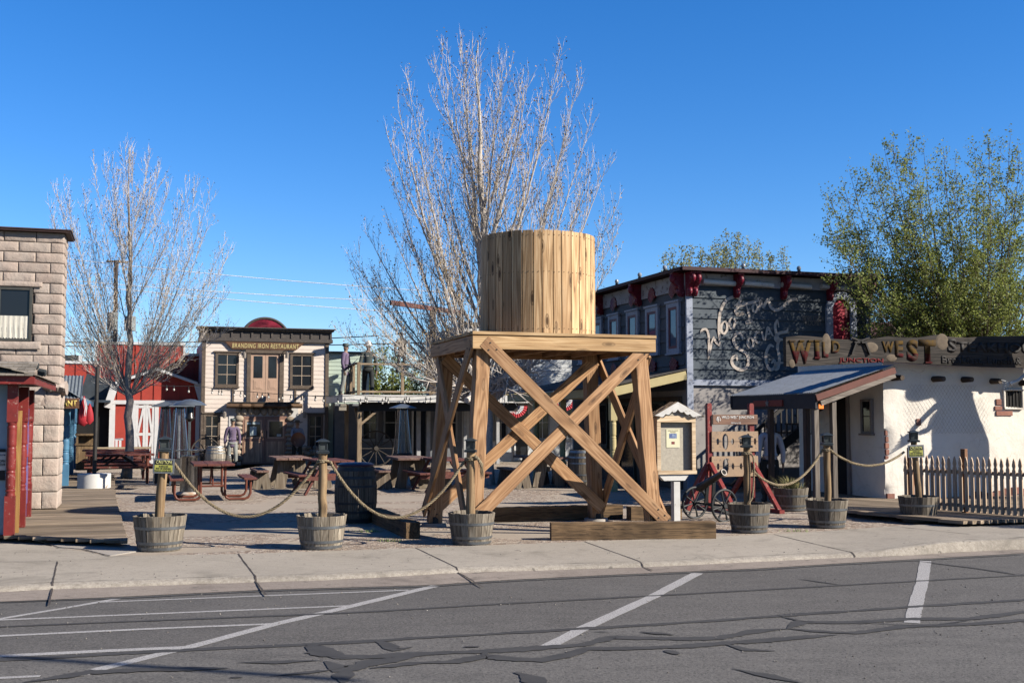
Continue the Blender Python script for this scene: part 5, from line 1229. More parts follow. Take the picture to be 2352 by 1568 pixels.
# arched window with red shutter on the mural face
a, b = h_(1848, 640), h_(1985, 640); xc3 = (a.x + b.x) / 2; rw = (b.x - a.x) / 2; zsp = h_(1915, 440).z; zb3 = h_(1915, 660).z - .4
arch = [(a.x, zb3), (b.x, zb3)] + [(xc3 + rw * math.cos(t), zsp + rw * 1.12 * math.sin(t)) for t in [math.pi * i / 16 for i in range(17)]]
mb = MB(); mb.prism(arch, -.055, -.03); aw = mb.build('arched_window', paint('red_shutter', (.50, .02, .055), (.38, .016, .04), 5, .5, .1), mbld)
mb = MB(); mb.prism([(xc3 + .12, zb3)] + [(b.x - .02, zb3)] + [(xc3 + rw * .96 * math.cos(t), zsp + rw * 1.08 * math.sin(t)) for t in [math.pi * i / 16 for i in range(0, 6)]] + [(xc3 + .12, zsp + .3)], -.06, -.0555); mb.build('dark_opening', burgf, aw)
mb = MB(); L = []
pth = [(a.x - .07, zb3), (a.x - .07, zsp)] + [(xc3 - (rw + .07) * math.cos(t), zsp + (rw + .07) * 1.12 * math.sin(t)) for t in [math.pi * i / 16 for i in range(1, 16)]] + [(b.x + .07, zsp), (b.x + .07, zb3)]
for (x0, z0), (x1, z1) in zip(pth, pth[1:]): mb.bar((x0, -.07, z0), (x1, -.07, z1), .07, .16, (0, 1, 0)) if False else mb.bar((x0, -.07, z0), (x1, -.07, z1), .17, .08, (0, 1, 0))
mb.build('arch_frame', lav, aw)
# mural lettering: painted strokes
cream = paint('mural_cream', (.72, .62, .53), (.55, .47, .40), 7, .8, .1, worn=.05, worncol=(.12, .14, .16))
def stroke(mb, pts, wd=.085, close=False):
    P = [h_(x, y, -.034) for x, y in pts]; P = [Vector((p.x, 0, p.z)) for p in P]; Q = []
    n_ = len(P)
    for i in range(n_ - 1):
        p0, p1, p2, p3 = P[max(i - 1, 0)], P[i], P[i + 1], P[min(i + 2, n_ - 1)]
        for k in range(6):
            t = k / 6; Q.append(.5 * ((2 * p1) + (p2 - p0) * t + (2 * p0 - 5 * p1 + 4 * p2 - p3) * t * t + (3 * p1 - p0 - 3 * p2 + p3) * t ** 3))
    Q.append(P[-1]); L = []
    for i, p in enumerate(Q):
        d = (Q[min(i + 1, len(Q) - 1)] - Q[max(i - 1, 0)]).normalized(); n = Vector((-d.z, 0, d.x)); k = wd / 2 * (.35 + .65 * min(1, min(i, len(Q) - 1 - i) / 5)); L.append(mb.av([(p.x + n.x * k, -.036, p.z + n.z * k), (p.x - n.x * k, -.036, p.z - n.z * k)]))
    for a_, b_ in zip(L, L[1:]): mb.f.append([a_, b_, b_ + 1, a_ + 1])
mb = MB()
S = [[(905, 600), (925, 575), (955, 580), (968, 640), (965, 790)], [(965, 790), (985, 690), (1003, 625)], [(1003, 625), (1020, 665), (1048, 697)], [(1050, 697), (1042, 560), (1052, 450), (1090, 370), (1150, 340), (1195, 350), (1180, 390), (1150, 400)],
     [(1080, 515), (1060, 545), (1062, 590), (1080, 605), (1100, 575), (1098, 530), (1080, 515)], [(1135, 487), (1118, 515), (1120, 550), (1137, 567), (1155, 540), (1155, 505), (1135, 487)],
     [(1165, 470), (1190, 465), (1225, 455), (1175, 462), (1163, 430), (1200, 400), (1260, 385), (1320, 365), (1318, 345)], [(1240, 400), (1255, 450), (1262, 500), (1235, 525), (1280, 515), (1262, 500)],
     [(1300, 390), (1285, 410), (1290, 440), (1308, 445), (1320, 420), (1315, 395), (1300, 390)], [(1332, 440), (1340, 380), (1345, 372), (1362, 410), (1395, 360), (1415, 410), (1450, 435), (1490, 420), (1540, 375), (1590, 355), (1615, 370)],
     [(1215, 650), (1195, 605), (1165, 610), (1148, 660), (1180, 710), (1240, 750), (1255, 810), (1235, 855), (1190, 865), (1145, 835), (1135, 790), (1165, 765), (1175, 800)],
     [(1265, 632), (1248, 660), (1255, 695), (1275, 705), (1290, 680), (1285, 645), (1265, 632)], [(1335, 590), (1310, 600), (1300, 640), (1320, 670), (1340, 662)], [(1350, 585), (1362, 635), (1368, 655)], [(1375, 655), (1385, 600), (1395, 560), (1415, 595), (1435, 625)], [(1388, 610), (1418, 600)],
     [(1465, 500), (1448, 545), (1455, 600), (1470, 640), (1458, 655), (1450, 630), (1480, 600), (1530, 590), (1540, 565)], [(1465, 500), (1475, 560)],
     [(1440, 700), (1410, 690), (1385, 740), (1382, 800), (1400, 855), (1430, 862), (1450, 830), (1440, 800), (1420, 820)], [(1505, 650), (1480, 650), (1465, 700), (1478, 780), (1470, 850), (1450, 860), (1460, 820), (1510, 815)]]
for q in S: stroke(mb, q, .075 if len(q) > 7 else .06)
mb.build('mural_lettering', cream, mbld, fix=False)
for i, (tx, yy) in enumerate((('MADAME ROUSTON', 512), ('ROOMS', 545))):
    p0 = h_(1640 + i * 20, yy); p1 = h_(1795 - i * 20, yy); text(tx, 'small_lettering', paint('faded_letter', (.3, .27, .24), None, 9, .8, 0), mbld, Vector((p0.x, -.034, p0.z)), p1.x - p0.x, .13, .003)
# globe bulbs on the roof edge
for i, (xx, yy, sd) in enumerate(((1218, 140, 0), (1620, 155, 0), (1992, 178, 0), (650, 170, 1), (468, 212, 1), (303, 258, 1))):
    l = h_(xx, yy, -.3) if sd == 0 else hs_(xx, yy, -.3); e = empty('roof_bulb', UF.world((l.x, l.y, uzt + .03)), 0, ['glass roof bulb over the middle of the mural', 'glass roof bulb right of the mural centre', 'glass roof bulb near the right end of the mural building', 'glass roof bulb nearest the corner on the left roof edge', 'second glass roof bulb from the corner on the left roof edge', 'glass roof bulb nearest the tank on the left roof edge'][i], 'lamp', 'clear bulbs along the roof edge')
    MB().lathe([(.04, 0), (.05, .04), (.0, .045)], 12).build('socket', dkgrey, e); MB().sphere((0, 0, .10), .055, 12, 8, sz=1.15).build('globe', paint('clear_globe', (.4, .43, .47), (.3, .34, .38), 5, .08, 0), e, smooth=True)
# dark stair climbing along the mural wall
st = MB(); xs0_, xs1_ = UF.front(zI(250, 650), -1.0).x, UF.front(zI(450, 480), -1.0).x
e = empty('outdoor_stair', UF.world((xs0_ - .6, -1.1, 0)), GRID, 'dark outdoor staircase with railing in the shade behind the porch', 'staircase')
mb = MB()
for k in range(11): mb.box(k * .26, k * .26 + .28, 0, .9, .2 * k + .12, .2 * k + .16)
mb.build('treads', blackm, e)
MB().bar((-.1, 0, .1), (2.8, 0, 2.2), .06, .2).build('stringer', blackm, e)
mb = MB(); mb.bar((0, 0, 1.0), (2.8, 0, 3.1), .05, .08)
for k in range(20): x = k * .145; mb.box(x, x + .03, -.015, .015, .1 + x * .77, 1.0 + x * .75)
mb.build('railing', blackm, e)
# lean-to porch with yellow fascia on the left face
yel = paint('straw_fascia', (.60, .50, .25), (.52, .42, .2), 6, .6, .1)
yp = efr('lean_to_porch', UF, 'lean-to porch with a straw yellow fascia along the left face of the mural building', 'porch')
A = h_(815, 905); B_ = UF.front((1401, 901), 0); px_ = B_.x
zA_, zB_ = A.z, B_.z
MB().bar((0 - .06, -.02, A.z - .0), (px_, -.02, B_.z), .06, .2, (0, 0, 1)).build('rake_board', yel, yp)
MB().bar((-.06, UD / 2, A.z + .14), (px_ - .1, UD / 2, B_.z + .13), UD + .15, .03, (0, 0, 1)).build('roof', paint('old_roofing', (.06, .055, .05), (.14, .12, .10), 9, .95, .5), yp)
MB().box(px_ - .05, px_, -.02, UD, B_.z - .1, B_.z + .1).build('eave_board', yel, yp)
zpt = B_.z - .1
for p in ((1417, 0), (1292, 1), (1232, 1)):
    l = UF.side((p[0], 950), px_ + .12); yy = .12 if p[1] == 0 else l.y
    turned(px_ + .12, yy, 0, zpt, .075, mat=yel, parent=yp)
MB().box(px_ + .04, px_ + .2, .05, UD - .3, zpt - .02, zpt + .12).build('plate_beam', yel, yp)
# shop front in the porch shade
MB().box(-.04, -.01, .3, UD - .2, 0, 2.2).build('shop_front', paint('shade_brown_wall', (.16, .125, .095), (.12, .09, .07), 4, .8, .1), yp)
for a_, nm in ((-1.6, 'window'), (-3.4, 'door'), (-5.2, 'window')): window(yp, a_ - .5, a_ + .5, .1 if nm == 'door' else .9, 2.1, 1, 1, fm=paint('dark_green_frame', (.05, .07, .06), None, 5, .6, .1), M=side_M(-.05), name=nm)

# ================================================================ ADOBE BUILDING
AF = Fr(G(zJ(265, 1330))); AF = Fr((AF.o.x, AF.o.y, 0))
j_ = lambda x, y, ly=0: AF.front(zJ(x, y), ly)
i_ = lambda x, y, lx=0: AF.side(zI(x, y), lx)
def adobemat():
    m, t, n, b = newmat('cracked_adobe'); tc = n.new('ShaderNodeTexCoord'); v = tc.outputs['Object']
    a = noise_(t, v, .9, 5, .6, .4); d = noise_(t, v, 7, 7, .7)
    c = mixrgb(t, (1.0, .93, .82), (.88, .81, .71), ramp(t, a, [(.4, 0), (.65, 1)])); c = mixrgb(t, c, (.74, .66, .56), ramp(t, d, [(.55, 0), (.8, .6)]))
    mp = n.new('ShaderNodeMapping'); t.links.new(v, mp.inputs[0]); mp.inputs['Scale'].default_value = (1, 1, 1)
    wv = noise_(t, v, 2.5, 4, .6); va = n.new('ShaderNodeVectorMath'); va.operation = 'ADD'; t.links.new(v, va.inputs[0])
    cx = n.new('ShaderNodeCombineXYZ'); t.links.new(math_(t, 'MULTIPLY', wv, .5), cx.inputs[0]); t.links.new(math_(t, 'MULTIPLY', d, .15), cx.inputs[2]); t.links.new(cx.outputs[0], va.inputs[1])
    vo = n.new('ShaderNodeTexVoronoi'); vo.feature = 'DISTANCE_TO_EDGE'; vo.inputs['Scale'].default_value = 2.6; t.links.new(va.outputs[0], vo.inputs['Vector'])
    cr = ramp(t, vo.outputs['Distance'], [(.0, .55), (.012, 0)]); patch = ramp(t, noise_(t, v, .8, 3, .5), [(.42, 0), (.55, 1)])
    c = mixrgb(t, c, (.40, .33, .27), math_(t, 'MULTIPLY', cr, patch))
    t.links.new(c, b.inputs['Base Color']); b.inputs['Roughness'].default_value = .95; bump_(t, b, math_(t, 'ADD', a, math_(t, 'MULTIPLY', d, .3)), .8, .04); return m
adobe_m = adobemat(); brick_r = paint('adobe_brick', (.38, .18, .13), (.28, .13, .10), 9, .95, .5, isl=.4)
ad = efr('adobe_building', AF, 'white stuccoed adobe building with log beam ends, crumbling corner and shaded side doorway', 'building')
AH = j_(262, 268).z + .05; AL = 7.0; AD = 3.0
def wallgrid(name, nx, nz, f, mat, parent):
    mb = MB(); b = mb.av([f(i / nx, j / nz) for j in range(nz + 1) for i in range(nx + 1)])
    for j in range(nz):
        for i in range(nx): a = b + j * (nx + 1) + i; mb.f.append([a, a + 1, a + nx + 2, a + nx + 1])
    return mb.build(name, mat, parent, smooth=True, fix=False)
def corner_in(z): return .05 * (noise.noise(Vector((z * 2.2, 3.3, 0))) + .3) + (.09 if .85 < z < 1.45 else 0) + (.05 if z < .35 else 0)
def ff(u, v_):
    z = AH * v_; x = AL * u; c0 = corner_in(z)
    y = .02 * noise.noise(Vector((x * 1.4, z * 1.4, 0))) + .01 * noise.noise(Vector((x * 5, z * 5, 2)))
    if x < .25: y += c0 * (1 - x / .25) ** 2 * .8; x = max(x, c0 * .4 * (1 - x / .25))
    zz = z + (.03 * noise.noise(Vector((x * 1.1, 0, 5))) if v_ > .99 else 0); return (x, y, zz)
wallgrid('front_wall', 110, 44, ff, adobe_m, ad)
def fs(u, v_):
    z = AH * v_; y = AD * (1 - u); c0 = corner_in(z); x = .02 * noise.noise(Vector((y * 1.4, z * 1.4, 9)))
    if y < .25: x += c0 * .4 * (1 - y / .25); y = max(y, c0 * .8)
    return (x, y, z)
wallgrid('side_wall', 60, 44, fs, adobe_m, ad)
MB().box(.02, AL, .3, AD - .01, AH - .15, AH - .1).build('flat_roof', gravel, ad)
MB().box(.1, AL, AD - .1, AD, 0, AH).build('back_wall', adobe_m, ad)
# bricks showing at the corner, by the grille and along the foot
mb = MB(); random.seed(31)
for k in range(5): z = .84 + k * .125; mb.box(.04 + random.uniform(0, .02), .24 + random.uniform(-.08, .03), .03 + random.uniform(0, .012), .3, z, z + .108)
for k in range(2): z = .02 + k * .11; mb.box(.04, .2 + random.uniform(0, .12), .0, .3, z, z + .095)
mb.build('exposed_bricks', brick_r, ad, bevel=.008); mb = MB()
for (a_, b_, c2, d2) in ((1075, 545, 1112, 590), (1065, 598, 1118, 628), (1075, 634, 1195, 668), (490, 690, 520, 740)):
    p0, p1 = j_(a_, d2), j_(c2, b_); mb.box(p0.x, p1.x, -.025, .03, p0.z, p1.z)
mb.build('exposed_bricks', brick_r, ad, bevel=.008); mb = MB()
x = .4
while x < AL: w_ = random.uniform(.2, .3); zt_ = .1 + .28 * abs(noise.noise(Vector((x * .9, 1, 1)))) + (.1 if x > 1.9 else 0); mb.box(x, x + w_ - .012, -.028 - random.uniform(0, .01), .02, .02, zt_ * .5); mb.box(x + .1, x + w_ + .09, -.026 - random.uniform(0, .01), .02, zt_ * .5 + .01, zt_); x += w_
mb.build('exposed_bricks', brick_r, ad, bevel=.008)
# vigas
logm = wood('viga_log', (.13, .09, .06), (.085, .06, .04), (.035, .025, .02), 'Y', knots=.2)
for k, (xx, yy) in enumerate(((350, 388), (650, 396), (870, 400), (1085, 412), (1300, 425))):
    l = j_(xx, yy, -.15); pr = random.uniform(.22, .3)
    MB().tube([(l.x, .1, l.z), (l.x + .01, -pr * .5, l.z + .0), (l.x + .02, -pr, l.z - .005)], [.062, .058, .05], 12).build('log_beam_end', logm, ad, smooth=True)
# barred window in the front
p0, p1 = j_(1140, 600), j_(1258, 485); gw = MB(); gw.box(p0.x, p1.x, -.012, .03, p0.z, p1.z); o = gw.build('barred_window', dark_in, ad)
mb = MB(); n_ = 5
for i in range(n_): x = p0.x + (p1.x - p0.x) * (i + .5) / n_; mb.tube([(x, -.02, p0.z), (x, -.02, p1.z)], .009, 6)
mb.build('bars', blackm, o)
ws2 = MB(); ws2.box(p0.x - .05, p0.x, -.05, .02, p0.z - .03, p1.z + .03); ws2.box(p1.x, p1.x + .05, -.05, .02, p0.z - .03, p1.z + .03); ws2.box(p0.x, p1.x, -.05, .02, p1.z, p1.z + .04); ws2.box(p0.x - .04, p1.x + .04, -.055, .02, p0.z - .06, p0.z - .03); ws2.build('plaster_reveal', adobe_m, o, bevel=.015)
# chicken wire panel on the wall
wm = paint('wire_mesh', (.42, .37, .31), None, 5, .6, 0, metal=.3); mb = MB(); q0, q1 = j_(430, 800), j_(1010, 440); x = q0.x; r_ = 0
w0, h0 = .085, .06
nz_ = int((q1.z - q0.z) / h0)
for r_ in range(nz_):
    z = q0.z + r_ * h0; k = 0; x = q0.x + (w0 / 2 if r_ % 2 else 0)
    while x < q1.x - (0 if r_ < nz_ * .7 else .3):
        mb.bar((x, -.035, z), (x + w0 / 2, -.035, z + h0), .0019, .0019, (0, 1, 0)); mb.bar((x, -.035, z), (x - w0 / 2, -.035, z + h0), .0019, .0019, (0, 1, 0)); x += w0
mb.build('wire_netting', wm, ad, fix=False)
# side wall openings
def side_open(px0_, py0, px1_, py1, kind):
    a = i_(px0_, py0); b = i_(px1_, py1); y1_, y0_ = a.y, b.y; return y1_, y0_, i_(px1_, py0).z, i_(px1_, py1).z
dF = paint('dusty_frame', (.36, .31, .27), (.28, .24, .21), 6, .8, .1)
y1_, y0_, zt_, zb_2 = side_open(868, 430, 975, 1200, 'd'); zdt = i_(975, 435).z
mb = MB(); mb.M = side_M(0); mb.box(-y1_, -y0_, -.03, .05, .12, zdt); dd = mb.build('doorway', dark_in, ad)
mb = MB(); mb.M = side_M(0); mb.box(-y1_ - .08, -y1_, -.05, .05, .12, zdt + .08); mb.box(-y0_, -y0_ + .08, -.05, .05, .12, zdt + .08); mb.box(-y1_, -y0_, -.05, .05, zdt, zdt + .08); mb.build('door_frame', dF, dd)
a = i_(1078, 485); b = i_(1168, 750); window(ad, -a.y, -b.y, b.z, a.z, 1, 2, fm=dF, M=side_M(0), fw_=.04, mm=blackm, y=-.01)
a = i_(690, 520); b = i_(735, 745); window(ad, -a.y, -b.y, b.z, a.z, 1, 2, fm=dF, M=side_M(0), fw_=.04, mm=blackm, y=-.01)
# porch with corrugated roof
pw = wood('porch_post_grey', (.33, .28, .23), (.23, .19, .155), (.1, .08, .065), 'X', knots=.3)
cp = efr('adobe_porch', AF, 'corrugated metal porch roof on timber posts at the side of the adobe building', 'porch')
tin2 = paint('galvanised_sheet', (.50, .54, .58), (.38, .41, .44), 7, .38, .08, metal=.55, worn=.05, worncol=(.25, .17, .1))
# plane through: wall corner ridge E (lx=0) and outer eave
E0 = i_(1250, 215, 0); OUT0 = AF.side(zI(1250, 220), 0)
zr0 = j_(262, 300).z
Lf = AF.front(zI(690, 440), -.0)      # front outer corner (on front plane shifted)
px_o = AF.front(zI(690, 430), -.3); zo = px_o.z; xo = px_o.x
depth = AF.side(zI(40, 450), xo).y
mb = MB(); vv = Vector((xo, 0, zo - zr0)); Wd = vv.length; vv.normalize()
corr(mb, Vector((.0, -.35, zr0)), Vector((0, 1, 0)), vv, depth + .35, Wd, .075, .012)
mb.build('roof_sheet', tin2, cp, fix=False)
redb = paint('rust_red_board', (.20, .07, .05), (.15, .055, .04), 6, .7, .15); 
MB().bar((0, -.38, zr0 - .1), (xo + .02, -.38, zo - .1), .03, .12, (0, 0, 1)).build('rake_board', redb, cp)
MB().bar((0, -.36, zr0 - .2), (xo + .12, -.36, zo - .2), .05, .09, (0, 0, 1)).build('rafter', pw, cp)
eb = paint('dark_fascia', (.05, .045, .05), (.035, .03, .035), 6, .7, .1)
MB().box(xo + .02, xo + .07, -.34, depth, zo - .3, zo - .02).build('eave_board', eb, cp)
s_ = AF.side(zI(335, 465), xo); ys_ = s_.y
mb = MB(); mb.M = side_M(xo + .02); mb.box(-ys_ - .55, -ys_ + .55, -.03, .0, zo - .24, zo - .12); pl2 = mb.build('red_plaque', paint('plaque_red', (.30, .04, .025), None, 4, .6, .1), cp)
mb = MB(); mb.M = side_M(xo + .02); P = []
for k in range(10): rr_ = .085 if k % 2 == 0 else .035; P.append((-ys_ + rr_ * math.sin(k * math.pi / 5), zo - .18 + rr_ * math.cos(k * math.pi / 5)))
mb.prism(P, -.045, -.0301); mb.build('star', paint('star_grey', (.25, .25, .25), None, 5, .5, 0, metal=.4), pl2)
MB().box(0, xo, depth - .05, depth, 1.9, zo).build('end_board', eb, cp)

l = AF.front(zI(850, 800), -.25); beam('post', (l.x, -.25, .13), (l.x, -.25, AF.front(zI(850, 410), -.25).z), .095, .1, pw, cp)
l = AF.hor(zI(665, 1240), .1)
for pxx, z0 in ((640, .1), (360, .05)):
    q = AF.side(zI(pxx, 700), xo + .1); beam('post', (xo + .1, q.y, z0), (xo + .1, q.y, zo - .05), .1, .1, wood('porch_post_dark', (.13, .08, .06), (.09, .055, .04), (.04, .03, .02), 'X', knots=.3), cp)
beam('post', (xo + .1, -.2, .1), (xo + .1, -.2, zo - .05), .1, .1, pw, cp)
MB().bar((xo + .15, -.2, 1.0), (l.x * .0 + AF.front(zI(850, 940), -.25).x, -.23, 1.0), .05, .08).build('rail', pw, cp)
# porch lamp
p = AF.world(AF.side(zI(745, 540), -.15)); e = empty('jar_lamp', p, 0, 'glowing orange jar lamp hanging under the corrugated porch roof', 'lamp')
MB().sphere((0, 0, 0), .09, 12, 8, sz=1.1).build('jar', paint('amber_glass', (.12, .06, .04), None, 4, .1, 0), e, smooth=True)
em, t_, n_2, b_2 = newmat('amber_glow'); b_2.inputs['Base Color'].default_value = (.6, .12, .03, 1); b_2.inputs['Emission Color'].default_value = (1, .25, .06, 1); b_2.inputs['Emission Strength'].default_value = .6
MB().box(-.05, .05, -.095, -.088, -.045, .045).build('glow_pane', em, e)
MB().lathe([(.0, .16), (.08, .13), (.1, .1), (.02, .1)], 12).build('cap', blackm, e)

# ---- big carved sign
r_f = lambda x, y, ly=-.5: AF.front(zR(x, y), ly)
old_sign = wood('carved_sign_wood', (.11, .09, .075), (.05, .042, .036), (.014, .012, .01), 'X', knots=.8, rough=.9, streak=.8, bump=.9)
topn = [(210, 107), (330, 95), (420, 100), (555, 112), (620, 125), (760, 130), (950, 125), (1050, 115), (1130, 100), (1250, 108), (1400, 112), (1520, 95), (1575, 85), (1590, 100), (1700, 105), (1850, 112), (2000, 100), (2200, 100), (2352, 95), (2700, 90)]
botn = [(2700, 405), (2352, 383), (2000, 375), (1700, 362), (1500, 350), (1280, 335), (1110, 330), (900, 345), (650, 355), (400, 368), (215, 370)]
P = [(r_f(x, y).x, r_f(x, y).z) for x, y in topn + botn]
sgp = r_f(210, 370); sg = empty('carved_sign', AF.world((0, 0, 0)), GRID, 'long weathered carved plank sign reading WILD WEST JUNCTION STEAKHOUSE on the adobe roof edge', 'sign')
mb = MB(); mb.prism(P, -.5, -.4); mb.build('board', old_sign, sg)
two, t_, n_2, b_2 = newmat('yellow_over_red')
tc = n_2.new('ShaderNodeTexCoord'); sp = n_2.new('ShaderNodeSeparateXYZ'); t_.links.new(tc.outputs['Object'], sp.inputs[0])
zm_ = r_f(600, 235).z; ff_ = math_(t_, 'GREATER_THAN', math_(t_, 'MULTIPLY_ADD', noise_(t_, tc.outputs['Object'], 9, 3), .05, sp.outputs[2]), zm_ + .02)
t_.links.new(mixrgb(t_, mixrgb(t_, (.075, .007, .009), (.095, .055, .011), ff_), (.06, .045, .035), ramp(t_, noise_(t_, tc.outputs['Object'], 8, 6, .7), [(.45, 0), (.6, .8)])), b_2.inputs['Base Color']); b_2.inputs['Roughness'].default_value = .9; b_2.inputs['Specular IOR Level'].default_value = .1
redl = paint('sign_red', (.16, .012, .014), (.12, .012, .012), 6, .9, .1); blk = paint('sign_black_letter', (.018, .015, .014), (.03, .025, .022), 8, .7, .1)
def st_(body, x0, y1, x1, y0, mat, bold=.03, depth=.012, sh=0):
    a = r_f(x0, y1); b = r_f(x1, y1); t = r_f(x0, y0); o = text(body, 'lettering', mat, sg, Vector((a.x, -.501, a.z)), b.x - a.x, t.z - a.z, depth, bold=bold, shear=sh); return o
def slab_serif(x0, x1, y0, y1, mat):  # little foot bars
    a = r_f(x0, y1); b = r_f(x1, y1); MB().box(a.x, b.x, -.528, -.501, a.z - .0, a.z + .03).build('serif', mat, sg)
st_('W', 240, 345, 440, 140, two, .04); st_('I', 470, 310, 510, 140, two, .05); st_('L', 540, 290, 590, 150, two, .04); st_('D', 620, 250, 695, 140, two, .03)
st_('W', 1075, 245, 1180, 145, two, .04); st_('E', 1195, 285, 1265, 140, two, .04); st_('S', 1300, 325, 1400, 130, two, .05); st_('T', 1410, 345, 1560, 130, two, .06)
for x0, x1, y in ((238, 290, 150), (330, 370, 150), (410, 450, 150), (465, 515, 148), (465, 515, 300), (1460, 1520, 342)): slab_serif(x0, x1, y, y, two)
st_('JUNCTION', 685, 345, 1085, 292, redl, .02, .01); st_('S', 1665, 245, 1745, 120, blk, .03); st_('TEAKHOUSE', 1750, 240, 2560, 150, blk, .03)
st_('Breakfast, Lunch & Dinner', 1610, 355, 2620, 275, blk, .012, .01)
# crossed pistols and bare patches
mb = MB()
for s_ in (1, -1):
    c = r_f(875, 170); g = lambda dx, dz: (c.x + s_ * dx, -.515, c.z + dz)
    mb.bar(g(-.2, .12), g(.12, .02), .03, .035, (0, 1, 0)); mb.bar(g(.1, .03), g(.2, -.2), .03, .07, (0, 1, 0)); mb.bar(g(.02, .03), g(.14, .03), .03, .06, (0, 1, 0))
mb.build('crossed_pistols', blk, sg)
mb = MB()
for x, y, w_, h2 in ((575, 170, .1, .2), (975, 200, .16, .1), (1615, 150, .15, .16), (2235, 240, .06, .06), (265, 345, .07, .08), (1160, 295, .12, .07)):
    c = r_f(x, y); mb.sphere((c.x, -.5, c.z), 1, 14, 8, w_, .012, h2)
mb.build('pale_knots', paint('bare_wood_patch', (.2, .155, .11), (.13, .1, .07), 10, .9, .2), sg, smooth=True)

# ================================================================ PICKET FENCE
fp0 = AT((2074, 960), 19.6); fp1 = AT((2349, 960), 17.8); fd = math.atan2(fp1.y - fp0.y, fp1.x - fp0.x)
FF = Fr((fp0.x, fp0.y, .13), fd)
fe = efr('picket_fence', FF, 'unpainted pointed picket fence in front of the white adobe wall', 'fence')
pkm = wood('picket_wood', (.80, .60, .42), (.64, .46, .31), (.36, .24, .16), 'Z', knots=.2, isl=.25)
Lf_ = (fp1 - fp0).length + 2.0; x = 0; pk = 0
random.seed(8)
while x < Lf_:
    w_ = .062; hgt = .92 + random.uniform(-.012, .012); t_l = random.uniform(-.004, .004)
    P = [(x, .02), (x + w_, .02), (x + w_, hgt - .2), (x + w_ * .82, hgt - .165), (x + w_, hgt - .12), (x + w_ * .8, hgt - .05), (x + w_ / 2 + t_l, hgt), (x + w_ * .2, hgt - .05), (x, hgt - .12), (x + w_ * .18, hgt - .165), (x, hgt - .2)]
    mb = MB(); mb.prism(P, -.012, .008); mb.build('picket', pkm, fe); x += .105
for z in (.12, .66): beam('rail', (-.03, .03, z), (Lf_, .03, z), .04, .06, pkm, fe, upv=(0, 0, 1))
for xx in (.02, 1.05, 2.6, 4.0): MB().box(xx, xx + .085, .05, .135, -.05, 1.04).build('fence_post', wood('fence_post_wood', (.36, .17, .08), (.26, .12, .055), (.12, .06, .03), 'Z', knots=.3), fe, bevel=.01)
c = FF.world((2.62, -.02, .45)); e = empty('fence_notice', c, fd, 'faded blue notice fixed to the picket fence at the right edge', 'notice'); MB().box(0, .13, -.02, -.012, -.05, .22).build('sheet', paint('notice_blue', (.30, .30, .48), (.55, .55, .6), 30, .7, 0), e)
# red tiled house beyond the adobe roof
g = AT((2080, 962), 46); e = empty('red_roofed_house', (g.x, g.y, 0), GRID, 'distant house with a rust red pitched roof behind the leafy tree', 'house')
MB().box(-4, 2, 0, 6, 0, AT((2080, 770), 46).z).build('wall', paint('far_wall', (.5, .47, .43), None, 4, .8, 0), e)
mb = MB(); z0 = AT((2080, 775), 46).z; n_ = mb.av([(-4.4, -.5, z0), (2.4, -.5, z0), (2.4, 6.5, z0), (-4.4, 6.5, z0), (-3.5, 3, z0 + .9), (1.5, 3, z0 + .9)]); mb.f += [[n_, n_ + 1, n_ + 5, n_ + 4], [n_ + 2, n_ + 3, n_ + 4, n_ + 5], [n_ + 1, n_ + 2, n_ + 5], [n_ + 3, n_, n_ + 4]]; mb.build('roof', paint('rust_roof', (.17, .075, .06), (.12, .05, .045), 6, .8, .2), e)
# ================================================================ PICNIC TABLES
def fg(p, z=0.0): g = G(p, z); return (g.x, g.y, z)
tt_red = wood('worn_red_boards', (.235, .095, .07), (.165, .05, .038), (.09, .035, .028), 'Y', knots=.2, isl=.35, streak=.4)
tt_grey = wood('grey_red_top', (.33, .25, .20), (.22, .12, .09), (.12, .06, .05), 'Y', knots=.2, isl=.4, streak=.4)
legw = wood('grey_slab_leg', (.34, .29, .22), (.22, .17, .12), (.09, .065, .045), 'Z', knots=.3, isl=.4)
def slab_table(p, rot, label, group='slab legged picnic tables in the courtyard', L=1.9, H=.74, red=True):
    e = empty('picnic_table', fg(p), rot, label, 'picnic table', group)
    mb = MB()
    for i in range(3): mb.box(-.42 + i * .285, -.42 + i * .285 + .275, -L / 2 + random.uniform(-.03, .03), L / 2 + random.uniform(-.03, .03), H - .055, H)
    mb.build('table_top', tt_grey, e, bevel=.006)
    for s_ in (-1, 1):
        mb = MB(); mb.box(s_ * .72 - .15, s_ * .72 - .005, -L / 2, L / 2, .40, .45); mb.box(s_ * .72 + .005, s_ * .72 + .14, -L / 2 + .04, L / 2 + .02, .40, .45); mb.build('bench', tt_grey, e, bevel=.006)
        for yy in (-L * .34, L * .34):
            mb = MB(); mb.bar((s_ * .72 - .05, yy - .02, .40), (s_ * .72 - .14, yy - .04, 0), .2, .06, (0, 1, 0)); mb.bar((s_ * .72 + .04, yy - .02, .40), (s_ * .72 + .13, yy - .04, 0), .2, .06, (0, 1, 0)); mb.build('bench_leg', legw, e)
    for yy in (-L * .3, L * .3):
        for s_ in (-1, 1): MB().bar((s_ * .16, yy, H - .056), (s_ * .30, yy, 0), .07, .26, (1, 0, 0)).build('leg', legw, e)
    MB().box(-.035, .035, -L * .3, L * .3, .38, .5).build('stretcher', legw, e)
    return e
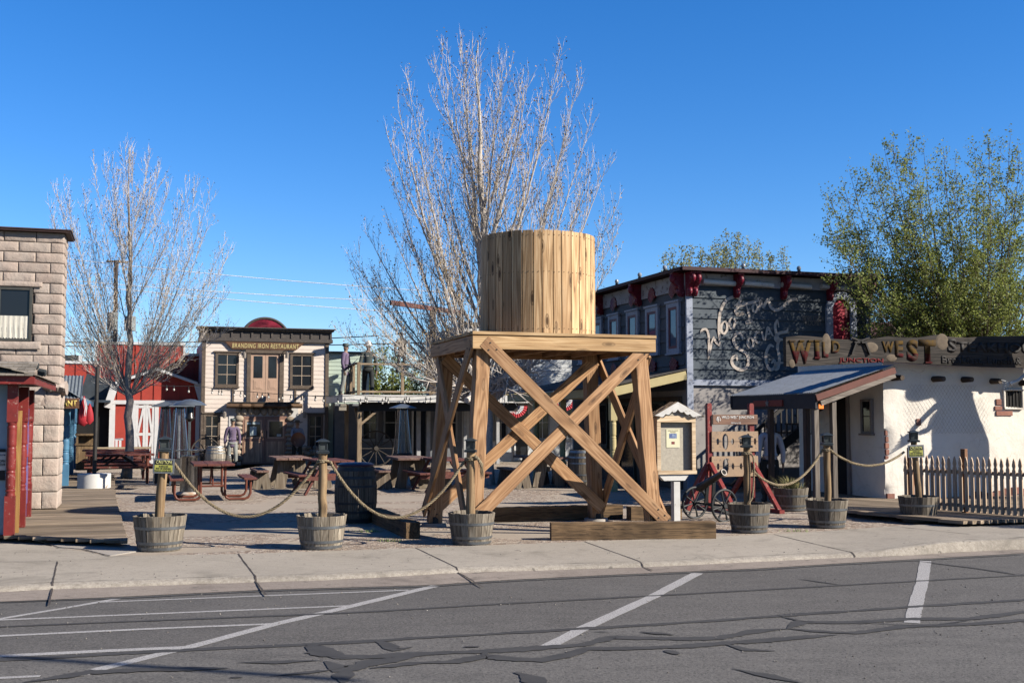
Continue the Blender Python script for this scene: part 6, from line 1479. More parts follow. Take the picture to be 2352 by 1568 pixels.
def a_table(p, rot, label, L=1.8, H=.75):
    e = empty('picnic_table', fg(p), rot, label, 'picnic table', 'A-frame picnic tables in the courtyard'); mb = MB()
    for i in range(5): mb.box(-.39 + i * .158, -.39 + i * .158 + .15, -L / 2, L / 2, H - .04, H)
    mb.build('table_top', tt_red, e, bevel=.004)
    for s_ in (-1, 1):
        mb = MB(); mb.box(s_ * .70 - .14, s_ * .70 - .004, -L / 2, L / 2, .41, .45); mb.box(s_ * .70 + .004, s_ * .70 + .14, -L / 2, L / 2, .41, .45); mb.build('bench', tt_red, e, bevel=.004)
    for yy in (-L * .36, L * .36):
        for s_ in (-1, 1): MB().bar((s_ * .26, yy + .05 * s_, H - .041), (s_ * .66, yy + .05 * s_, 0), .045, .13, (0, 1, 0)).build('leg', tt_red, e)
        MB().box(-.8, .8, yy - .16, yy - .12, .32, .405).build('cross_rail', tt_red, e)
    return e
def pipe_table(p, rot, label, L=1.75, H=.76, group='pipe framed picnic tables'):
    e = empty('picnic_table', fg(p), rot, label, 'picnic table', group); mb = MB()
    for i in range(3): mb.box(-.40 + i * .27, -.40 + i * .27 + .262, -L / 2, L / 2, H - .045, H)
    mb.build('table_top', tt_red, e, bevel=.005)
    for s_ in (-1, 1): MB().box(s_ * .72 - .13, s_ * .72 + .13, -L / 2, L / 2, .43, .47).build('bench', tt_red, e, bevel=.005)
    for yy in (-.5, .5):
        for s_ in (-1, 1):
            r_ = .026; pts = [(s_ * .24, yy, H - .05), (s_ * .24, yy, .14), (s_ * .27, yy, .06), (s_ * .34, yy, .03), (s_ * .64, yy, .03), (s_ * .71, yy, .06), (s_ * .75, yy, .14), (s_ * .75, yy, .43)]
            MB().tube(pts, r_, 10).build('pipe_leg', red_metal, e, smooth=True)
        MB().tube([(-.24, yy, .3), (.24, yy, .3)], .02, 8).build('cross_tube', red_metal, e, smooth=True)
    MB().tube([(0, -.5, .3), (0, -.05, H - .05)], .018, 8).build('brace_tube', red_metal, e); MB().tube([(0, .5, .3), (0, .05, H - .05)], .018, 8).build('brace_tube', red_metal, e)
    return e
pipe_table(zW(925, 770), GRID, 'red pipe framed picnic table beside the mushroom heater, seen end on')
slab_table((664, 1118), GRID, 'slab legged picnic table left of the leaning red table, behind the second post')
a_table((752, 1131), GRID + R(4), 'dark red A-frame picnic table just behind the second lantern post')
slab_table((938, 1118), GRID - R(3), 'slab legged picnic table before the right pyramid heater')
a_table((1025, 1126), GRID, 'red A-frame picnic table seen between the left legs of the water tower')
slab_table((1243, 1116), GRID, 'slab legged picnic table in shade seen through the tower braces')
def long_table(p, rot, label, L=1.7, top=None):
    e = empty('picnic_table', fg(p), rot, label, 'picnic table', 'long tables in rows by the red barn'); H = .75; mb = MB()
    for i in range(3): mb.box(-L / 2, L / 2, -.36 + i * .245, -.36 + i * .245 + .235, H - .045, H)
    mb.build('table_top', top or red_table, e, bevel=.004)
    for s_ in (-1, 1):
        MB().box(-L / 2, L / 2, s_ * .68 - .13, s_ * .68 + .13, .41, .45).build('bench', red_table, e, bevel=.004)
        for xx in (-L * .4, L * .4): MB().tube([(xx, s_ * .25, H - .046), (xx, s_ * .25, .0)], .04, 8).build('leg', red_metal, e); MB().tube([(xx, s_ * .68, .41), (xx, s_ * .68, .0)], .03, 8).build('bench_leg', red_metal, e)
    for s_ in (-1, 1): MB().bar((s_ * .03, 0, H - .06), (s_ * L * .36, 0, .3), .05, .05, (0, 1, 0)).build('brace', black, e)
    for xx in (-L * .4, L * .4): MB().box(xx - .025, xx + .025, -.7, .7, .3, .38).build('cross_rail', red_metal, e)
    return e
lt = wood('pale_table_top', (.52, .42, .28), (.42, .32, .2), (.25, .18, .1), 'X', knots=.2, isl=.3)
long_table((275, 1108), GRID, 'nearest long dark red table left of the leaning lantern post')
long_table((270, 1098), GRID, 'second long red table from the front, by the black pole')
long_table((266, 1089), GRID, 'third long red table, just before the pale topped one', 1.9)
long_table((271, 1080), GRID, 'long table with a pale new wood top, nearest the barn', 2.0, lt)

# ================================================================ PATIO HEATERS
g = fg((432.5, 1136)); e = empty('mushroom_heater', g, 0, 'stainless steel mushroom patio heater with a domed reflector', 'patio heater'); 
MB().lathe([(.0, 0), (.26, 0), (.27, .03), (.24, .07), (.0, .075)], 28).build('base', paint('rusty_white_base', (.66, .62, .57), (.42, .25, .13), 7, .6, .2), e, smooth=True)
MB().lathe([(.185, .075), (.185, .80), (.19, .81), (.19, .86), (.0, .87)], 32).build('housing', steel, e, smooth=True)
MB().lathe([(.0, .965), (.31, .965), (.32, .975), (.32, .99), (.0, .992)], 32).build('shelf', steel, e, smooth=True)
MB().tube([(0, 0, .87), (0, 0, 1.62)], .032, 14).build('pole', steel, e, smooth=True)
MB().lathe([(.04, 1.60), (.05, 1.62), (.10, 1.66), (.10, 1.70), (.085, 1.72), (.085, 1.93), (.0, 1.94)], 22).build('burner', paint('burner_dark', (.09, .085, .08), None, 8, .3, .1, metal=.7), e, smooth=True)
MB().lathe([(.0, 2.10), (.1, 2.09), (.24, 2.045), (.36, 1.97), (.365, 1.962), (.24, 2.035), (.1, 2.08), (0, 2.088)], 36).build('reflector', paint('dull_aluminium', (.28, .32, .35), (.22, .25, .28), 5, .35, .05, metal=.6), e, smooth=True)
def pyramid(p, label, rot=.3, H=2.1):
    e = empty('pyramid_heater', fg(p), rot, label, 'patio heater', 'pyramid patio heaters'); b_, t_ = .25, .10; zb_, zt_ = .0, H - .16
    MB().box(-.22, .22, -.22, .22, .04, .66).build('gas_housing', black, e)
    for i in (-1, 1):
        for j in (-1, 1): MB().bar((i * b_, j * b_, zb_), (i * t_, j * t_, zt_), .03, .03).build('corner_rail', steel, e)
    mb = MB()
    for k in range(34):
        z = .72 + k * (zt_ - .78) / 34; q = b_ + (t_ - b_) * z / zt_
        for a, b in (((-q, -q), (q, -q)), ((q, -q), (q, q)), ((q, q), (-q, q)), ((-q, q), (-q, -q))): mb.bar((a[0], a[1], z), (b[0], b[1], z), .005, .005)
    for k in (-.5, 0, .5):
        for s_ in (-1, 1): mb.bar((k * b_ * 1.2, s_ * .215, .7), (k * t_, s_ * t_, zt_), .006, .006); mb.bar((s_ * .215, k * b_ * 1.2, .7), (s_ * t_, k * t_, zt_), .006, .006)
    mb.build('wire_guard', steel, e)
    MB().tube([(0, 0, .68), (0, 0, zt_ - .02)], .045, 14).build('glass_tube', paint('quartz_tube', (.4, .42, .45), (.3, .3, .32), 6, .1, 0), e, smooth=True)
    mb = MB(); w_ = .32; n_ = mb.av([(-w_, -w_, zt_ + .05), (w_, -w_, zt_ + .05), (w_, w_, zt_ + .05), (-w_, w_, zt_ + .05), (-.05, -.05, H), (.05, -.05, H), (.05, .05, H), (-.05, .05, H), (-w_, -w_, zt_ + .03), (w_, -w_, zt_ + .03), (w_, w_, zt_ + .03), (-w_, w_, zt_ + .03)])
    mb.f += [[n_, n_ + 1, n_ + 5, n_ + 4], [n_ + 1, n_ + 2, n_ + 6, n_ + 5], [n_ + 2, n_ + 3, n_ + 7, n_ + 6], [n_ + 3, n_, n_ + 4, n_ + 7], [n_ + 4, n_ + 5, n_ + 6, n_ + 7], [n_ + 11, n_ + 10, n_ + 9, n_ + 8]] + [[n_ + 8 + i, n_ + 8 + (i + 1) % 4, n_ + (i + 1) % 4, n_ + i] for i in range(4)]
    mb.build('reflector', paint('dull_aluminium', None), e); MB().box(-.09, .09, -.09, .09, zt_ - .03, zt_ + .03).build('head', black, e)
pyramid(zT(1160, 1105), 'left pyramid heater of the pair before the barn doors', .2); pyramid(zT(1315, 1110), 'right pyramid heater of the pair, beside the mushroom heater', .5)
pyramid((924, 1093), 'lone pyramid heater glinting under the balcony right of the timber post', .4)

# ================================================================ BARRELS, WHEELS
oak_d = wood('dark_oak_staves', (.24, .20, .155), (.165, .135, .10), (.08, .065, .05), 'Z', isl=.35, rough=.85)
oak_l = wood('pale_oak_staves', (.56, .50, .42), (.42, .37, .30), (.22, .19, .15), 'Z', isl=.3, rough=.85)
def full_barrel(loc, r, h, mat, label, hoopm, group=None, top=None):
    e = empty('wine_barrel', loc, 0, label, 'barrel', group); n_ = 24; mb = MB(); prof = lambda t: r * (.82 + .18 * math.sin(math.pi * t) ** .8)
    for k in range(n_):
        a0, a1 = 2 * math.pi * k / n_ + .012, 2 * math.pi * (k + 1) / n_ - .012; rows = []
        for i in range(11): t = i / 10; q = prof(t); rows.append(mb.av([(q * math.cos(a0), q * math.sin(a0), h * t), (q * math.cos(a1), q * math.sin(a1), h * t), ((q - .025) * math.cos(a1), (q - .025) * math.sin(a1), h * t), ((q - .025) * math.cos(a0), (q - .025) * math.sin(a0), h * t)]))
        for a, b in zip(rows, rows[1:]):
            for j in range(4): mb.f.append([a + j, a + (j + 1) % 4, b + (j + 1) % 4, b + j])
        mb.f.append([rows[0] + j for j in (3, 2, 1, 0)]); mb.f.append([rows[-1] + j for j in range(4)])
    mb.build('staves', mat, e)
    for t0, t1 in ((.02, .08), (.17, .22), (.33, .37), (.63, .67), (.78, .83), (.92, .98)):
        mb = MB(); mb.lathe([(prof(t0) - .005, h * t0), (prof(t0) + .004, h * t0), (prof(t1) + .004, h * t1), (prof(t1) - .005, h * t1)], 40); mb.build('hoop', hoopm, e, smooth=True)
    MB().lathe([(r * .79, h * .97), (0, h * .97)], 24).build('head', mat, e)
    if top: MB().lathe([(r * .84, h), (r * .86, h + .03), (r * .7, h + .055), (0, h + .065)], 28).build('cushion', top, e, smooth=True)
    return e
g = G(zE(985, 915)); full_barrel((g.x, g.y + .1, 0), .345, .90, oak_d, 'full dark barrel with a purple padded lid standing in the tower shadow', paint('dark_hoop', (.07, .08, .09), (.05, .055, .06), 8, .5, .1, metal=.4), top=paint('purple_vinyl', (.05, .035, .09), (.03, .02, .06), 5, .35, 0))
q = CF.front(zC(590, 1470), -.9); full_barrel(CF.world((q.x, -.9, 0)), .37, CF.front(zC(590, 1305), -.9).z, oak_l, 'pale silvery barrel left of the purple coated mannequin at the restaurant', zinc)
q = CF.front(zC(705, 1480), -1.0); full_barrel(CF.world((q.x, -1.0, 0)), .15, .42, gray_wood, 'small wooden keg between the pale barrel and the mannequin', zinc)
l = UF.front(zZ(690, 1290), -.9); full_barrel(UF.world((l.x, 1.6, 0)), .34, .92, oak_d, 'dark barrel in the shade right of the tower under the yellow fascia', zinc)
def wagon_wheel(loc, rot, r, label, mat, ns=12, tilt=0, thick=.04):
    e = empty('wagon_wheel', loc, 0, label, 'wheel', 'old wagon wheels'); e.rotation_euler = (tilt, 0, rot)
    P = [(r * math.cos(a), 0, r * math.sin(a) + r) for a in [2 * math.pi * i / 40 for i in range(41)]]
    MB().tube(P, thick * .7, 8, False).build('rim', mat, e, smooth=True); MB().tube([(0, -.08, r), (0, .08, r)], r * .13, 14).build('hub', mat, e, smooth=True)
    for k in range(ns): a = 2 * math.pi * k / ns; MB().tube([(0, 0, r), (r * math.cos(a), 0, r + r * math.sin(a))], thick * .4, 6).build('spoke', mat, e)
wm_ = wood('old_wheel_wood', (.09, .075, .065), (.06, .05, .042), (.03, .025, .02), 'X')
q = QF.front(zD(682, 1480), 1.2); wagon_wheel(QF.world((q.x, 1.2, 0)), GRID, .62, 'dark wagon wheel leaning in the shade under the balcony', wm_, tilt=R(-6))
q = CF.front(zC(500, 1470), -.7); wagon_wheel(CF.world((q.x, -.62, 0)), GRID, .5, 'dark wagon wheel propped behind the pale barrel at the restaurant', wm_, tilt=R(-12))

# ================================================================ INFORMATION BOX ON A POST
kx = G((1541, 1203)); KF = Fr((kx.x, kx.y, 0)); kb_ = lambda x, y, ly=0: KF.front(zG(x, y), ly)
e = efr('notice_box', KF, 'roofed notice box on a white post, right of the water tower', 'notice box')
rawp = wood('pale_raw_wood', (.86, .68, .48), (.68, .51, .33), (.4, .27, .16), 'X', knots=.3, isl=.3); mdf = paint('speckled_board', (.58, .53, .43), (.44, .4, .33), 30, .9, .5)
a = kb_(290, 890); b = kb_(632, 365); x0, x1, z0, z1 = a.x, b.x, a.z, b.z; dp = .11
MB().box((x0 + x1) / 2 - .055, (x0 + x1) / 2 + .055, .0, .11, 0, z0 - .12).build('post', white_p, e, bevel=.004)
MB().prism([(x0 + .02, z0 - .001), (x1 - .12, z0 - .001), (x1 - .2, z0 - .1), (x0 + .12, z0 - .1)], .0, .1).build('bracket', white_p, e)
fw3 = .066
mb = MB(); mb.box(x0, x0 + fw3, 0, .03, z0 + .06, z1 - .1); mb.box(x1 - fw3, x1, 0, .03, z0 + .06, z1 - .1); mb.box(x0, x1, -.006, .03, z1 - .1, z1); mb.box(x0, x1, -.03, .03, z0, z0 + .06); mb.build('frame', rawp, e, bevel=.003)
mb = MB(); mb.box(x0, x0 + .02, .031, dp, z0, z1); mb.box(x1 - .02, x1, .031, dp, z0, z1); mb.box(x0 + .02, x1 - .02, .031, dp, z0, z0 + .02); mb.box(x0 + .02, x1 - .02, .031, dp, z1 - .02, z1); mb.build('box_sides', rawp, e)
MB().box(x0 + .02, x1 - .02, dp - .02, dp - .001, z0 + .02, z1 - .02).build('back_board', mdf, e)
pk_ = kb_(485, 240); mid = (x0 + x1) / 2
mb = MB(); P = [(x0 - .05, z1 + .02), (x1 + .08, z1 + .02)]; n_ = 7
for i in range(n_ * 6 + 1):
    t = i / (n_ * 6); x = x1 + .0 - t * (x1 - x0 - .0); lift = .09 * (1 - abs(2 * t - 1)) ; P.append((x, z1 + .045 + lift * 1.1 - .022 * abs(math.sin(math.pi * t * n_)))) if False else None
top = [(x0 - .06, z1 + .005), (mid, pk_.z), (x1 + .09, z1 + .005)]
low = []
for i in range(37):
    t = i / 36; x = x1 - .02 - t * (x1 - x0 - .04); low.append((x, z1 - .005 + .11 * (1 - abs(2 * t - 1)) - .03 * abs(math.sin(math.pi * t * 6))))
mb.prism(top[::1] + low, -.06, -.04); mb.build('scalloped_gable', white_p, e)
MB().prism([(x0 + .01, z1 + .002), (x1 - .01, z1 + .002), (mid, pk_.z - .04)], .0, .03).build('gable_back', mdf, e)
kr = MB(); sl = Vector((mid - (x0 - .08), 0, pk_.z - z1)); Ls = sl.length; sl.normalize(); shingles(kr, Vector((x0 - .09, -.05, z1 + .0)), Vector((0, 1, 0)), sl, dp + .12, Ls, 3, .14, .01)
sl2 = Vector((mid - (x1 + .09), 0, pk_.z - z1)).normalized(); shingles(kr, Vector((x1 + .1, -.05, z1)), Vector((0, 1, 0)), sl2, dp + .12, Ls, 3, .14, .01)
kr.build('roof', paint('brown_shingle', (.24, .17, .11), (.16, .11, .075), 12, .9, .4, isl=.4), e)
pa = KF.front(zG(370, 648), dp - .022); pb2 = KF.front(zG(488, 482), dp - .022); W_, H_ = pb2.x - pa.x, pb2.z - pa.z
ps = empty('poster', KF.world((pa.x, dp - .024, pa.z)), GRID, 'pale yellow concert poster pinned inside the notice box', 'poster')
MB().box(0, W_, -.003, 0, 0, H_).build('paper', paint('poster_paper', (.86, .84, .60), (.8, .77, .52), 8, .7, 0), ps)
mb = MB(); mb.box(W_ * .22, W_ * .78, -.005, -.0035, H_ * .5, H_ * .76); mb.build('picture', paint('poster_blue', (.06, .10, .30), (.35, .45, .6), 22, .5, 0), ps)
MB().box(W_ * .38, W_ * .62, -.005, -.0035, H_ * .18, H_ * .32).build('small_picture', paint('poster_red', (.35, .05, .05), (.1, .05, .05), 22, .5, 0), ps)
tbr = paint('poster_ink', (.20, .12, .04), None, 5, .7, 0)
text('KERVILLIANS', 'lettering', tbr, ps, Vector((W_ * .12, -.0036, H_ * .89)), W_ * .76, H_ * .05, .001, bold=.01); text('The Garden', 'lettering', tbr, ps, Vector((W_ * .3, -.0036, H_ * .8)), W_ * .4, H_ * .055, .001, bold=.01)

# ================================================================ PILLORY / STOCKS
g = G((1632, 1172)); TFr = Fr((g.x, g.y, 0)); s_k = lambda x, y, ly=0: TFr.front(zG(x, y), ly)
e = efr('pillory_frame', TFr, 'red framed pillory with two pierced tan boards and a name board above', 'stocks')
redw = paint('stocks_red', (.30, .035, .03), (.20, .028, .025), 8, .6, .2, worn=.15, worncol=(.4, .25, .2))
tanb = paint('stocks_tan', (.50, .34, .21), (.40, .28, .19), 5, .75, .25, worn=.12, worncol=(.16, .14, .13))
xl, xr = s_k(762, 600).x, s_k(1140, 600).x; zt4 = s_k(760, 250).z
for i, x in enumerate((xl, xr)):
    mb = MB(); mb.box(x - .045, x + .045, 0, .09, 0, zt4 - .03); mb.prism([(x - .045, zt4 - .03), (x + .045, zt4 - .03), (x + .03, zt4), (x - .03, zt4)], 0, .09); mb.build('post', redw, e)
    for s_ in (-1, 1): MB().bar((x, .045 + s_ * .05, .85), (x + (.0), .045 + s_ * .95, .04), .07, .07, (1, 0, 0)).build('brace', redw, e)
    MB().box(x - .05, x + .05, -1.0, 1.05, 0, .06).build('foot', redw, e)
MB().bar((xl, .04, .9), (xl - .45, .04, .02), .07, .07, (0, 1, 0)).build('brace', redw, e); MB().bar((xr, .04, .9), (xr + .55, .04, .02), .07, .07, (0, 1, 0)).build('brace', redw, e)
def holes(x0, x1, z0, z1, zc, hs, nm):
    """plank pair pierced by real holes: built as a grid of cells with the holes left out"""
    bm = bmesh.new(); 
    nx, nz = 120, 26; V = {}
    def inside(x, z): return any(((x - hx) / rx) ** 2 + ((z - zc) / rz) ** 2 < 1 for hx, rx, rz in hs)
    for i in range(nx):
        for j in range(nz):
            xa, xb2 = x0 + (x1 - x0) * i / nx, x0 + (x1 - x0) * (i + 1) / nx; za_, zb_ = z0 + (z1 - z0) * j / nz, z0 + (z1 - z0) * (j + 1) / nz
            if inside((xa + xb2) / 2, (za_ + zb_) / 2): continue
            vs = []
            for x, z in ((xa, za_), (xb2, za_), (xb2, zb_), (xa, zb_)):
                k = (round(x, 5), round(z, 5))
                if k not in V: V[k] = bm.verts.new((x, -.03, z))
                vs.append(V[k])
            bm.faces.new(vs)
    r_ = bmesh.ops.extrude_face_region(bm, geom=bm.faces[:])
    for v_ in [q for q in r_['geom'] if isinstance(q, bmesh.types.BMVert)]: v_.co.y = .0
    bmesh.ops.recalc_face_normals(bm, faces=bm.faces); me = bpy.data.meshes.new(nm); bm.to_mesh(me); bm.free(); me.materials.append(tanb); o = bpy.data.objects.new(nm, me); COL.objects.link(o); o.parent = e
    mb = MB(); mb.box(x0, x1, -.0315, -.0301, zc - .004, zc + .004); mb.build('board_seam', blackm, o)
for y0, y1 in ((502, 684), (722, 908)):
    a = s_k(780, y1 + 2, -.03); b = s_k(1192, y0, -.03); zc = (a.z + b.z) / 2; hs = [(s_k(q, 590).x, .026, .06) for q in (825, 958, 1030, 1158)] + [(s_k(q, 590).x, .062, .145) for q in (892, 1093)]
    holes(a.x, b.x, a.z, b.z, zc, hs, 'pierced_board')
a = s_k(787, 443, -.03); b = s_k(1187, 353, -.03); nbm = wood('name_plank', (.34, .20, .13), (.24, .13, .09), (.12, .07, .05), 'X', knots=.2)
nb_ = MB().box(a.x, b.x, -.035, -.0, a.z, b.z).build('name_plank', nbm, e, bevel=.008)
wl_ = paint('white_letter', (.80, .78, .75), (.7, .68, .65), 8, .6, 0); Wd = b.x - a.x; Hd = b.z - a.z
text("dj's", 'lettering', wl_, nb_, Vector((a.x + Wd * .07, -.036, a.z + Hd * .22)), Wd * .1, Hd * .6, .002, bold=.03)
text('WILD WEST JUNCTION', 'lettering', wl_, nb_, Vector((a.x + Wd * .19, -.036, a.z + Hd * .5)), Wd * .72, Hd * .36, .002, bold=.02)
text('Williams AZ', 'lettering', wl_, nb_, Vector((a.x + Wd * .4, -.036, a.z + Hd * .08)), Wd * .22, Hd * .16, .002, bold=.01)

# ================================================================ CANNON
wl = G((1596, 1189)); wr = G((1664, 1197)); ax = (wr - wl); rotc = math.atan2(ax.y, ax.x)
e = empty('toy_cannon', (wl + wr) / 2, rotc, 'small iron cannon on spoked black wheels before the pillory', 'cannon'); hw = ax.length / 2; rw_ = .255
gun = paint('gun_metal', (.10, .085, .075), (.07, .06, .055), 10, .4, .15, metal=.5)
for s_ in (-1, 1):
    x = s_ * hw; P = [(x, rw_ * math.cos(a), rw_ + rw_ * math.sin(a)) for a in [2 * math.pi * i / 40 for i in range(41)]]
    w_ = MB().tube(P, .021, 8, False).build('wheel', black, e, smooth=True)
    for k in range(8): a = 2 * math.pi * (k + .3) / 8; MB().tube([(x, 0, rw_), (x, rw_ * .6 * math.cos(a), rw_ + rw_ * .6 * math.sin(a)), (x, rw_ * math.cos(a), rw_ + rw_ * math.sin(a))], [.013, .014, .02], 8).build('spoke', black, w_)
    MB().tube([(x - .04, 0, rw_), (x + .04, 0, rw_)], .035, 14).build('hub', black, w_, smooth=True)
MB().tube([(-hw, 0, rw_), (hw, 0, rw_)], .018, 10).build('axle', black, e)
inv = e.matrix_basis.inverted() if False else (Matrix.Translation(e.location) @ Matrix.Rotation(rotc, 4, 'Z')).inverted()
rear = inv @ AT(zG(665, 1010), (wl.y + wr.y) / 2 + .1); muz = inv @ AT(zG(888, 868), (wl.y + wr.y) / 2 - .42)
d = (muz - rear).normalized(); L_ = (muz - rear).length
prof = [(-.07, .02), (-.055, .035), (-.03, .02), (0, .05), (.02, .078), (.05, .078), (.06, .07), (L_ * .45, .062), (L_ * .47, .066), (L_ * .5, .06), (L_ * .9, .05), (L_ * .93, .056), (L_ - .01, .064), (L_, .058)]
br = MB().tube([rear + d * s_ for s_, r_ in prof], [r_ for s_, r_ in prof], 22, cap=True); br.build('barrel', gun, e, smooth=True)
MB().tube([muz - d * .01, muz + d * .0015], .04, 20).build('bore_shade', dark_in, e)  # solid dark disc on the capped muzzle, shade of the hole put in its colour
lv = (rear + muz) / 2
for s_ in (-1, 1): MB().bar((s_ * .09, 0, rw_ - .02), lv + Vector((s_ * .075, 0, -.02)) - d * .02, .03, .06, (0, 1, 0)).build('cheek', black, e)
MB().bar((0, .0, rw_), (0, .55, .03), .07, .05).build('trail', black, e)

# barrel planter with spiky plant
g = G((1817, 1172)); half_barrel((g.x, g.y, 0), 'pale half barrel planted with a spiky grass, behind the rope by the pillory', .95, 1.0, None)
e = empty('spiky_plant', (g.x, g.y, .33), 0, 'tuft of grassy leaves growing in the barrel beside the porch', 'plant'); mb = MB(); random.seed(3)
for k in range(170):
    a = random.uniform(0, 6.28); r0 = random.uniform(0, .2); le = random.uniform(.15, .38); tl = random.uniform(.15, .9); b0 = Vector((r0 * math.cos(a), r0 * math.sin(a), 0)); dd = Vector((math.cos(a) * tl, math.sin(a) * tl, 1)).normalized()
    p1 = b0 + dd * le * .6; p2 = b0 + dd * le + Vector((math.cos(a), math.sin(a), -.4)) * le * .25; s_ = Vector((-math.sin(a), math.cos(a), 0)) * .007; n_ = mb.av([b0 - s_, b0 + s_, p1 + s_ * .8, p1 - s_ * .8, p2]); mb.f += [[n_, n_ + 1, n_ + 2, n_ + 3], [n_ + 3, n_ + 2, n_ + 4]]
mb.build('leaves', paint('dry_green_blade', (.30, .32, .12), (.34, .26, .12), 14, .7, 0, isl=.6), e, fix=False)
# weeds in the joints
for p, n_k, lb in ((zE(1120, 1005), 40, 'green weed tuft in the plaza joint left of the leaning railway tie'), (zE(1330, 1090), 46, 'green weed tuft at the kerb between the second and third barrels'), (zI(560, 1520), 22, 'small weeds at the sidewalk edge between the fourth and fifth barrels')):
    g = G(p); e = empty('weed', (g.x, g.y, 0), 0, lb, 'weed'); mb = MB()
    for k in range(n_k * 2):
        a = random.uniform(0, 6.28); b0 = Vector((random.gauss(0, .11), random.gauss(0, .035), 0)); le = random.uniform(.02, .07); p2 = b0 + Vector((math.cos(a) * .7, math.sin(a) * .7, .9)) * le; s_ = Vector((-math.sin(a), math.cos(a), 0)) * .004; q = mb.av([b0 - s_, b0 + s_, p2]); mb.f.append([q, q + 1, q + 2])
    mb.build('blades', paint('weed_green', (.22, .34, .08), (.3, .36, .12), 20, .6, 0), e, fix=False)

# ================================================================ FIGURES
def skin(name, nodes, edges, mat, parent, sub=2, M=None, root=0):
    me = bpy.data.meshes.new(name); me.from_pydata([n_[0] for n_ in nodes], edges, []); o = bpy.data.objects.new(name, me); COL.objects.link(o)
    sm = o.modifiers.new('skin', 'SKIN'); sl_ = me.skin_vertices[0].data if me.skin_vertices else None
    if sl_ is None: bm = bmesh.new(); bm.from_mesh(me); bm.verts.layers.skin.verify(); bm.to_mesh(me); bm.free(); sl_ = me.skin_vertices[0].data
    for i, n_ in enumerate(nodes): r_ = n_[1]; sl_[i].radius = (r_, n_[2] if len(n_) > 2 else r_); sl_[i].use_root = (i == root)
    o.modifiers.new('sub', 'SUBSURF').levels = sub; o.modifiers['sub'].render_levels = sub
    dg = bpy.context.evaluated_depsgraph_get(); dg.update(); m2 = bpy.data.meshes.new_from_object(o.evaluated_get(dg)); bpy.data.objects.remove(o)
    if M is not None: m2.transform(M)
    m2.materials.clear(); m2.materials.append(mat)
    for p in m2.polygons: p.use_smooth = True
    o = bpy.data.objects.new(name, m2); COL.objects.link(o); o.parent = parent; return o
flesh = paint('mannequin_skin', (.42, .27, .19), (.34, .21, .15), 6, .6, 0); dark_flesh = paint('dark_mask', (.06, .05, .045), None, 6, .6, 0)
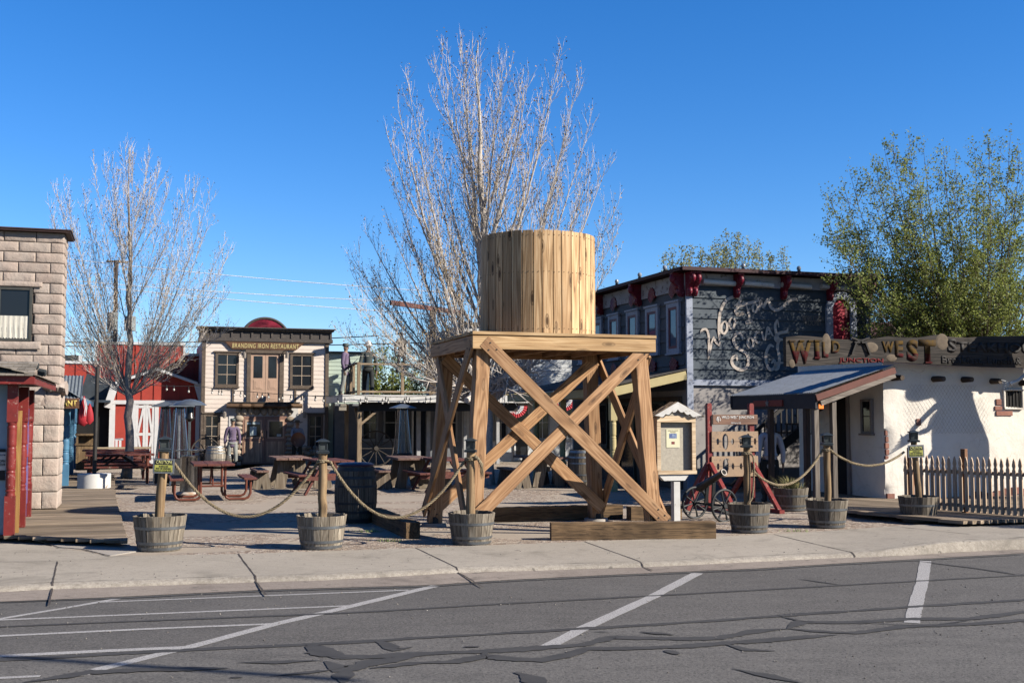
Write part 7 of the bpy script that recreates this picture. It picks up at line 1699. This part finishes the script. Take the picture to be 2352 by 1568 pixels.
def figure(loc, rot, label, H=1.72, coat=None, trousers=None, hat=None, cat='mannequin', name='mannequin', stride=.12, arms=((.27, .05, .78), (-.27, .05, .78)), hatkind='kepi', skinm=None, coatlen=.66, group=None, belt=None, hair=None, boots=None):
    e = empty(name, loc, rot, label, cat, group); e.scale = (H / 1.75,) * 3; skinm = skinm or flesh      # faces -y
    L, R_ = arms
    def arm(sx, hand): s_ = Vector((sx * .19, 0, 1.43)); h_2 = Vector(hand); el = (s_ + h_2) / 2 + Vector((sx * .04, .04, -.02)); return s_, el, h_2
    aL, aR = arm(1, L), arm(-1, R_)
    N = [((0, 0, .95), .13, .10), ((0, 0, 1.12), .125, .09), ((0, 0, 1.32), .155, .10), ((0, .0, 1.46), .08, .07), ((0, -.005, 1.53), .052), ((0, -.01, 1.6), .07, .085), ((0, -.012, 1.68), .082, .1), ((0, -.005, 1.745), .05, .06),
         (aL[0], .055), (aL[1], .042), (aL[2], .03), (aR[0], .055), (aR[1], .042), (aR[2], .03), ((.1, 0, .88), .085), ((.12, -stride * .6, .5), .058), ((.13, -stride * .2, .09), .04), ((.14, -stride * .2 - .15, .035), .035), ((-.1, 0, .88), .085), ((-.12, stride * .2, .5), .058), ((-.13, stride, .09), .04), ((-.14, stride - .15, .035), .035)]
    E_ = [(0, 1), (1, 2), (2, 3), (3, 4), (4, 5), (5, 6), (6, 7), (3, 8), (8, 9), (9, 10), (3, 11), (11, 12), (12, 13), (0, 14), (14, 15), (15, 16), (16, 17), (0, 18), (18, 19), (19, 20), (20, 21)]
    for k, (a_, ai) in enumerate(((aL, 10), (aR, 13))):       # palm and five fingers
        d = (a_[2] - a_[1]).normalized(); sx = 1 if k == 0 else -1; pi_ = len(N); N.append((a_[2] + d * .055, .026, .016)); E_.append((ai, pi_))
    body = skin('body', N, E_, skinm, e, 2)
    hm = MB()
    for k, a_ in enumerate((aL, aR)):
        d = (a_[2] - a_[1]).normalized(); sx = 1 if k == 0 else -1; sd = d.cross(Vector((1, 0, 0))).normalized()
        for f in range(4): b0 = a_[2] + d * .085 + sd * ((f - 1.5) * .019); ln = (.06, .07, .066, .052)[f]; hm.tube([b0 - d * .03, b0 + d * ln * .6, b0 + d * ln + Vector((-sx * .015, 0, 0))], [.0095, .0085, .007], 6)
        hm.tube([a_[2] + d * .03, a_[2] + d * .06 - sd * .04, a_[2] + d * .09 - sd * .045], [.011, .01, .008], 6)
    # face: nose, brow, ears
    hm.tube([(0, -.10, 1.665), (0, -.122, 1.635), (0, -.10, 1.628)], [.008, .013, .008], 8)
    for s_ in (-1, 1): hm.sphere((s_ * .083, .0, 1.65), .02, 8, 6, .5, 1, 1.4)
    fm = hm.build('face_hands', skinm, None, smooth=True)
    # join the features into the body mesh so that the body stays one mesh
    bm = bmesh.new(); bm.from_mesh(body.data); bm.from_mesh(fm.data); bm.to_mesh(body.data); bm.free(); bpy.data.objects.remove(fm)
    ey = MB()
    for s_ in (-1, 1): ey.sphere((s_ * .03, -.098, 1.662), .011, 8, 6)
    ey.box(-.025, .025, -.104, -.096, 1.588, 1.594); ey.build('eyes', dark_in, e)
    if coat:
        Nc = [((0, 0, coatlen + .02), .17, .13), ((0, 0, 1.0), .15, .115), ((0, 0, 1.12), .145, .11), ((0, 0, 1.32), .18, .125), ((0, .0, 1.46), .105, .09), ((0, 0, 1.5), .065, .065), (aL[0], .078), (aL[1], .062), (aL[2] + Vector((0, 0, .05)), .048), (aR[0], .078), (aR[1], .062), (aR[2] + Vector((0, 0, .05)), .048)]
        skin('coat', Nc, [(0, 1), (1, 2), (2, 3), (3, 4), (4, 5), (4, 6), (6, 7), (7, 8), (4, 9), (9, 10), (10, 11)], coat, e, 2, root=2)
        bt = MB()
        for k in range(5): bt.sphere((.0, -.132 - .004 * math.sin(k), 1.36 - k * .1), .012, 8, 5)
        bt.build('buttons', paint('brass', (.5, .36, .12), None, 5, .3, 0, metal=.8), e)
    if belt: MB().lathe([(.165, -.025), (.168, 0), (.165, .025)], 24, (0, 0, 1.06), sx=1, sy=.78).build('belt', belt, e, smooth=True)
    if trousers:
        Nt = [((0, 0, .95), .15, .115), ((.1, 0, .86), .105), ((.12, -stride * .6, .5), .082), ((.13, -stride * .2, .13), .078), ((-.1, 0, .86), .105), ((-.12, stride * .2, .5), .082), ((-.13, stride, .13), .078)]
        skin('trousers', Nt, [(0, 1), (1, 2), (2, 3), (0, 4), (4, 5), (5, 6)], trousers, e, 2)
    bb = MB()
    for s_, yy in ((1, -stride * .2), (-1, stride)): bb.sphere((s_ * .135, yy - .07, .04), .05, 12, 8, 1, 2.5, .9); bb.tube([(s_ * .13, yy, .02), (s_ * .13, yy, .16)], .055, 12)
    bb.build('boots', boots or black, e, smooth=True)
    z = 1.70
    if hatkind == 'kepi': MB().lathe([(.095, 0), (.1, .03), (.09, .09), (.075, .105), (0, .105)], 20, (0, .0, z), sx=1, sy=1.1).build('hat', hat, e, smooth=True); MB().sphere((0, -.115, z + .015), .07, 12, 6, 1.1, .8, .12).build('visor', black, e)
    elif hatkind == 'pith': MB().lathe([(.16, -.02), (.15, .0), (.1, .03), (.095, .08), (.07, .13), (.02, .155), (.015, .175), (0, .18)], 24, (0, 0, z), sx=1, sy=1.2).build('hat', hat, e, smooth=True)
    elif hatkind == 'cowboy': MB().lathe([(.21, .035), (.2, .015), (.12, -.0), (.098, .01), (.09, .09), (.075, .115), (.03, .1), (0, .1)], 28, (0, 0, z), sx=1.05, sy=1.1).build('hat', hat, e, smooth=True)
    if hair: MB().sphere((0, .02, 1.68), .105, 14, 10, 1, 1.1, 1.05).build('hair', hair, e, smooth=True)
    return e
purple = paint('purple_coat', (.20, .15, .24), (.15, .11, .18), 6, .85, .1); greycoat = paint('grey_uniform', (.10, .115, .105), (.075, .085, .08), 6, .85, .1); grey_tr = paint('grey_trousers', (.34, .35, .33), (.26, .27, .25), 6, .85, .1); dark_tr = paint('dark_trousers', (.03, .035, .035), None, 6, .85, .05)
kepi = paint('grey_kepi', (.11, .13, .125), None, 6, .8, 0); pith = paint('white_pith_hat', (.75, .73, .7), (.6, .58, .55), 6, .7, 0); straw = paint('brown_hat', (.22, .15, .09), (.16, .11, .07), 6, .8, .1)
q = CF.front(zC(735, 1475), -1.1); figure(CF.world((q.x, -1.1, 0)), GRID, 'mannequin in a purple coat, kepi and grey trousers left of the restaurant doors', CF.front(zC(735, 1072), -1.1).z, purple, grey_tr, kepi)
q = CF.front(zC(1315, 1475), -.9); f3 = figure(CF.world((q.x, -.9, 0)), GRID + R(8), 'mannequin in a brown hat and pale checked shirt right of the restaurant doors', CF.front(zC(1315, 1088), -.9).z, paint('pale_shirt', (.42, .42, .46), (.25, .26, .32), 16, .85, .05), dark_tr, straw, hatkind='cowboy', arms=((.2, -.25, 1.0), (-.2, -.25, 1.0)))
qq = CF.world((q.x, -1.18, .92)); e = empty('round_shield', qq, GRID, 'round copper coloured tray held in front of the right hand mannequin', 'tray'); MB().lathe([(0, 0), (.2, .0), (.25, .03), (.26, .04), (.2, .015), (0, .012)], 28).build('dish', paint('copper', (.30, .12, .06), (.18, .08, .05), 6, .35, .1, metal=.6), e, smooth=True).rotation_euler = (R(80), 0, 0)
def on_deck(x, y, ly): q = QF.front(zD(x, y), ly); return QF.world((q.x, ly, zf1 - .03)), q
w1, q = on_deck(405, 840, 1.5); figure(w1, GRID + R(60), 'mannequin in a purple jacket and kepi on the balcony, nearest the restaurant', QF.front(zD(410, 394), 1.5).z - zf1, purple, grey_tr, kepi, belt=black, arms=((.24, -.12, .95), (-.24, -.05, .85)))
w1, q = on_deck(610, 840, 1.2); figure(w1, GRID + R(170), 'mannequin in grey uniform and white pith helmet, back turned, on the balcony', QF.front(zD(575, 384), 1.2).z - zf1, greycoat, dark_tr, pith, hatkind='pith', stride=.3, coatlen=.72, belt=black)
a_ = QF.world(QF.front(zD(440, 590), .9)); b_2 = QF.world(QF.front(zD(520, 522), .9)); e = empty('sabre', a_, 0, 'curved steel sabre held up by the purple jacketed balcony mannequin', 'sword')
MB().tube([(0, 0, 0), ((b_2 - a_) * .5) + Vector((0, 0, -.03)), (b_2 - a_)], [.018, .016, .004], 6).build('blade', steel, e); MB().tube([(0, 0, -.02), (-.08, 0, -.08)], .02, 8).build('grip', black, e)
w1 = QF.world(QF.front(zD(905, 480), 2.2)); figure((w1.x, w1.y, QF.front(zD(905, 480), 2.2).z - .7), GRID + R(20), 'weathered scarecrow figure in a slouch hat perched above the balcony rail, among the bare branches', 1.45, paint('ragged_tan', (.30, .26, .21), (.18, .15, .12), 12, .95, .3), None, paint('slouch_hat', (.17, .15, .13), None, 5, .9, .1), hatkind='cowboy', skinm=dark_flesh)
puffy = paint('white_puffy_jacket', (.62, .63, .68), (.54, .55, .6), 4, .7, .1)
g = AF.world((AF.side(zI(362, 1000), xo + .0).x, AF.side(zI(362, 1000), xo + .5).y, 0)); l = AT((1768, 1000), 22.9)
figure((l.x, l.y, 0), GRID + R(165), 'person in a white padded jacket seen from behind in the porch shade', 1.62, puffy, dark_tr, None, cat='person', name='person', hatkind='', hair=paint('dark_hair', (.05, .035, .025), None, 8, .6, .1), stride=.05)
# painted cowboy half hidden in the restaurant window
q = CF.front(zC(1322, 700), -.03); qh = CF.front(zC(1322, 640), -.03)
# scarecrow gallows: long red beam with a post behind the bare tree
a = AT(zD(810, 22), 41); b = AT(zD(1450, 115), 43); e = empty('hoist_beam', (a + b) / 2, 0, 'rust red hoist beam on an upright post rising behind the bare tree', 'beam'); c = (a + b) / 2
MB().bar(a - c, b - c, .12, .17).build('beam', redb, e); p1 = AT(zD(1190, 90), 42.2); p0 = AT(zD(1190, 250), 42.2); p0.z = 2.4
MB().bar(p0 - c, p1 - c + Vector((0, 0, .0)), .22, .3, (0, 1, 0)).build('upright', bwx, e)
# utility pole and wires
g = AT((1060, 960), 75); pz = lambda y, x=463: AT((x, y), 75).z
ux = AT((465, 900), 62); e = empty('utility_pole', (ux.x, ux.y, 0), 0, 'dark wooden utility pole with crossarm and transformer behind the barn', 'utility pole')
zz = lambda p: AT(p, ux.y)
bx = zz(zA(1222, 1300)).x - ux.x
MB().tube([(bx, 0, 0), (bx - .15, 0, zz(zA(1205, 500)).z)], [.16, .11], 10).build('pole', paint('pole_brown', (.07, .05, .04), (.05, .035, .03), 5, .9, .2), e, smooth=True)
ca, cb2 = zz(zA(1120, 512)), zz(zA(1330, 518)); MB().bar((ca.x - ux.x, -.1, ca.z), (cb2.x - ux.x, .1, cb2.z), .12, .12).build('crossarm', paint('pole_brown', None), e)
tz = zz(zA(1190, 1140)); MB().tube([(zz(zA(1195, 1130)).x - ux.x, -.3, zz(zA(1195, 1230)).z), (zz(zA(1195, 1130)).x - ux.x, -.3, zz(zA(1195, 1050)).z)], .28, 16).build('transformer', paint('transformer_grey', (.30, .33, .33), None, 5, .5, .05), e, smooth=True)
MB().tube([(zz(zA(1380, 1130)).x - ux.x, -.3, zz(zA(1380, 1240)).z), (zz(zA(1380, 1130)).x - ux.x, -.3, zz(zA(1380, 1090)).z)], .3, 16).build('transformer', paint('transformer_grey', None), e, smooth=True)
wire = paint('wire_grey', (1.3, 1.35, 1.4), None, 3, .5, 0); wired = paint('wire_dark', (.04, .04, .045), None, 3, .6, 0)
for i, (x0, y0, x1, y1, m_) in enumerate(((485, 617, 860, 647, wire), (485, 657, 860, 677, wire), (485, 672, 860, 700, wire), (60, 779, 465, 775, wired), (120, 790, 700, 783, wired))):
    a = AT((x0 - (x1 - x0) * (1.2 if i < 3 else .3), y0 - (y1 - y0) * (1.2 if i < 3 else .3)), 62); b = AT((x1 + (x1 - x0) * 1.0, y1 + (y1 - y0) * 1.0 + (6 if i < 3 else 0)), 62)
    tag(MB().tube(hang(a, b, .25, 16), .022 if i < 3 else .03, 5).build('power_line', m_, None), ['highest pale power line crossing the sky left of the big bare tree', 'middle pale power line crossing the sky', 'lowest pale power line just above the restaurant roof', 'dark cable from the utility pole over the barn', 'lower dark cable running behind the barn parapet'][i], 'power line', 'overhead power lines')
# cable crossing the road above and out of the frame, whose shadow falls on the asphalt
a = G(zL(-600, 1015), ZR); b = G(zL(2352, 1215), ZR); k = 7.0 / sundir.z
tag(MB().tube([a + sundir * k + (a - b) * 1.0, b + sundir * k], .05, 8).build('power_line', wired, None), 'thick cable above the street, out of view overhead at the right', 'power line', 'overhead power lines')
# ================================================================ TREES
bark_pale = paint('pale_bark', (.76, .68, .60), (.50, .435, .375), 14, .85, .3, worn=.1, worncol=(.12, .10, .085))
bark_grey = paint('grey_bark', (.48, .41, .35), (.32, .27, .23), 18, .9, .6, worn=.15, worncol=(.09, .075, .06))
bark_brown = paint('brown_bark', (.16, .12, .09), (.10, .075, .055), 14, .9, .4)
bud = paint('bud_rust', (.45, .36, .12), (.36, .18, .10), 22, .7, 0, isl=.7)
leafy = foliage('spring_leaf', (.40, .45, .11), (.25, .30, .07))
leafy2 = foliage('pale_spring_leaf', (.50, .50, .18), (.34, .34, .12))
def bez(a, b, c, d, t): s_ = 1 - t; return a * s_ ** 3 + b * 3 * s_ * s_ * t + c * 3 * s_ * t * t + d * t ** 3
def leaf(mb, p, sz, rng):
    d = Vector((rng.gauss(0, 1), rng.gauss(0, 1), rng.gauss(.3, 1))).normalized(); s_ = d.orthogonal().normalized(); s_ = (s_ * math.cos(rng.uniform(0, 6)) + d.cross(s_) * math.sin(rng.uniform(0, 6))).normalized()
    n_ = mb.av([p, p + d * sz * .5 + s_ * sz * .3, p + d * sz, p + d * sz * .5 - s_ * sz * .3]); mb.f.append([n_, n_ + 1, n_ + 2, n_ + 3])
def tree(name, base, z0s, targets, label, cat, seed, rt=.16, bark=bark_pale, l2step=.2, l2len=1.5, l3step=.14, l3len=.38, leafsz=.03, leafn=1, leafm=bud, spread=30, trunk_tops=None, rl=.05, group=None, upb=.55, bark_t=None, budp=.6, start_t=.12, central=None):
    rng = random.Random(seed); e = empty(name, base, 0, label, cat, group); T = MB(); B = MB(); Lf = MB(); base = Vector(base)
    ttop = max(z0s) + .3; lean = Vector((rng.uniform(-.05, .05), 0, 0))
    if central:
        ct = Vector(central) - base; n_ = 22; CP = [Vector((ct.x * (k / n_) ** 1.5 + rng.gauss(0, .03), ct.y * (k / n_) + rng.gauss(0, .03), ct.z * k / n_ - (.05 if k == 0 else 0))) for k in range(n_ + 1)]
        T.tube(CP, [rt * 1.3 if k == 0 else max(.012, rt * (1 - k / n_) ** .9) for k in range(n_ + 1)], 12)
    else: T.tube([Vector((0, 0, -.05)), Vector((0, 0, .25)), Vector((.01, 0, ttop * .5)), lean + Vector((0, 0, ttop))], [rt * 1.35, rt * 1.05, rt * .95, rt * .8], 14)
    def spray(p, d, ln, r_):
        n_ = 3 if ln > .25 else 2; pts = [p]; dd = d.copy()
        for i in range(n_): dd = (dd + Vector((rng.gauss(0, .12), rng.gauss(0, .12), .18 + rng.gauss(0, .1)))).normalized(); pts.append(pts[-1] + dd * ln / n_)
        B.tube(pts, [r_ * (1 - .75 * i / n_) for i in range(n_ + 1)], 3, False)
        for i in range(1, n_ + 1):
            for k in range(leafn):
                if rng.random() < budp: leaf(Lf, pts[i] + Vector((rng.gauss(0, leafsz * .8), rng.gauss(0, leafsz * .8), rng.gauss(0, leafsz))), leafsz * rng.uniform(.6, 1.4), rng)
        return pts
    def branch2(p, d, ln, r_):
        n_ = 7; pts = [p]; dd = d.copy()
        for i in range(n_): dd = (dd + Vector((rng.gauss(0, .06), rng.gauss(0, .06), upb * .3 + rng.gauss(0, .06)))).normalized(); pts.append(pts[-1] + dd * ln / n_)
        B.tube(pts, [max(.0035, r_ * (1 - .85 * i / n_)) for i in range(n_ + 1)], 4, False)
        s_ = l3step * rng.random() + ln * .12
        while s_ < ln:
            k = s_ / ln * n_; i = min(int(k), n_ - 1); q = pts[i].lerp(pts[i + 1], k - i); td = (pts[i + 1] - pts[i]).normalized()
            az = rng.uniform(0, 6.28); o1 = td.orthogonal().normalized(); o2 = td.cross(o1); a_ = R(spread * rng.uniform(.7, 1.5)); nd = td * math.cos(a_) + (o1 * math.cos(az) + o2 * math.sin(az)) * math.sin(a_)
            spray(q, nd, l3len * rng.uniform(.4, 1.3) * (1.1 - .5 * s_ / ln), .0065); s_ += l3step * rng.uniform(.6, 1.4)
        spray(pts[-1], dd, l3len * .6, .0045)
    for i, tg in enumerate(targets):
        tg = Vector(tg) - base; zs = z0s[i % len(z0s)] * rng.uniform(.9, 1.1); P0 = lean * (zs / ttop) + Vector((0, 0, zs)); H = tg.z - zs; out = Vector((tg.x, tg.y, 0)); ol = out.length
        if ol < .01: out = Vector((.01, 0, 0)); ol = .01
        if central:
            zs = min(max(min(z0s), tg.z - ol * rng.uniform(1.7, 3.2) - rng.uniform(.3, 1.6)), ct.z * .8); f_k = zs / ct.z * 22; i_ = int(f_k); P0 = CP[i_].lerp(CP[min(i_ + 1, 22)], f_k - i_); H = tg.z - P0.z; out = Vector((tg.x - P0.x, tg.y - P0.y, 0))
        P1 = P0 + out * (.36 if central else .42) + Vector((0, 0, H * (.27 if central else .22))); P2 = P0 + out * (.74 if central else .82) + Vector((0, 0, H * (.62 if central else .55))); L = (tg - P0).length
        n_ = max(10, int(L / .32)); pts = []
        for k in range(n_ + 1): p = bez(P0, P1, P2, tg, k / n_); w_ = .011 * L / 6 * math.sin(math.pi * k / n_); pts.append(p + Vector((rng.gauss(0, 1) * w_, rng.gauss(0, 1) * w_, 0)))
        r0 = rl * .72 * (L / 7) ** .7 * rng.uniform(.8, 1.25)
        T.tube(pts, [max(.006, r0 * (1 - k / n_) ** .85) for k in range(n_ + 1)], 6, False)
        s_ = L * start_t
        while s_ < L * .985:
            k = s_ / L * n_; j = min(int(k), n_ - 1); q = pts[j].lerp(pts[j + 1], k - j); td = (pts[j + 1] - pts[j]).normalized(); az = rng.uniform(0, 6.28); o1 = td.orthogonal().normalized(); o2 = td.cross(o1); a_ = R(spread * rng.uniform(.6, 1.3)); nd = (td * math.cos(a_) + (o1 * math.cos(az) + o2 * math.sin(az)) * math.sin(a_) + Vector((0, 0, .1))).normalized()
            ln = l2len * rng.uniform(.35, 1.1) * (1 - .72 * s_ / L); branch2(q, nd, max(.25, ln), max(.006, r0 * (1 - s_ / L) * .42)); s_ += l2step * rng.uniform(.6, 1.5)
        branch2(pts[-1], (pts[-1] - pts[-2]).normalized(), .3, .006)
    T.build('trunk', bark_t or bark, e, smooth=True, fix=False); B.build('branches', bark, e, smooth=True, fix=False)
    if Lf.f: Lf.build('leaf_buds' if leafn < 3 else 'crown', leafm, e, fix=False)
    return e
def tg(zf_, pts, Y, dy=1.6, seed=1):
    r = random.Random(seed); out = []
    for p in pts: yy = Y + r.uniform(-dy, dy); q = AT(zf_(*p), yy); q.z -= .3; out.append(q)
    return out
# big bare tree behind the tower
Yb = 29.0; bb_ = AT((1117, 962), Yb); bb_.z = 0
pts = [(620, 170), (690, 150), (770, 200), (890, 225), (1020, 280), (1165, 190), (1260, 300), (1330, 480), (1410, 720), (1470, 900), (1450, 1200), (1460, 1060), (420, 310), (370, 420), (315, 565), (345, 800), (220, 1060), (155, 1200), (150, 1280), (150, 1390), (200, 1500), (555, 230), (985, 300), (1340, 700),
       (500, 560), (860, 330), (1100, 420), (680, 300), (1200, 560), (470, 760), (330, 1010), (1290, 900), (780, 500), (960, 560), (580, 640), (1080, 760), (260, 1280), (440, 1120), (730, 700), (1180, 800), (100, 1560), (250, 1640)]
tree('bare_tree', bb_, [1.9, 2.3, 2.8, 2.5], tg(zO, pts, Yb, 1.7, 4), 'very tall bare pale branched tree rising behind the water tower tank', 'tree', 12, rt=.2, l2step=.17, l2len=2.1, l3step=.125, l3len=.42, leafsz=.05, budp=.6, rl=.075, spread=30, upb=.42, central=AT(zO(760, 150), Yb))
# low drooping limbs of the same tree, with the cut limb
mb = MB(); 
e = [o for o in bpy.data.objects if o.name == 'bare_tree'][0]
rng = random.Random(9)
for p, yy in (((1255, 850), 28.0), ((1235, 880), 28.6), ((1000, 860), 28.4), ((985, 880), 28), ((1075, 918), 27.2), ((1190, 905), 27.8), ((1280, 820), 29), ((940, 840), 29), ((1020, 890), 27.5), ((1165, 865), 28), ((1210, 835), 28.2)):
    t_ = AT(p, yy) - bb_; a = Vector((0, 0, 2.2)); mid = a.lerp(t_, .5) + Vector((0, 0, .25)); cut = p == (1075, 918)
    P = [bez(a, a.lerp(mid, .7), mid, t_, k / 10) + Vector((rng.gauss(0, .02), 0, rng.gauss(0, .02))) for k in range(11)]
    mb.tube(P, [(.09 if cut else .05) * (1 - (.25 if cut else .8) * k / 10) for k in range(11)], 8)
    if not cut:
        for k in range(3, 11):
            for q in range(4):
                d = Vector((rng.gauss(0, .6) + (t_.x * .3), rng.gauss(0, .4), rng.gauss(-.05, .5))).normalized(); l_ = rng.uniform(.25, .75); mb.tube([P[k], P[k] + d * l_ * .5 + Vector((0, 0, .03)), P[k] + d * l_ + Vector((0, 0, .12 * l_))], [.014, .009, .003], 4, False)
mb.build('low_limbs', bark_pale, e, smooth=True, fix=False)
# smaller bare tree at the left
Yl = 33.0; bl_ = AT((297, 962), Yl); bl_.z = 0
pts = [(830, 30), (690, 105), (625, 120), (745, 125), (880, 65), (985, 90), (1045, 180), (1115, 290), (1245, 280), (1295, 290), (1380, 320), (1365, 540), (1470, 660), (1500, 720), (1490, 970), (1440, 900), (1480, 1210), (430, 290), (380, 300), (330, 400), (350, 540), (360, 820), (330, 1000), (380, 1150), (400, 1280), (400, 1340),
       (560, 330), (950, 300), (1180, 480), (500, 560), (760, 380), (1050, 520), (1250, 700), (1300, 1000), (460, 900), (640, 620), (880, 640), (1330, 1260), (520, 1330)]
tree('bare_tree', bl_, [2.3, 2.6, 3.0], tg(zX, pts, Yl, 1.5, 6), 'smaller bare pale tree in front of the red barn at the left', 'tree', 33, rt=.135, l2step=.15, l2len=1.7, l3step=.135, l3len=.34, leafsz=.045, budp=.6, rl=.036, spread=33, upb=.42, bark_t=bark_grey, central=AT(zX(850, 90), Yl))
# leafy tree at the right
Yr = 27.5; br_ = AT((2255, 962), Yr); br_.z = 0
pts = [(545, 340), (400, 480), (395, 650), (500, 420), (830, 130), (930, 110), (1040, 160), (1180, 200), (1395, 160), (1490, 120), (1630, 90), (1700, 180), (720, 300), (670, 360), (780, 170), (1260, 260), (500, 860), (480, 960), (620, 1060), (700, 1150), (560, 700), (1000, 400), (1250, 450), (850, 500), (1500, 350), (700, 700), (900, 800), (1100, 650), (1400, 650), (1650, 500), (800, 1000), (1000, 1100), (1300, 900), (1600, 850), (1200, 1200), (1500, 1150), (760, 1300), (1000, 1330), (1700, 1200), (1300, 1320), (1900, 200), (2000, 500), (1950, 900), (2100, 700), (1850, 1200), (640, 880), (900, 620), (1150, 850), (1450, 480), (1560, 640)]
tree('leafy_tree', br_, [1.8, 2.4, 2.9], tg(zK, pts, Yr, 2.0, 8), 'large spreading tree in fresh green leaf behind the adobe building at the right', 'tree', 51, rt=.2, bark=bark_brown, l2step=.19, l2len=1.9, l3step=.14, l3len=.36, leafsz=.056, leafn=8, leafm=leafy, rl=.06, spread=56, budp=.9, start_t=.2, upb=.12)
# pale tree tops behind the mural building
for i, (tx, Yq, lab) in enumerate((((1590, 640), 42, 'pale green tree top showing over the left roof edge of the mural building'), ((1690, 620), 43, 'pale green tree top showing over the middle of the mural building'))):
    bq = AT((tx[0], 962), Yq); bq.z = 0; r = random.Random(70 + i)
    P = [(x, y) for x, y in ([(1525, 612), (1545, 600), (1565, 592), (1590, 595), (1610, 600), (1625, 615), (1580, 640)] if i == 0 else [(1640, 590), (1655, 575), (1670, 562), (1700, 566), (1720, 575), (1745, 585), (1800, 600), (1770, 612), (1690, 570), (1660, 600), (1730, 600)])]
    tree('leafy_tree', bq, [3.0, 3.6], [AT(p, Yq + r.uniform(-1, 1)) for p in P], lab, 'tree', 90 + i, rt=.16, bark=bark_brown, l2step=.16, l2len=1.5, l3step=.14, l3len=.36, leafsz=.08, leafn=6, leafm=leafy2, rl=.05, spread=38, budp=.85, start_t=.4, group='trees behind the mural building')
# small leafy tree behind the balcony
Ym = 45; bq = AT((880, 962), Ym); bq.z = 0
P = [(x, y) for x, y in ((815, 870), (830, 850), (855, 832), (880, 822), (910, 825), (940, 825), (965, 840), (985, 862), (830, 870), (870, 850), (920, 860), (950, 880), (810, 890), (900, 890), (990, 890), (860, 885))]
tree('leafy_tree', bq, [.8, 1.3], [AT(p, Ym + random.uniform(-1, 1)) for p in P], 'bushy bright green tree behind the balcony railing', 'tree', 97, rt=.12, bark=bark_brown, l2step=.16, l2len=1.0, l3step=.12, l3len=.34, leafsz=.11, leafn=4, leafm=leafy, rl=.035, spread=42, budp=.95, start_t=.2)
# sapling under the balcony
# ================================================================ STATUE beyond the right edge of the frame (body unseen, laid out along the sun to throw the tall shadow on the white wall)
st_m = paint('bone_white_paint', (.72, .70, .64), (.55, .52, .46), 6, .6, .2)
def onwall(x, y, t): q = AF.front(zJ(x, y), -.02); return AF.world(q) + sundir * t
c0 = onwall(800, 1180, 2.9); e = empty('giant_figure', (c0.x, c0.y, 0), 0, 'giant hatted figure out of view, shaped to throw the wall shadow, its bony hand showing by the sign', 'statue'); off = Vector((c0.x, c0.y, 0))
W_ = lambda x, y, t=2.9: tuple(onwall(x, y, t) - off)
N = [(W_(820, 960), .42), (W_(815, 850), .36), (W_(800, 700), .30), (W_(790, 560), .27), (W_(760, 450), .25), (W_(720, 370), .30), (W_(700, 310), .22),
     (W_(660, 640), .08), (W_(600, 760), .055), (W_(520, 790), .045), (W_(735, 660), .06), (W_(640, 430), .12), (W_(650, 500), .05), (W_(880, 1150), .42), (W_(760, 1150), .40), (W_(880, 1450), .3), (W_(740, 1450), .3)]
skin('body', N, [(0, 1), (1, 2), (2, 3), (3, 4), (4, 5), (5, 6), (2, 7), (7, 8), (8, 9), (2, 10), (5, 11), (11, 12), (0, 13), (0, 14), (13, 15), (14, 16)], st_m, e, 2)
mb = MB()
for k in range(4): mb.tube([W_(745, 665 + k * 38), W_(715, 670 + k * 36), W_(700, 690 + k * 32)], [.03, .028, .02], 8)
for k in range(5): mb.tube([W_(500, 790), W_(440 + k * 6, 800 + k * 12), W_(380 - k * 14, 835 + k * 24)], [.03, .022, .012], 6)
mb.build('fingers', st_m, e, smooth=True)
hatc = Vector(W_(735, 330)); MB().lathe([(.62, -.04), (.6, .0), (.3, .02), (.27, .26), (0, .3)], 24, tuple(hatc)).build('hat', st_m, e, smooth=True)
MB().tube([W_(600, 960), W_(660, 860), W_(690, 740)], [.05, .045, .04], 8).build('staff', st_m, e)
mb = MB()
for k in range(14): y = 470 + k * 26; mb.tube([W_(850, y), W_(895 + (k % 2) * 14, y + 14), W_(905 + (k % 3) * 8, y + 30)], [.05, .03, .01], 6)
mb.build('fringe', st_m, e)
# bony arm that comes into view at the right edge
Ya = AF.world(AF.front(zJ(1230, 430), -1.2)).y
pa = [AT(p, Ya) for p in (zJ(1330, 300), zJ(1290, 370), zJ(1240, 410), zJ(1180, 435))]; mb = MB(); offp = [p - off for p in pa]
sh = Vector(W_(790, 520)); mb.tube([sh, (sh + offp[0]) / 2 + Vector((0, 0, .1)), offp[0]], [.09, .06, .05], 8)
mb.tube(offp, [.05, .035, .028, .04], 10)
for k in range(5): a = offp[3]; b = AT(zJ(1150 - k * 4, 415 + k * 12), Ya) - off; c = AT(zJ(1115 + k * 8, 405 + k * 22), Ya) - off; mb.tube([a, b, c], [.018, .014, .006], 6)
mb.build('arm', st_m, e, smooth=True)
